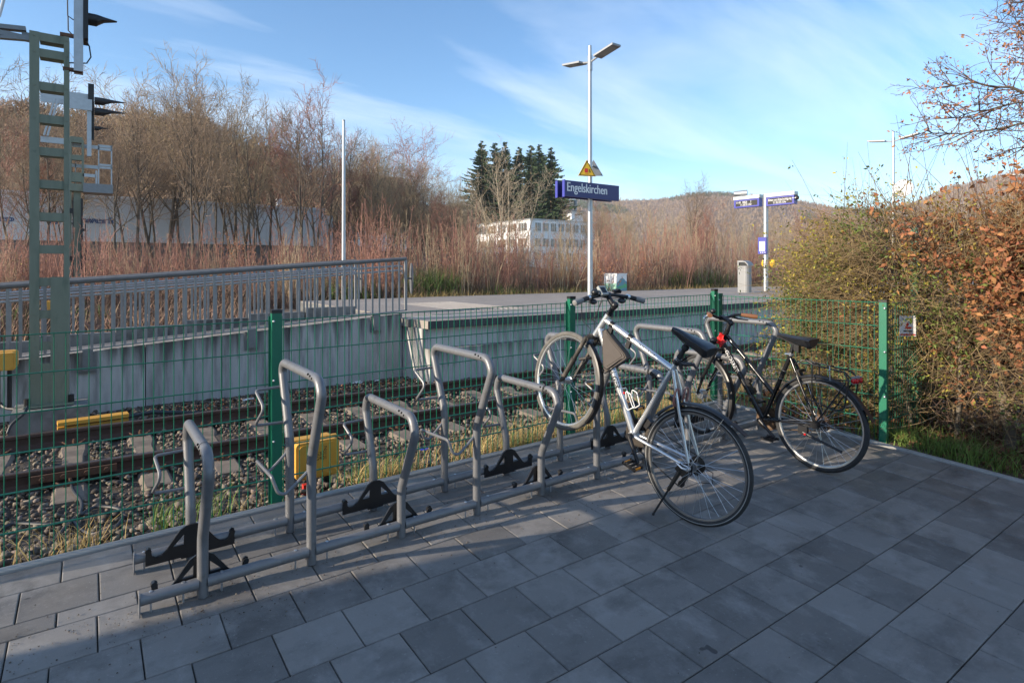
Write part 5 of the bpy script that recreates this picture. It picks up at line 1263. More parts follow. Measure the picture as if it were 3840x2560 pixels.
# far mast with basket
ZF = 19.0
A2 = lambda u, v: at_d(u, v, ZF)
bs = A2(288, 1220); S2 = ZF / FPX
m2 = thing('signal_mast', 'far green signal mast with service basket, seen behind the near mast', 'signal mast', tuple(bs))
yF = bs[1]
A3 = lambda u, v: at_y(u, v, yF)
def bx3(b, u0, v0, u1, v1, dep=.3, dy=0.0):
    a, c_ = A3(u0, v1), A3(u1, v0); return b.box((a[0], yF + dy, a[2]), (c_[0], yF + dy + dep, c_[2]))
b = MB(); bx3(b, 261, 515, 268, 1224, .3); b.build('left_channel', 'mast_green', m2, smooth=False)
b = MB(); bx3(b, 276, 710, 303, 1224, .3, .02); b.build('main_post', 'mast_green', m2, smooth=False)
b = MB(); bx3(b, 306, 525, 315, 690, .25); b.build('right_channel', 'mast_green', m2, smooth=False)
for (v0, v1) in ((515, 532), (583, 598), (648, 680)): b = MB(); bx3(b, 262, v0, 310, v1, .2, .01); b.build('batten_plate', 'mast_green', m2, smooth=False)
b = MB(); bx3(b, 262, 692, 312, 716, .5, -.1); b.build('head_plate', 'mast_green', m2, smooth=False)
b = MB(); bx3(b, 312, 696, 423, 722, .8, -.2); b.build('basket_floor', 'galv_dark', m2, smooth=False)
b = MB()
for (u0, v0, u1, v1) in ((368, 540, 373, 697), (417, 540, 422, 697), (368, 540, 420, 545), (370, 552, 420, 556), (372, 612, 420, 616), (372, 622, 420, 626), (262, 540, 370, 543), (262, 616, 370, 620), (281, 600, 284, 692), (310, 654, 360, 662), (358, 640, 364, 692), (366, 644, 371, 690)): bx3(b, u0, v0, u1, v1, .05, .35 if v0 < 640 else 0)
b.build('basket_rails', 'galvanised', m2, smooth=False)
b = MB(); bx3(b, 272, 746, 276, 1195, .05, -.1); bx3(b, 257, 782, 272, 800, .05, -.1); bx3(b, 257, 960, 272, 978, .05, -.1); bx3(b, 257, 1140, 272, 1158, .05, -.1); bx3(b, 303, 746, 311, 1020, .05, -.1); bx3(b, 318, 840, 322, 1020, .05, -.1); bx3(b, 311, 858, 320, 868, .05, -.1); bx3(b, 311, 952, 320, 962, .05, -.1); b.build('cable_ladder', 'signal_black', m2, smooth=False)
s2 = thing('railway_signal', 'black railway signal with three pointed hoods on the far mast', 'railway signal', tuple(A3(340, 500)))
b = MB(); bx3(b, 330, 313, 353, 520, .12, .1); b.build('signal_panel', 'signal_black', s2, smooth=False)
b = MB(); bx3(b, 326, 400, 343, 585, .2); b.build('support_box', 'galvanised', s2, smooth=False)
b = MB(); bx3(b, 238, 376, 345, 404, .06, -.06); bx3(b, 150, 350, 345, 356, .04, .2); bx3(b, 150, 368, 240, 375, .04, .2); bx3(b, 150, 515, 240, 528, .08, .2); b.bar(A3(205, 370), A3(165, 508), .06, .05); b.bar(A3(215, 380), A3(178, 510), .06, .05); b.build('bracket', 'galvanised', s2, smooth=False)
for (v_, L_) in ((378, 97), (418, 97), (481, 44)):
    b = MB(); hood(b, A3(354, v_), L_ * S2 * 1.02, .125 if L_ > 60 else .07); b.build('signal_hood', 'signal_black', s2)

# ---------------------------------------------------------------- trackside bits
def ybox(label, c0, c1, y0, dep, legs=True):
    a, c_ = at_y(c0[0], c1[1], y0), at_y(c1[0], c0[1], y0)
    t_ = thing('trackside_box', label, 'trackside box', ((a[0] + c_[0]) / 2, y0, a[2] - .15)); w, h = c_[0] - a[0], c_[2] - a[2]; r = .03
    prof = []
    for (cx_, cz_, s0) in ((r, r, math.pi), (w - r, r, 1.5 * math.pi), (w - r, h - r, 0), (r, h - r, .5 * math.pi)):
        for i in range(4): prof.append((cx_ + r * math.cos(s0 + i * math.pi / 6), cz_ + r * math.sin(s0 + i * math.pi / 6)))
    b = MB(); b.plate([prof], (a[0], y0 + dep / 2, a[2]), (1, 0, 0), (0, 0, 1), dep); bd = b.build('housing', 'yellow_paint', t_, smooth=False)
    inn = [(w / 2 + (q[0] - w / 2) * .86, h / 2 + (q[1] - h / 2) * .88) for q in prof]
    b = MB(); b.plate([inn], (a[0], y0 - .006, a[2]), (1, 0, 0), (0, 0, 1), .012); b.build('cover', 'yellow_paint', bd, smooth=False)
    b = MB(); b.box((a[0] - .008, y0 + dep * .4, a[2] + .02), (c_[0] + .008, y0 + dep * .55, c_[2] + .008)); b.build('seam_rim', 'yellow_paint', bd, smooth=False)
    if legs:
        b = MB()
        for x_ in (a[0] + w * .5, a[0] + w * .8): b.cyl((x_, y0 + dep / 2, a[2] - .45), (x_, y0 + dep / 2, a[2] + .01), .022, n=8)
        b.build('pedestal', 'signal_black', bd)
    return a, w, h, bd
a, w, h, bd = ybox('yellow trackside box lettered G301 and G401 behind the fence', (1110, 1640), (1272, 1806), 1.72, .2)
for i, s_ in enumerate(('Z', 'G301', 'G401')):
    text_on('box_lettering', s_, .04, (a[0] + w * .70, 1.708, a[2] + h * (.74 - .125 * i)), (1, 0, 0), (0, 0, 1), 'letter_black', bd, align='RIGHT', off=.003)
b = MB(); b.box((a[0] + w * .15, 1.7, a[2] - .2), (a[0] + w * .3, 1.74, a[2] - .03)); b.build('red_marker', None or 'sign_red', None, smooth=False, label='small red marker plate in the grass under the yellow box', cat='marker')
ybox('large yellow box cover at the left edge, in front of the ramp wall', (-90, 1322), (58, 1398), 6.1, .35)
ybox('small yellow box seen through the foot of the near mast', (164, 1130), (200, 1163), 12.5, .3)
cv = thing('cable_cover', 'long flat yellow cable cover lying beside the far rail', 'cable cover', tuple(at_z(340, 1570, -.2)))
p0, p1 = at_z(215, 1588, -.24), at_z(480, 1552, -.24); b = MB(); b.bar(p0, p1, .16, .04); b.bar(p0 - V(0, 0, .12), p1 - V(0, 0, .12), .1, .16); b.cur = 0; b.build('cover_board', 'yellow_paint', cv, smooth=False)
b = MB(); b.tube([p1 + V(0, 0, -.03), p1 + V(.25, .05, -.02), p1 + V(.8, .1, -.12)], .025, 8); b.build('cable_end', 'cable', cv)
def cable(label, pts, r=.013):
    P = [np.asarray(p, float) for p in pts]; out_ = []
    for i in range(len(P) - 1):
        p0, p1, p2, p3 = P[max(i - 1, 0)], P[i], P[i + 1], P[min(i + 2, len(P) - 1)]
        for t in np.linspace(0, 1, 7, endpoint=False): out_.append(.5 * ((2 * p1) + (-p0 + p2) * t + (2 * p0 - 5 * p1 + 4 * p2 - p3) * t * t + (-p0 + 3 * p1 - 3 * p2 + p3) * t ** 3))
    b = MB(); b.tube(out_ + [P[-1]], r, 8); return b.build('cable', 'cable', None, label=label, cat='cable')
def bp(u, v, dz=.02):                                 # point lying on the ballast
    y = 2.5
    for _ in range(12):
        p = at_y(u, v, y); zt = float(bal_z(p[0], p[1])) + dz; p2 = at_z(u, v, zt); y = .5 * y + .5 * np.clip(p2[1], 1.35, 7)
    p = at_y(u, v, y); p[2] = float(bal_z(p[0], p[1])) + dz; return p
cable('black cable leaving the near rail joint and curling on the ballast', [bp(262, 1795), bp(275, 1840), bp(305, 1880), bp(300, 1925), bp(270, 1950), bp(170, 2060), bp(115, 2100)])
cable('black cable looping through the grass near the fence', [bp(0, 1982), bp(60, 1962), bp(180, 1965), bp(270, 1955), bp(300, 1985), bp(350, 2000), bp(420, 1985), bp(462, 1935), bp(440, 1905), bp(360, 1900), bp(300, 1930)])
cable('black cable hanging from the ramp wall to the mast foundation', [at_y(0, 1512, 6.9), at_y(25, 1530, 6.8), at_y(85, 1534, 6.5), at_y(105, 1520, 6.42)], .02)
cable('blue-grey cable running down beside the mast foundation', [at_y(103, 1525, 6.3), at_y(90, 1550, 6.2), at_y(45, 1590, 6.15), at_y(28, 1625, 6.1)], .016)
def scrap(name, label, p, s, m, cat):
    b = MB(); n = 7; r = np.random.default_rng(int(abs(p[0] * 1000)) % 9999); g = [p + V((i / n - .5) * s * 2, (j / n - .5) * s, .3 * s * r.random() + .01) for j in range(n) for i in range(n)]
    b.add(g, [(j * n + i, j * n + i + 1, j * n + n + 1 + i, j * n + n + i) for j in range(n - 1) for i in range(n - 1) if r.random() < .85]); b.build(name, m, None, label=label, cat=cat)
scrap('paper_scrap', 'white crumpled paper on the ballast beside the far rail, left of the fence post', bp(935, 1502), .09, 'paper', 'litter')
scrap('paper_scrap', 'white torn paper lying at the foot of the ramp wall', bp(1340, 1405), .1, 'paper', 'litter')
scrap('paper_scrap', 'small white paper at the ramp wall near the platform corner', bp(1415, 1397), .05, 'paper', 'litter')
scrap('snack_wrapper', 'bright blue wrapper on the ballast behind the third tall hoop', bp(1590, 1690), .06, 'wrapper_blue', 'litter')
# ================================================================== buildings
def pane_rows(parent, x0, x1, y, rows, n, wfrac, m='window_glass', skip=()):
    dx = (x1 - x0) / n
    for r, (za, zb) in enumerate(rows):
        for i in range(n):
            if (r, i) in skip: continue
            a = x0 + dx * (i + .5 - wfrac / 2); c = x0 + dx * (i + .5 + wfrac / 2)
            b = MB(); b.box((a - .08, y - .1, za - .08), (c + .08, y - .02, zb + .08)); w_ = b.build('window', 'white_paint', parent, smooth=False)
            b = MB(); b.box((a, y - .13, za), (c, y - .1, zb)); b.build('pane', m, w_, smooth=False)
            for j in (1, 2):
                b = MB(); p0 = a + (c - a) * j / 3; b.box((p0 - .05, y - .16, za), (p0 + .05, y - .13, zb)); b.build('mullion', 'white_paint', w_, smooth=False)
# warehouse with pale cladding
WY = 47.0
wh = thing('warehouse', 'long low warehouse with pale metal cladding and blue lettering behind the trees', 'warehouse', (0, WY, 0))
xl, xr = at_y(-700, 800, WY)[0], at_y(1214, 800, WY)[0]; zt = at_y(0, 718, WY)[2]; zb = at_y(300, 905, WY)[2]
b = MB(); b.box((xl, WY, zb), (xr, WY + 30, zt)); wb = b.build('upper_wall', 'metal_cladding', wh, smooth=False)
k = 0; x = xl
while x < xr - .5:
    b = MB(); e = min(x + 3.0, xr); b.box((x + .01, WY - .05, zb + .02), (e - .01, WY - .002, zt - .12)); b.build('cladding_panel', 'metal_cladding', wb, smooth=False); x = e
b = MB(); b.box((xl, WY + .05, -.3), (xr, WY + 29, zb)); b.build('lower_wall', 'cladding_base', wh, smooth=False)
b = MB(); b.box((xl - .1, WY - .12, zt - .1), (xr + .1, WY + 30, zt + .12)); b.build('roof_edge', 'metal_cladding', wh, smooth=False)
x2 = at_y(1248, 830, WY + 2)[0]; b = MB(); b.box((xr, WY + 2, -.3), (x2, WY + 20, at_y(1230, 808, WY + 2)[2])); b.build('annex', 'metal_cladding', wh, smooth=False)
for (s_, u, v, hpx) in (('ep', -6, 829, 34), ('g', 190, 832, 33), ('werk', 313, 836, 36)):
    p = at_y(u, v, WY - .06); h = hpx / FPX * (at_y(u, v, WY) - CAM) @ _fw; text_on('wall_lettering', s_, h * 1.05, (p[0], WY - .06, p[2]), (1, 0, 0), (0, 0, 1), 'letter_blue', wb, sx=1.28, bold=.05, off=.01)
p = at_y(1061, 770, WY); b = MB(); b.box((p[0] - .2, WY + 1, zt), (p[0] + .2, WY + 1.4, zt + .8)); b.build('roof_vent', 'white_paint', wh, smooth=False)
# white three-storey building
BY = 101.0
p0, p1 = at_y(1988, 822, BY), at_y(2232, 822, BY); zt = p0[2]
ob = thing('office_building', 'white three-storey building with rows of windows behind the saplings', 'building', (p0[0], BY, 0))
b = MB(); b.box((p0[0], BY, 0), (p1[0], BY + 22, zt)); b.build('wall', 'render_white', ob, smooth=False)
zrow = [(at_y(1995, v1, BY)[2], at_y(1995, v0, BY)[2]) for v0, v1 in ((834, 864), (893, 923), (947, 974))]
pane_rows(ob, p0[0] + 1.0, p1[0] - .6, BY, zrow, 8, .66)
b = MB(); b.box((p0[0] - .2, BY - .2, zt), (p1[0] + .2, BY + 22.2, zt + .18)); b.build('roof', 'galvanised', ob, smooth=False)
for r, (za, zb_) in enumerate(zrow):                  # sunlit left wall with large openings
    for i in range(5):
        y0 = BY + 1.2 + i * 4.1; b = MB(); b.box((p0[0] - .06, y0, za), (p0[0] - .01, y0 + 3.1, zb_)); wdw = b.build('window', 'window_brown' if (i + r) % 2 else 'window_glass', ob, smooth=False)
        for j in (.95, 1.95): b = MB(); b.box((p0[0] - .1, y0 + j, za), (p0[0] - .06, y0 + j + .12, zb_)); b.build('mullion', 'white_paint', wdw, smooth=False)
e0, e1 = at_y(2143, 832, BY + 6), at_y(2187, 832, BY + 6); b = MB(); b.box((e0[0], BY + 6, zt), (e1[0], BY + 12, at_y(2150, 792, BY + 6)[2])); pent = b.build('roof_hut', 'render_white', ob, smooth=False)
b = MB(); b.box((e0[0] - .8, BY + 5.6, at_y(2150, 792, BY + 6)[2]), (e1[0] + .2, BY + 12.2, at_y(2150, 790, BY + 6)[2] + .15)); b.build('hut_roof', 'galv_dark', pent, smooth=False)
b = MB(); b.cyl((e0[0] + 3, BY + 8, zt + 3), (e0[0] + 3, BY + 8, zt + 6.3), .4, n=8); b.build('chimney', 'galv_dark', pent)
# gabled house on the slope
HYY = 84.0
hp = at_y(1284, 645, HYY); he = at_y(1430, 690, HYY); gl = at_y(1240, 725, HYY); 
hs = thing('gabled_house', 'house with white gable and dark slate roof half hidden in trees on the slope', 'house', (hp[0], HYY, 6)); xg = gl[0] + 1.5; xr_ = he[0] + 3
rz_, ez_ = hp[2], gl[2] + .3; wd = 5.2
b = MB(); b.add([(xg, HYY - wd, 4), (xg, HYY + wd, 4), (xg, HYY + wd, ez_), (xg, HYY, rz_ - .2), (xg, HYY - wd, ez_), (xr_, HYY - wd, 4), (xr_, HYY + wd, 4), (xr_, HYY + wd, ez_), (xr_, HYY, rz_ - .2), (xr_, HYY - wd, ez_)], [(0, 4, 3, 2, 1), (5, 6, 7, 8, 9), (0, 5, 9, 4), (1, 2, 7, 6)]); b.build('wall', 'render_white', hs, smooth=False)
for sg in (-1, 1):
    b = MB(); b.add([(xg - .6, HYY, rz_), (xr_ + .6, HYY, rz_), (xr_ + .6, HYY + sg * (wd + .7), ez_ - .4), (xg - .6, HYY + sg * (wd + .7), ez_ - .4), (xg - .6, HYY, rz_ - .25), (xr_ + .6, HYY, rz_ - .25), (xr_ + .6, HYY + sg * (wd + .7), ez_ - .65), (xg - .6, HYY + sg * (wd + .7), ez_ - .65)], [(0, 1, 2, 3), (7, 6, 5, 4), (3, 2, 6, 7), (0, 3, 7, 4), (1, 5, 6, 2)]); b.build('roof', 'roof_slate', hs, smooth=False)
b = MB(); b.box((xg - .05, HYY - 1, ez_ + .2), (xg + .02, HYY + .8, ez_ + 1.6)); b.build('window', 'window_glass', hs, smooth=False)
# unseen building left of the camera, added to throw shade on the paving
sd_ = V(-math.cos(SUN_AZ), math.sin(SUN_AZ)); cpt = V(-.45, .205) + sd_ * 8.5
st = thing('unseen_building', 'plastered building outside the picture on the left, added to shade the paving', 'building', (cpt[0] - 5, cpt[1] - 8, 0))
b = MB(); b.box((cpt[0] - 11, cpt[1] - 17, -.5), (cpt[0], cpt[1], 4.6)); wl = b.build('wall', 'plaster', st, smooth=False)
b = MB(); b.box((cpt[0] - 11.05, cpt[1] - 17.05, -.5), (cpt[0] + .04, cpt[1] + .04, .5)); b.build('plinth', 'brick_red', st, smooth=False)
xa, xb, ya, yb_ = cpt[0] - 11.4, cpt[0] + .02, cpt[1] - 17.4, cpt[1] + .02; ym = (ya + yb_) / 2
b = MB(); b.add([(xa, ya, 4.5), (xb, ya, 4.5), (xb, yb_, 4.5), (xa, yb_, 4.5), (xa + 3, ym, 8.2), (xb - 3, ym, 8.2)], [(0, 1, 5, 4), (1, 2, 5), (2, 3, 4, 5), (3, 0, 4), (0, 3, 2, 1)]); b.build('roof', 'roof_slate', st, smooth=False)
for i in range(4):
    b = MB(); y0 = cpt[1] - 15 + i * 3.8; b.box((cpt[0] + .005, y0, 1.2), (cpt[0] + .06, y0 + 1.1, 3.0)); wd_ = b.build('window', 'white_paint', st, smooth=False)
    b = MB(); b.box((cpt[0] + .062, y0 + .1, 1.3), (cpt[0] + .075, y0 + 1.0, 2.9)); b.build('pane', 'window_glass', wd_, smooth=False)

# ================================================================== hills
def grid_mesh(name, fx, nx, ny, m, **kw):
    g = [fx(i / (nx - 1), j / (ny - 1)) for j in range(ny) for i in range(nx)]
    b = MB(); b.add(g, [(j * nx + i, j * nx + i + 1, (j + 1) * nx + i + 1, (j + 1) * nx + i) for j in range(ny - 1) for i in range(nx - 1)]); return b.build(name, m, smooth=True, **kw)
def ss(t): t = np.clip(t, 0, 1); return t * t * (3 - 2 * t)
def hill_h(x, y):                                     # wooded slope at the left
    return 18.5 * ss((y - 54) / 58) * (1 - .94 * ss((x - 4) / 66)) + 1.0 * np.sin(x * .13) * ss((y - 60) / 30)
grid_mesh('hill', lambda u, v: (-90 + 230 * u, 54 + 130 * v, .2 + float(hill_h(-90 + 230 * u, 54 + 130 * v))), 60, 30, 'hill_soil', kind='structure')
RU = [300, 900, 1500, 2000, 2330, 2480, 2600, 2700, 2850, 3000, 3150, 3300, 3450, 3550, 3650, 3750, 3840, 4100, 4600]
RV = [800, 790, 770, 742, 742, 738, 720, 716, 726, 742, 775, 782, 752, 705, 683, 655, 636, 610, 600]
RD = [1100, 1100, 1050, 1000, 1000, 980, 950, 940, 930, 920, 900, 850, 800, 760, 740, 720, 710, 690, 680]
def ridge(u): return np.interp(u, RU, RV), np.interp(u, RU, RD)
def far_pt(u, t):
    v, d = ridge(u); D = 240 + (d - 240) * min(t, 1) + 400 * max(0, t - 1); zr = (HOR - v - 5) / FPX * d + 1.5
    z = zr * (min(t, 1) ** 1.35) - max(0, t - 1) * 30; p = at_d(u, HOR, D); return np.array([p[0], p[1], z + 2.5 * math.sin(p[0] * .02) * math.sin(p[1] * .017) * min(t, 1)])
grid_mesh('hill', lambda a, c_: tuple(far_pt(300 + 4300 * a, 1.5 * c_)), 90, 26, 'hill_soil', kind='structure')

# ================================================================== trees
def segs_mesh(name, S, m, sides=3):
    S = np.asarray(S, float); p0, p1, r0, r1 = S[:, 0:3], S[:, 3:6], S[:, 6], S[:, 7]
    d = p1 - p0; d /= np.linalg.norm(d, axis=1)[:, None] + 1e-9
    a = np.where(np.abs(d[:, 2:3]) < .9, np.array([[0, 0, 1.]]), np.array([[1., 0, 0]])); u = np.cross(a, d); u /= np.linalg.norm(u, axis=1)[:, None]; w = np.cross(d, u)
    n = len(S); ang = 2 * np.pi * np.arange(sides) / sides; ring = np.cos(ang)[None, :, None] * u[:, None] + np.sin(ang)[None, :, None] * w[:, None]
    v = np.concatenate([p0[:, None] + ring * r0[:, None, None], p1[:, None] + ring * r1[:, None, None]], 1).reshape(-1, 3)
    k = np.arange(sides); f = np.stack([k, (k + 1) % sides, sides + (k + 1) % sides, sides + k], 1)
    F = (f[None] + (np.arange(n) * 2 * sides)[:, None, None]).reshape(-1, 4)
    return raw_mesh(name, v, F, m, smooth=True)
def grow_tree(seed, H, r0, stems=1, spread=.35, lev=(9, 7, 5), up=.25, lean=.12, first=.3, twig=.008, len1=.42, droop=0.0):
    rg = np.random.default_rng(seed); T, Cn = [], []
    def branch(p, d, L, r, level, maxlev):
        n = (7, 4, 3, 2)[min(level, 3)]; pts = [p]; dirs = []
        for i in range(n):
            d = unit(d + rg.normal(0, (.06, .13, .2, .25)[min(level, 3)], 3) + V(0, 0, up * (.5, .5, .35, .2)[min(level, 3)] / n * 2 - droop * (level >= 2) / n))
            q = p + d * L / n; ra = r * (1 - .82 * i / n); rb = r * (1 - .82 * (i + 1) / n)
            (T if level < 2 else Cn).append((*p, *q, max(ra, twig * .6), max(rb, twig * .45))); pts.append(q); dirs.append(d); p = q
        if level >= maxlev: return
        nb = lev[level] if level < len(lev) else 3
        for k in range(nb):
            t = (first if level == 0 else .18) + (1 - (first if level == 0 else .18)) * (k + rg.random()) / nb; i = min(int(t * n), n - 1); fr_ = t * n - i
            pp = pts[i] + (pts[i + 1] - pts[i]) * min(fr_, 1); dd = dirs[i]; a = rg.random() * 2 * math.pi; uu, ww = ortho(dd)
            ang = (.75, .8, .85)[min(level, 2)] * (.7 + .6 * rg.random()) * (1.0 + spread * .6 - .3); nd = unit(dd * math.cos(ang) + (uu * math.cos(a) + ww * math.sin(a)) * math.sin(ang))
            Ln = L * len1 * (1.15 - .6 * t) * (.75 + .5 * rg.random()) if level == 0 else L * (.55 - .2 * t) * (.7 + .6 * rg.random())
            branch(pp, nd, Ln, max(r * (1 - .8 * t) * .5, twig), level + 1, maxlev)
    for s in range(stems):
        a = 2 * math.pi * s / stems + rg.random(); tilt = (lean if stems > 1 else lean * .3) * (.6 + .8 * rg.random())
        branch(V(.12 * math.cos(a), .12 * math.sin(a), -.1) * (stems > 1), unit(V(math.cos(a) * tilt, math.sin(a) * tilt, 1)), H * (1 if s == 0 else .8 + .2 * rg.random()), r0 * (1 if s == 0 else .6 + .4 * rg.random()), 0, 3)
    return T, Cn
PROTO = {}
def tree_proto(key, m, mt=None, **kw):
    T, Cn = grow_tree(**kw); PROTO[key] = (segs_mesh('trunk', T, mt or m, 5), segs_mesh('crown', Cn, m, 3), float(np.percentile([q[5] for q in T + Cn], 95)))
tree_proto('big0', 'bark_tan', 'bark_dark', seed=1, H=14, r0=.17, stems=4, lev=(10, 8, 6), up=.5, lean=.16, first=.36, twig=.017)
tree_proto('big1', 'bark_tan', 'bark_dark', seed=2, H=14, r0=.16, stems=5, lev=(9, 8, 5), up=.55, lean=.18, first=.36, twig=.017)
tree_proto('big2', 'bark_brown', 'bark_dark', seed=3, H=13, r0=.18, stems=2, lev=(13, 9, 6), up=.4, lean=.12, first=.4, twig=.016)
tree_proto('big3', 'bark_brown', 'bark_dark', seed=4, H=13, r0=.2, stems=1, lev=(18, 10, 6), up=.3, lean=.1, first=.4, twig=.016, len1=.5)
tree_proto('big4', 'bark_red', 'bark_dark', seed=5, H=12, r0=.14, stems=3, lev=(11, 9, 6), up=.45, lean=.15, first=.38, twig=.016)
tree_proto('pale0', 'bark_pale', seed=6, H=9, r0=.09, stems=5, lev=(9, 6, 5), up=.5, lean=.3, first=.18, twig=.011)
tree_proto('beech', 'bark_red', seed=8, H=14, r0=.22, stems=1, lev=(18, 10, 7), up=.12, lean=.05, first=.35, twig=.02, len1=.55, spread=.6)
tree_proto('small0', 'bark_brown', seed=9, H=7, r0=.07, stems=3, lev=(10, 7, 4), up=.5, lean=.25, first=.15, twig=.01)
tree_proto('small1', 'bark_tan', seed=10, H=7, r0=.07, stems=4, lev=(9, 7, 4), up=.5, lean=.25, first=.15, twig=.01)
def plant(key, label, u, d, vtop, zb=.4, group='bare trees behind the platform', name='bare_tree', w=1.0, cat='tree'):
    tm, cm, H = PROTO[key]; p = at_d(u, HOR, d); ztop = (HOR - vtop) / FPX * d + CAM[2]; s = max((ztop - zb) / H, .25) * .97
    e = thing(name, label, cat, (p[0], p[1], zb), group, local=True); e.rotation_euler = (0, 0, random.random() * 6.28); e.scale = (s * w, s * w, s)
    link('trunk', tm, e); link('crown', cm, e); return e
V2S = 1.6327
named = [('big1', 'tall multi-stemmed bare tree with the highest crown, behind the ramp', 372, 40, 150, 1.0), ('big0', 'broad multi-stemmed bare tree right of the tallest tree', 545, 44, 195, .9),
 ('big4', 'reddish bare tree leaning over the warehouse end, left of the plain pole', 720, 38, 222, .85), ('big2', 'dark bare tree in front of the warehouse lettering', 95, 34, 265, .8),
 ('big2', 'two-stemmed bare tree with dark trunks before the warehouse wall', 300, 36, 235, .85), ('big3', 'single-stemmed bare tree between the two broad trees', 470, 36, 205, .75),
 ('pale0', 'pale-stemmed bare tree in front of the white building', 1165, 30, 352, .95), ('beech', 'round-crowned bare beech standing alone on the slope', 938, 100, 296, .8),
 ('small0', 'dark bare tree beside the white building, left of the sign pole', 1316, 62, 470, 1.0), ('big3', 'slender bare tree rising above the far hill right of the sign', 1588, 70, 408, .8),
 ('big0', 'bare tree top showing at the far left above the warehouse', 25, 60, 150, .9), ('small1', 'pale bushy bare tree right of the lamp post', 1450, 32, 470, 1.1)]
for (k, lb, u, d, v, w) in named: plant(k, lb, u * V2S, d, v * V2S, group=None, w=w)
RT_ = np.random.default_rng(5)
def zone(u):                                          # what stands in front, for telling the plants apart
    for lim, w in ((110, 'left of the near mast'), (330, 'between the near mast and the tallest tree'), (560, 'behind the middle of the ramp'), (770, 'before the warehouse end'), (900, 'around the plain pole'), (1090, 'right of the ramp railing end'), (1345, 'before the white building'), (1480, 'right of the sign pole'), (1680, 'behind the painted cabinet'), (1800, 'behind the passenger display')):
        if u < lim: return w
    return 'behind the hedge'
fill = [(u, d) for u, d in ((800, 55), (830, 60), (855, 52), (880, 58), (905, 54), (1120, 34), (1200, 36), (1245, 33), (1290, 38), (1335, 40), (40, 36), (150, 38), (215, 42), (265, 33), (330, 41), (420, 43), (505, 39), (575, 36), (610, 42), (655, 40), (690, 34), (745, 42), (20, 43), (180, 33), (450, 33))]
for i in range(24): fill.append((RT_.uniform(780, 1105), RT_.uniform(38, 66)))
for i in range(34): fill.append((RT_.uniform(1370, 2000), RT_.uniform(34, 80)))
oul = [(-60, 260), (100, 262), (220, 245), (330, 215), (480, 222), (600, 220), (700, 250), (770, 300), (850, 340), (960, 400), (1060, 430), (1180, 440), (1300, 470), (1400, 478), (1600, 490), (1900, 500), (2100, 510)]
tk = {'big0': 'many-stemmed tan bare tree', 'big1': 'spreading tan bare tree', 'big2': 'two-stemmed brown bare tree', 'big3': 'single-stemmed brown bare tree', 'big4': 'reddish bare tree', 'small0': 'small brown bare tree', 'small1': 'small tan bare tree', 'pale0': 'small pale-stemmed bare tree'}
for (u, d) in fill:
    v = np.interp(u, [o[0] for o in oul], [o[1] for o in oul]) + RT_.uniform(-20, 55); k = ['big0', 'big1', 'big2', 'big4', 'big3'][RT_.integers(0, 5)]
    if u > 1380 or (1110 < u < 1340 and d < 41): k = ['small0', 'small1', 'pale0', 'big4'][RT_.integers(0, 4)]
    if 1110 < u < 1340 and d < 41: k = 'pale0' if u < 1260 else 'small1'; v += 60
    plant(k, tk[k] + ' in the thicket ' + zone(u), u * V2S, d, v * V2S, w=RT_.uniform(.65, .9))
# saplings and whips: reddish thicket directly behind the platform
def whip(seed, H, n, m, twig=.006, lean=.28, key='w'):
    rg = np.random.default_rng(seed); S = []
    for i in range(n):
        a = rg.random() * 6.28; p = V(.35 * rg.normal(), .35 * rg.normal(), -.05); d = unit(V(math.cos(a) * lean * rg.random(), math.sin(a) * lean * rg.random(), 1)); L = H * rg.uniform(.55, 1); k = 5
        for j in range(k):
            d = unit(d + rg.normal(0, .07, 3)); q = p + d * L / k; S.append((*p, *q, twig * (1.7 - 1.2 * j / k), twig * (1.7 - 1.2 * (j + 1) / k)))
            for t in range(3 if j else 0):
                bd_ = unit(d * .8 + rg.normal(0, .5, 3)); bl = L * rg.uniform(.08, .22) * (1.2 - j / k); e = p + d * L / k * rg.random(); f_ = e + bd_ * bl * .6; S.append((*e, *f_, twig * .8, twig * .55)); g_ = f_ + unit(bd_ + V(0, 0, .5)) * bl * .5; S.append((*f_, *g_, twig * .55, twig * .35))
                if rg.random() < .5: g2 = f_ + unit(bd_ + rg.normal(0, .5, 3)) * bl * .4; S.append((*f_, *g2, twig * .5, twig * .3))
            p = q
    PROTO[key] = (segs_mesh('sapling', S, m, 3), H)
for i in range(4): whip(40 + i, 3.4, 13, 'bark_red', .0085, key='r%d' % i)
for i in range(3): whip(50 + i, 3.2, 12, 'bark_tan', .0085, key='t%d' % i)
for i in range(2): whip(60 + i, 2.8, 22, 'bark_orange', .008, .4, key='o%d' % i)
def sap(key, label, x, y, h, group, zb=.36):
    me, H = PROTO[key]; s = h / H; o = link('sapling', me, None, label, 'sapling', group, loc=(x, y, zb)); o.scale = (s, s, s); o.rotation_euler = (0, 0, random.random() * 6.28)
for i in range(330):
    u = RT_.uniform(-60, 3300); d = RT_.uniform(17.5, 30); p = at_d(u, HOR, d)
    if p[1] < 15.2: p = at_y(u, HOR, RT_.uniform(15.2, 24))
    if p[0] > 70: continue
    key = ['r0', 'r1', 'r2', 'r3', 'r0', 'r1', 'r2', 't1', 't2'][RT_.integers(0, 9)]; uv = u / V2S
    h = RT_.uniform(1.8, 3.3) if uv < 760 else RT_.uniform(2.3, 4.2)
    if 1100 < uv < 1350: h = RT_.uniform(1.8, 3.6)
    sap(key, ('reddish' if key[0] == 'r' else 'tan') + ' thin sapling clump in the thicket ' + zone(uv), p[0], p[1], h, 'sapling clumps of the thicket')
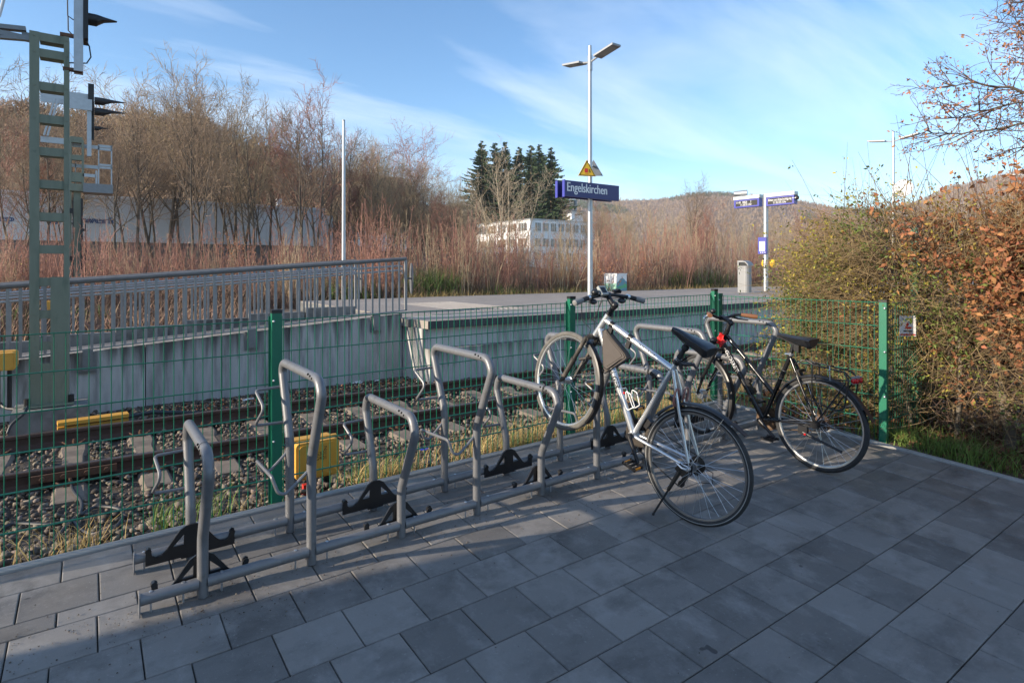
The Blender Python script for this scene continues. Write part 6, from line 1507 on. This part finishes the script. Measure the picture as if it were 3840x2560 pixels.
for (u, vt, d) in ((2125, 925, 25), (2085, 940, 25), (2170, 940, 25.5), (2040, 960, 24)):
    p = at_d(u, HOR, d); sap('o0' if u > 2100 else 'o1', 'orange-brown whippy bush left of the sign pole foot', p[0], p[1], (HOR - vt) / FPX * d + 1.2, 'orange-brown bushes beside the sign pole')
# undergrowth: brambles, dry grass, broom
def blades(name, pos, h, w, m, lean=.4, seed=0, **kw):
    rg = np.random.default_rng(seed); n = len(pos); a = rg.random(n) * 6.28; ln = rg.random(n) * lean; d = np.stack([np.cos(a) * ln, np.sin(a) * ln, np.ones(n)], 1); sd = np.stack([-np.sin(a + rg.normal(0, .8, n)), np.cos(a), np.zeros(n)], 1) * w[:, None]
    bend = np.stack([np.cos(a), np.sin(a), -.25 * np.ones(n)], 1) * (ln * h)[:, None] * .9
    m1 = pos + d * (h * .55)[:, None]; t = pos + d * h[:, None] + bend * .6
    v = np.stack([pos - sd, pos + sd, m1 - sd * .7, m1 + sd * .7, t], 1).reshape(-1, 3); o = (np.arange(n) * 5)[:, None, None]
    f = np.array([[0, 1, 3], [0, 3, 2], [2, 3, 4]])[None] + o
    return link(name, raw_mesh(name, v, f.reshape(-1, 3), m), **kw)
n = 26000; u = RT_.uniform(-200, 3400, n); y = 14.9 + RT_.gamma(1.6, 1.8, n); r_ = (_fw[None] + _rt[None] * ((u - CXP) / FPX)[:, None]); k = (y - CAM[1]) / r_[:, 1]; x = CAM[0] + r_[:, 0] * k
lf = (x < 2.5) & (RT_.random(n) < .3); y = np.where(lf, 9.3 + 6 * RT_.random(n), y); k = (y - CAM[1]) / r_[:, 1]; x = np.where(lf, CAM[0] + r_[:, 0] * k, x)
ok = (x < 75) & ~((x > 2.9) & (y < 14.8)) & ~((x > 14.2) & (x < 16.4) & (y < 15.4)); pos = np.stack([x, y, np.full(n, .26)], 1)[ok]; m_ = len(pos)
blades('undergrowth', pos, RT_.uniform(.3, 1.15, m_) * np.where(pos[:, 1] < 14.8, .6, 1), RT_.uniform(.006, .016, m_), 'scrub', .7, 3, label='tangled brown brambles and dead stalks along the platform edge', cat='undergrowth', kind='stuff')
n = 5200; u = RT_.uniform(1500, 3400, n); y = 14.35 + RT_.gamma(1.3, .5, n); r_ = (_fw[None] + _rt[None] * ((u - CXP) / FPX)[:, None]); k = (y - CAM[1]) / r_[:, 1]; x = CAM[0] + r_[:, 0] * k; ok = (x < 75) & ((x < 14.2) | (x > 16.4)); pos = np.stack([x, y, np.full(n, .34)], 1)[ok]; m_ = len(pos)
blades('dry_grass', pos, RT_.uniform(.2, .55, m_), RT_.uniform(.004, .01, m_), 'dry_grass', .6, 4, label='pale dry grass fringe behind the platform', cat='grass', kind='stuff')
for (u, y, n, hh) in ((1620, 16.0, 900, 1.5), (2560, 16.0, 700, 1.5), (2650, 16.2, 700, 1.5), (1880, 15.4, 400, .8), (1310, 15.6, 450, 1.2), (2120, 15.1, 250, .7), (180, 13, 200, .6)):
    c_ = at_y(u, HOR, y); p = np.stack([c_[0] + RT_.normal(0, .55, n), c_[1] + RT_.normal(0, .4, n), np.full(n, .3)], 1)
    blades('broom_bush', p, RT_.uniform(.4, 1, n) * hh, RT_.uniform(.006, .012, n), 'scrub_green', .5, int(u), label={1620: 'green broom bush on the platform edge right of the ramp end', 2560: 'green broom bush in the thicket right of the painted cabinet', 2650: 'green broom bush in the thicket left of the litter bin', 1880: 'low green tuft in the thicket left of the white building', 1310: 'green broom bush seen through the end of the ramp railing', 2120: 'small green tuft at the foot of the sign pole', 180: 'low green weed patch behind the near mast'}[u], cat='bush')
# autumn shrubs with red and orange leaves
def leaf_cloud(name, c_, n, sp, size, m, parent=None, seed=0, sq=(1, 1, 1), **kw):
    rg = np.random.default_rng(seed); c_ = np.asarray(c_, float); p = c_ + rg.normal(0, 1, (n, 3)) * np.asarray(sq) * sp if c_.ndim == 1 else c_
    n = len(p); R = rand_rot(n); s = size * rg.uniform(.6, 1.3, n); base = np.array([(0, 0, 0), (.28, .45, .1), (0, 1, -.05), (-.28, .45, .1)]) 
    v = np.einsum('nij,kj->nki', R, base) * s[:, None, None] + p[:, None]; f = np.array([[0, 1, 2], [0, 2, 3]])[None] + (np.arange(n) * 4)[:, None, None]
    return link(name, raw_mesh(name, v.reshape(-1, 3), f.reshape(-1, 3), m), parent, **kw)
for (u, v, d, lb) in ((890, 930, 26, 'red-leaved shrub behind the ramp railing'), (2425, 1000, 27, 'shrub with orange-brown leaves right of the painted cabinet'), (2270, 1040, 24, 'small orange-leaved shrub beside the painted cabinet'), (1690, 1010, 26, 'brown-leaved shrub below the spruces'), (60, 1010, 24, 'yellow-leaved shrub left of the near mast')):
    c_ = at_d(u, v, d); t_ = thing('leafy_shrub', lb, 'shrub', (c_[0], c_[1], .35)); S = []
    for i in range(14):
        e = c_ + RT_.normal(0, .45, 3) * V(1, 1, .9); S.append((c_[0] + RT_.normal(0, .1), c_[1], .3, *e, .012, .005))
    for q_ in S: link('stem', segs_mesh('stem', [q_], 'bark_brown', 3), t_)
    leaf_cloud('leaves', c_, 300, .42, .075, 'leaf_yellow' if u == 60 else 'leaf_rust', t_, int(u), (1, 1, .9), kind='stuff')
# spruces
def spruce(seed, H):
    rg = np.random.default_rng(seed); S = [(0, 0, -.2, 0, 0, H * .98, .28, .03)]; vs, fs = [], []
    z = H * .1
    while z < H * .99:
        t = 1 - z / H; L = H * .23 * (t ** .85) * rg.uniform(.6, 1.15) + .12; nb = 3 if z > H * .9 else 5
        for k in range(nb):
            a = rg.random() * 6.28; d = V(math.cos(a), math.sin(a), 0); n = 6; l_ = L * rg.uniform(.55, 1.15); dr = rg.uniform(.15, .4)
            for i in range(n):
                s0 = i / n; s1 = s0 + .3; f = lambda s: V(0, 0, z) + d * l_ * s + V(0, 0, -dr * l_ * s + .28 * l_ * s ** 2)
                p, q = f(s0), f(s1); sdv = np.cross(d, V(0, 0, 1)); wd = (.08 + .22 * t) * (1 - s0 * .6)
                for sg in (-1, 1, -1, 1):
                    o = len(vs); m_ = p + (q - p) * rg.random(); vs += [tuple(m_), tuple(m_ + (q - p) * .35 + V(0, 0, .05)), tuple(m_ + sdv * sg * wd * rg.uniform(.6, 1.4) + d * .18 - V(0, 0, rg.uniform(.02, .35)))]; fs.append((o, o + 1, o + 2))
                o = len(vs); vs += [tuple(p), tuple(q), tuple((p + q) / 2 - V(0, 0, rg.uniform(.15, .5)) + sdv * .15 * rg.normal())]; fs.append((o, o + 1, o + 2))
        z += H * .0085 * rg.uniform(.5, 1.5)
    return segs_mesh('trunk', S, 'bark_brown', 6), raw_mesh('crown', vs, fs, 'needle'), H
SP = [spruce(70 + i, 20) for i in range(3)]
sl_ = ['leftmost of the dark spruces', 'second dark spruce from the left', 'third dark spruce from the left, beside the gap', 'narrow dark spruce in the middle of the group', 'broad dark spruce left of the sign pole', 'tall dark spruce right of the middle', 'rightmost of the dark spruces, behind the sign']
for i, (u, v, d) in enumerate(((1806, 525, 150), (1857, 532, 158), (1894, 528, 152), (1947, 548, 162), (1992, 541, 150), (2024, 538, 156), (2067, 549, 148))):
    tm, cm, H = SP[i % 3]; p = at_d(u, HOR, d); zt = (HOR - v) / FPX * d + 1.5; s = (zt - 9) / H
    e = thing('spruce_tree', sl_[i] + ' above the white building', 'tree', (p[0], p[1], 9.0), 'dark spruces', local=True); e.scale = (s * 1.4, s * 1.4, s); e.rotation_euler = (0, 0, i * 1.3); link('trunk', tm, e); link('crown', cm, e)
# wood on the slope and on the far hills
def simple_wood(name, P, H, m, seed, label, segs=60, rad=.03):
    rg = np.random.default_rng(seed); temps = []
    for k in range(4):
        S = [(0, 0, 0, 0, 0, .75, .012, .004)]
        for i in range(segs):
            z0 = .25 + .6 * rg.random(); a = rg.random() * 6.28; L = .32 * (1.1 - z0) + .08; d = unit(V(math.cos(a), math.sin(a), .9 + rg.random())); p = V(0, 0, z0 * .75); q = p + d * L; S.append((*p, *q, .0045, .0028))
            for _ in range(2): q2 = q + unit(d + rg.normal(0, .5, 3)) * L * .6; S.append((*q, *q2, .003, .0018))
        temps.append(np.array(S))
    out_ = []
    for i, p in enumerate(P):
        T = temps[i % 4].copy(); h = H[i]; a = rg.random() * 6.28; c_, s_ = math.cos(a), math.sin(a)
        for o in (0, 3):
            X, Y = T[:, o].copy(), T[:, o + 1].copy(); T[:, o] = (X * c_ - Y * s_) * h + p[0]; T[:, o + 1] = (X * s_ + Y * c_) * h + p[1]; T[:, o + 2] = T[:, o + 2] * h + p[2]
        T[:, 6:8] *= h; T[:, 6:8] = np.maximum(T[:, 6:8], rad); out_.append(T)
    return link(name, segs_mesh(name, np.concatenate(out_), m, 3), label=label, cat='wood', kind='stuff')
P, Hh = [], []
while len(P) < 1000:
    u = RT_.uniform(-150, 2100); d = RT_.uniform(50, 150); p = at_d(u, HOR, d)
    if p[1] < (60 if u < 1250 else 75) or (u > 1760 and p[1] < 128) or (abs(p[0] - hp[0] - 4) < 7.5 and abs(p[1] - HYY) < 5): continue
    P.append((p[0], p[1], float(hill_h(p[0], p[1])) + .2)); Hh.append(RT_.uniform(6, 11))
simple_wood('hillside_wood', P, Hh, 'wood_mid', 91, 'bare brown wood covering the slope behind the warehouse', 26, .035)
def far_trees(name, uu, tt, m, label, lo, hi):
    vs, fs = [], []
    for i in range(len(uu)):
        p = far_pt(uu[i], tt[i]); h = RT_.uniform(lo, hi)
        for k in range(6):
            a = RT_.random() * 6.28; r_ = h * .55 * RT_.random(); b0 = p + V(r_ * math.cos(a), r_ * math.sin(a), -.5); w_ = h * .06; c2, s2 = math.cos(a + 1.2), math.sin(a + 1.2); o = len(vs)
            vs += [tuple(b0 + V(w_ * c2, w_ * s2, 0)), tuple(b0 - V(w_ * c2, w_ * s2, 0)), tuple(b0 + V(RT_.normal(0, .12) * h, RT_.normal(0, .12) * h, h * RT_.uniform(.55, 1)))]; fs.append((o, o + 1, o + 2))
    link(name, raw_mesh(name, vs, fs, m), label=label, cat='wood', kind='stuff')
n = 30000; uu = RT_.uniform(300, 4550, n); tt = RT_.random(n) ** .55 * 1.02
gm = (np.sin(uu * .0061 + 1) + np.sin(uu * .017 + tt * 9) + np.sin(tt * 14 + uu * .004) > 1.55) | ((np.abs(uu - 2640) < 130) & (tt > .9) & (RT_.random(n) < .6))
far_trees('far_wood', uu[~gm], tt[~gm], 'wood_far', 'bare brown forest on the far hills', 2.5, 5.5)
far_trees('far_spruces', uu[gm], tt[gm], 'wood_far_green', 'dark evergreen patches in the forest on the far hills', 3, 6.5)
# ================================================================== hedge, grass and leaves near the camera
RH_ = np.random.default_rng(21)
hedge = thing('hedge', 'tall overgrown hedge with yellow-green and brown leaves beside the paving', 'hedge', (5.3, -.6, gz(4, -.6)))
def hz_top(y): return (2.1 + .06 * math.sin(y * 2.3) + .06 * math.sin(y * 5.1 + 1)) * (1 if y < .05 else max(.35, 1 - .38 * (y - .05)))
def stem(p, d, L, r0, n, wob, upf):
    S = []
    for j in range(n):
        d = unit(d + RH_.normal(0, wob, 3) + V(0, 0, upf)); q = p + d * L / n; S.append((*p, *q, r0 * (1 - .75 * j / n), r0 * (1 - .75 * (j + 1) / n))); p = q
    return S
for i in range(26):                                   # main stems
    y = RH_.uniform(-2.6, .8); x = RH_.uniform(4.55, 5.6); L = RH_.uniform(1.5, 2.1) * hz_top(y) / 2.22
    link('stem', segs_mesh('stem', stem(V(x, y, gz(4, y) - .03), unit(V(RH_.normal(0, .1), RH_.normal(0, .12), 1)), L, RH_.uniform(.012, .028), 7, .08, .05), 'bark_grey', 7), hedge)
for (y, x, r0) in ((-1.02, 4.75, .045), (-1.18, 4.85, .035), (-.66, 4.65, .022), (-1.45, 4.9, .04)):
    link('stem', segs_mesh('stem', stem(V(x, y, gz(4, y) - .03), V(.02, -.02, 1), 2.1, r0, 9, .05, .08), 'bark_grey', 7), hedge)
S = []; tips = []; N_ = 12500
for i in range(N_):
    y = RH_.uniform(-2.7, .72); x = 4.22 + RH_.beta(1.1, 1.7) * 1.8; top = hz_top(y)
    z = gz(4, y) + (RH_.random() ** .75) * top * .98; p = V(x, y, z); out_ = V(-(5.0 - x) * .5 - .25, .3 * RH_.normal() + (.35 if y > .3 else 0), .25 + .5 * RH_.random() * (z > 1.4))
    d = unit(out_ + RH_.normal(0, .6, 3)); L = RH_.uniform(.18, .5); r0 = RH_.uniform(.0014, .0036); n = 3
    if y > .1: d = unit(V(-.25, .75, .1) + RH_.normal(0, .42, 3)); L *= 1.25
    for j in range(n):
        d = unit(d + RH_.normal(0, .12, 3) + V(0, 0, -.06 if y > .3 else .02)); q = p + d * L / n; S.append((*p, *q, r0 * (1 - .25 * j), r0 * (1 - .25 * (j + 1))))
        if RH_.random() < .62: tips.append(q)
        p = q
for i in range(1700):                                 # trailing twigs pushed through the side fence
    y = RH_.uniform(-.25, .45); x = RH_.uniform(4.03, 4.6); z = RH_.uniform(.1, 1.75) * (1 if y < .4 else .8) + .05; p = V(x, y, z); d = unit(V(-.15, .8, .0) + RH_.normal(0, .4, 3)); L = RH_.uniform(.25, .6)
    for j in range(4):
        d = unit(d + RH_.normal(0, .15, 3) + V(0, 0, -.05)); q = p + d * L / 4; S.append((*p, *q, .002 - .0004 * j, .0016 - .0004 * j)); tips.append(q) if RH_.random() < .35 else None; p = q
link('twigs', segs_mesh('twigs', S, 'twig_tan', 3), hedge, kind='stuff')
S = []
for i in range(9000):                                 # close dead wood inside the hedge
    y = RH_.uniform(-2.8, .7); x = RH_.uniform(4.55, 5.7); z = gz(4, y) + RH_.random() * hz_top(y) * .9; p = V(x, y, z); d = unit(RH_.normal(0, 1, 3)); q = p + d * RH_.uniform(.12, .4); S.append((*p, *q, RH_.uniform(.002, .006), .0018))
link('inner_twigs', segs_mesh('inner_twigs', S, 'twig_brown', 3), hedge, kind='stuff')
for i in range(70):                                   # long shoots standing out above the top
    y = RH_.uniform(-2.6, .5); x = RH_.uniform(4.4, 5.4); L = RH_.uniform(.45, 1.35)
    link('shoot', segs_mesh('shoot', stem(V(x, y, hz_top(y) - .3), unit(V(RH_.normal(0, .25), RH_.normal(.12, .3), 1)), L, .0048, 5, .07, 0), 'twig_brown', 4), hedge)
tips = np.array(tips)
side = RH_.normal(0, .3, len(tips))
def clump(p, a, thr):                                 # leaves sit in patches, with gaps between them
    y, z = p[:, 1], p[:, 2]; return np.sin(6.3 * y + 3.1 * z + a) + np.sin(5.2 * z - 4.4 * y + 1 + 2 * a) + np.sin(11 * y - 9 * z + 2 - a) + RH_.normal(0, .35, len(p)) > thr
def more(p, k, sp): return np.repeat(p, k, 0) + RH_.normal(0, sp, (k * len(p), 3))
yl = tips[(tips[:, 1] > -.55 + side)]; low = yl[:, 2] < 1.55
leaf_cloud('yellow_leaves', more(yl[clump(yl, 0, .5)], 2, .016), 0, 0, .032, 'leaf_yellow', hedge, 1, kind='stuff')
leaf_cloud('green_leaves', more(yl[clump(yl, 1.7, .35) & (low | (RH_.random(len(yl)) < .5))], 3, .018), 0, 0, .032, 'leaf_green', hedge, 2, kind='stuff')
rt_ = tips[(tips[:, 1] <= -.3 + side)]
leaf_cloud('green_leaves', more(rt_[clump(rt_, 2.9, .9) & (rt_[:, 2] < 1.6)], 2, .016), 0, 0, .033, 'leaf_green', hedge, 4, kind='stuff')
br = rt_[clump(rt_, 4.1, -.1) & (RH_.random(len(rt_)) < np.clip((rt_[:, 2] - .5) / 1.3, .1, 1)) & (RH_.random(len(rt_)) < np.clip(.35 - (rt_[:, 1] + .4) * .8, .15, 1))]
leaf_cloud('brown_leaves', more(br, 4, .028), 0, 0, .05, 'leaf_brown', hedge, 3, kind='stuff')
for (y0, z0, n) in ((-1.1, 1.55, 170), (-1.18, .85, 70), (-1.02, 1.2, 110), (-1.3, 1.85, 170), (-1.0, 1.95, 110), (-1.25, 1.4, 130), (-.8, 1.85, 80)):   # hanging bunches of large dead leaves
    leaf_cloud('leaf_bunch', V(4.7, y0, z0), int(n * 1.7), .12, .072, 'leaf_brown', hedge, int(z0 * 100), (.7, 1.1, 1.3), kind='stuff')
# overhanging lime tree at the right, trunk outside the picture
TB = at_d(4500, HOR, 8.6); TB[2] = 0
lt = thing('lime_tree', 'overhanging tree with rust-coloured dead leaves at the upper right', 'tree', tuple(TB)); Cn, tips = [], []
link('trunk', segs_mesh('trunk', stem(TB - V(0, 0, .2), V(0, 0, 1), 8.5, .2, 9, .03, .05), 'bark_grey', 9), lt)
def limb(path, r):
    P = [np.asarray(p, float) for p in path]; S = []; n = len(P)
    for j in range(n - 1):
        S.append((*P[j], *P[j + 1], r * (1 - .8 * j / n), r * (1 - .8 * (j + 1) / n)))
    link('limb', segs_mesh('limb', S, 'bark_grey', 6), lt); L0 = sum(np.linalg.norm(P[j + 1] - P[j]) for j in range(n - 1))
    for j in range(1, n - 1):
        for _ in range(2 if j < n - 2 else 3):
            t = RH_.random(); p = P[j] + (P[j + 1] - P[j]) * t; d = unit(P[j + 1] - P[j]); twig(p, unit(d * .8 + unit(np.cross(d, RH_.normal(0, 1, 3))) * .65 + V(0, 0, .12)), RH_.uniform(.5, 1.0) * (1.1 - .5 * j / n), .009, 0)
def twig(p, d, L, r, lv):
    n = (6, 4, 3)[lv]
    for j in range(n):
        d = unit(d + RH_.normal(0, (.13, .2, .25)[lv], 3)); q = p + d * L / n; Cn.append((*p, *q, max(r * (1 - .75 * j / n), .0026), max(r * (1 - .75 * (j + 1) / n), .0022))); p = q
        if lv < 2 and RH_.random() < .64: twig(p, unit(d * .8 + unit(np.cross(d, RH_.normal(0, 1, 3))) * .6), L * RH_.uniform(.25, .5), max(r * .5, .003), lv + 1)
        if lv > 0 and RH_.random() < .45: tips.append(q)
    tips.append(p)
def lp(*uvd):
    uvd = [(u + 95 if u < 4100 else u, v - 15, d) for u, v, d in uvd]
    return [TB + V(0, 0, at_d(uvd[0][0], uvd[0][1], 8.6)[2] - .9)] + [at_d(u, v, d) for u, v, d in uvd]
def fine(P, m=3):
    o = []
    for j in range(len(P) - 1):
        for t in range(m): o.append(P[j] + (P[j + 1] - P[j]) * t / m + RH_.normal(0, .02, 3))
    return o + [P[-1]]
for pth, r in ((((4150, 420, 8.6), (3840, 385, 8.6), (3690, 350, 8.6), (3560, 335, 8.5), (3440, 325, 8.4)), .03), (((4150, 560, 8.8), (3840, 455, 8.9), (3660, 495, 8.9), (3500, 525, 8.9), (3370, 500, 8.8)), .028), (((4150, 430, 8.3), (3840, 390, 8.2), (3700, 400, 8.1), (3560, 440, 8.0), (3460, 455, 8.0)), .022), (((4150, 150, 8.7), (3860, 45, 8.7), (3790, 20, 8.7), (3690, 25, 8.6)), .026), (((4150, 300, 8.5), (3850, 300, 8.4), (3770, 230, 8.4), (3740, 130, 8.4)), .022), (((4150, 500, 9.2), (3850, 490, 9.3), (3780, 540, 9.3), (3740, 570, 9.3)), .016), (((4150, 200, 8.2), (3870, 120, 8.1), (3800, 105, 8.1), (3740, 110, 8.1)), .018)): limb(fine(lp(*pth)), r)
link('twigs', segs_mesh('twigs', Cn, 'twig_brown', 4), lt, kind='stuff')
tp = np.array(tips); tp = tp[RH_.random(len(tp)) < .42]; leaf_cloud('dead_leaves', tp + RH_.normal(0, .015, tp.shape) - V(0, 0, .02), 0, 0, .05, 'leaf_rust', lt, 9, kind='stuff')
# grass between kerb and ballast
n = 5200; x = RH_.uniform(-2.4, 4.6, n); y = 1.27 + RH_.gamma(1.5, .13, n); cl = np.sin(x * 7) + np.sin(x * 2.9 + 1) + RH_.normal(0, .5, n); k = ((cl > .5) & (RH_.random(n) < .45)) | (x > .9 + RH_.normal(0, .3, n)) | ((x > .0) & (cl > 0)); x, y = x[k], y[k]; m_ = len(x)
blades('verge_grass', np.stack([x, y, bal_z(x, y) - .01], 1), RH_.uniform(.06, .24, m_) * np.where(x > .6, 1.2, .85), RH_.uniform(.0014, .0032, m_), 'dry_grass', 1.1, 5, label='dry straw-coloured grass along the kerb behind the fence', cat='grass', kind='stuff')
n = 1500; x = RH_.uniform(-2.4, 4.0, n); y = 1.27 + RH_.gamma(1.5, .16, n); k = np.sin(x * 5.3 + .7) > .45; x, y = x[k], y[k]; m_ = len(x)
blades('verge_grass', np.stack([x, y, bal_z(x, y) - .01], 1), RH_.uniform(.08, .24, m_), RH_.uniform(.0016, .0036, m_), 'green_grass', .8, 6, label='green grass blades among the dry grass by the kerb', cat='grass', kind='stuff')
n = 1500; x = 3.96 + RH_.gamma(1.6, .16, n); y = np.where(RH_.random(n) < .75, RH_.normal(-.75, .32, n), RH_.uniform(-2.4, 1.1, n)); 
blades('bed_grass', np.stack([x, y, gz(3.9, y) - .01], 1), RH_.uniform(.05, .2, n), RH_.uniform(.0018, .004, n), 'green_grass', .9, 7, label='green grass tuft at the hedge foot beside the kerb', cat='grass', kind='stuff')
n = 5200; x = 4.0 + RH_.gamma(2.0, .38, n); y = RH_.uniform(-3.2, 1.2, n); pos = np.stack([x, y, gz(3.9, y) + .012 + .012 * RH_.random(n)], 1)
leaf_cloud('leaf_litter', pos, 0, 0, .06, 'litter', None, 11, label='reddish brown leaf litter under the hedge', cat='leaf litter', kind='stuff')
n = 900; x = RH_.uniform(-1, 8, n); y = RH_.normal(6.7, .16, n); leaf_cloud('wall_foot_leaves', np.stack([x, np.minimum(y, 7.1), np.full(n, -.41)], 1), 0, 0, .05, 'litter', None, 12, label='dead leaves gathered along the foot of the platform wall', cat='leaf litter', kind='stuff')
# ================================================================== winter haze over the valley
hm = bpy.data.materials.new('haze'); hm.use_nodes = True
for n_ in list(hm.node_tree.nodes): hm.node_tree.nodes.remove(n_)
ho = N(hm.node_tree, 'ShaderNodeOutputMaterial'); hv = N(hm.node_tree, 'ShaderNodeVolumePrincipled')
hv.inputs['Color'].default_value = (0.86, 0.91, 1.0, 1); hv.inputs['Density'].default_value = 0.0002; hv.inputs['Anisotropy'].default_value = 0.2
hm.node_tree.links.new(hv.outputs[0], ho.inputs['Volume']); MATS['haze'] = hm
b = MB(); b.box((-1600, -300, -1.8), (1700, 1900, 150)); b.build('haze', 'haze', smooth=False, kind='stuff')
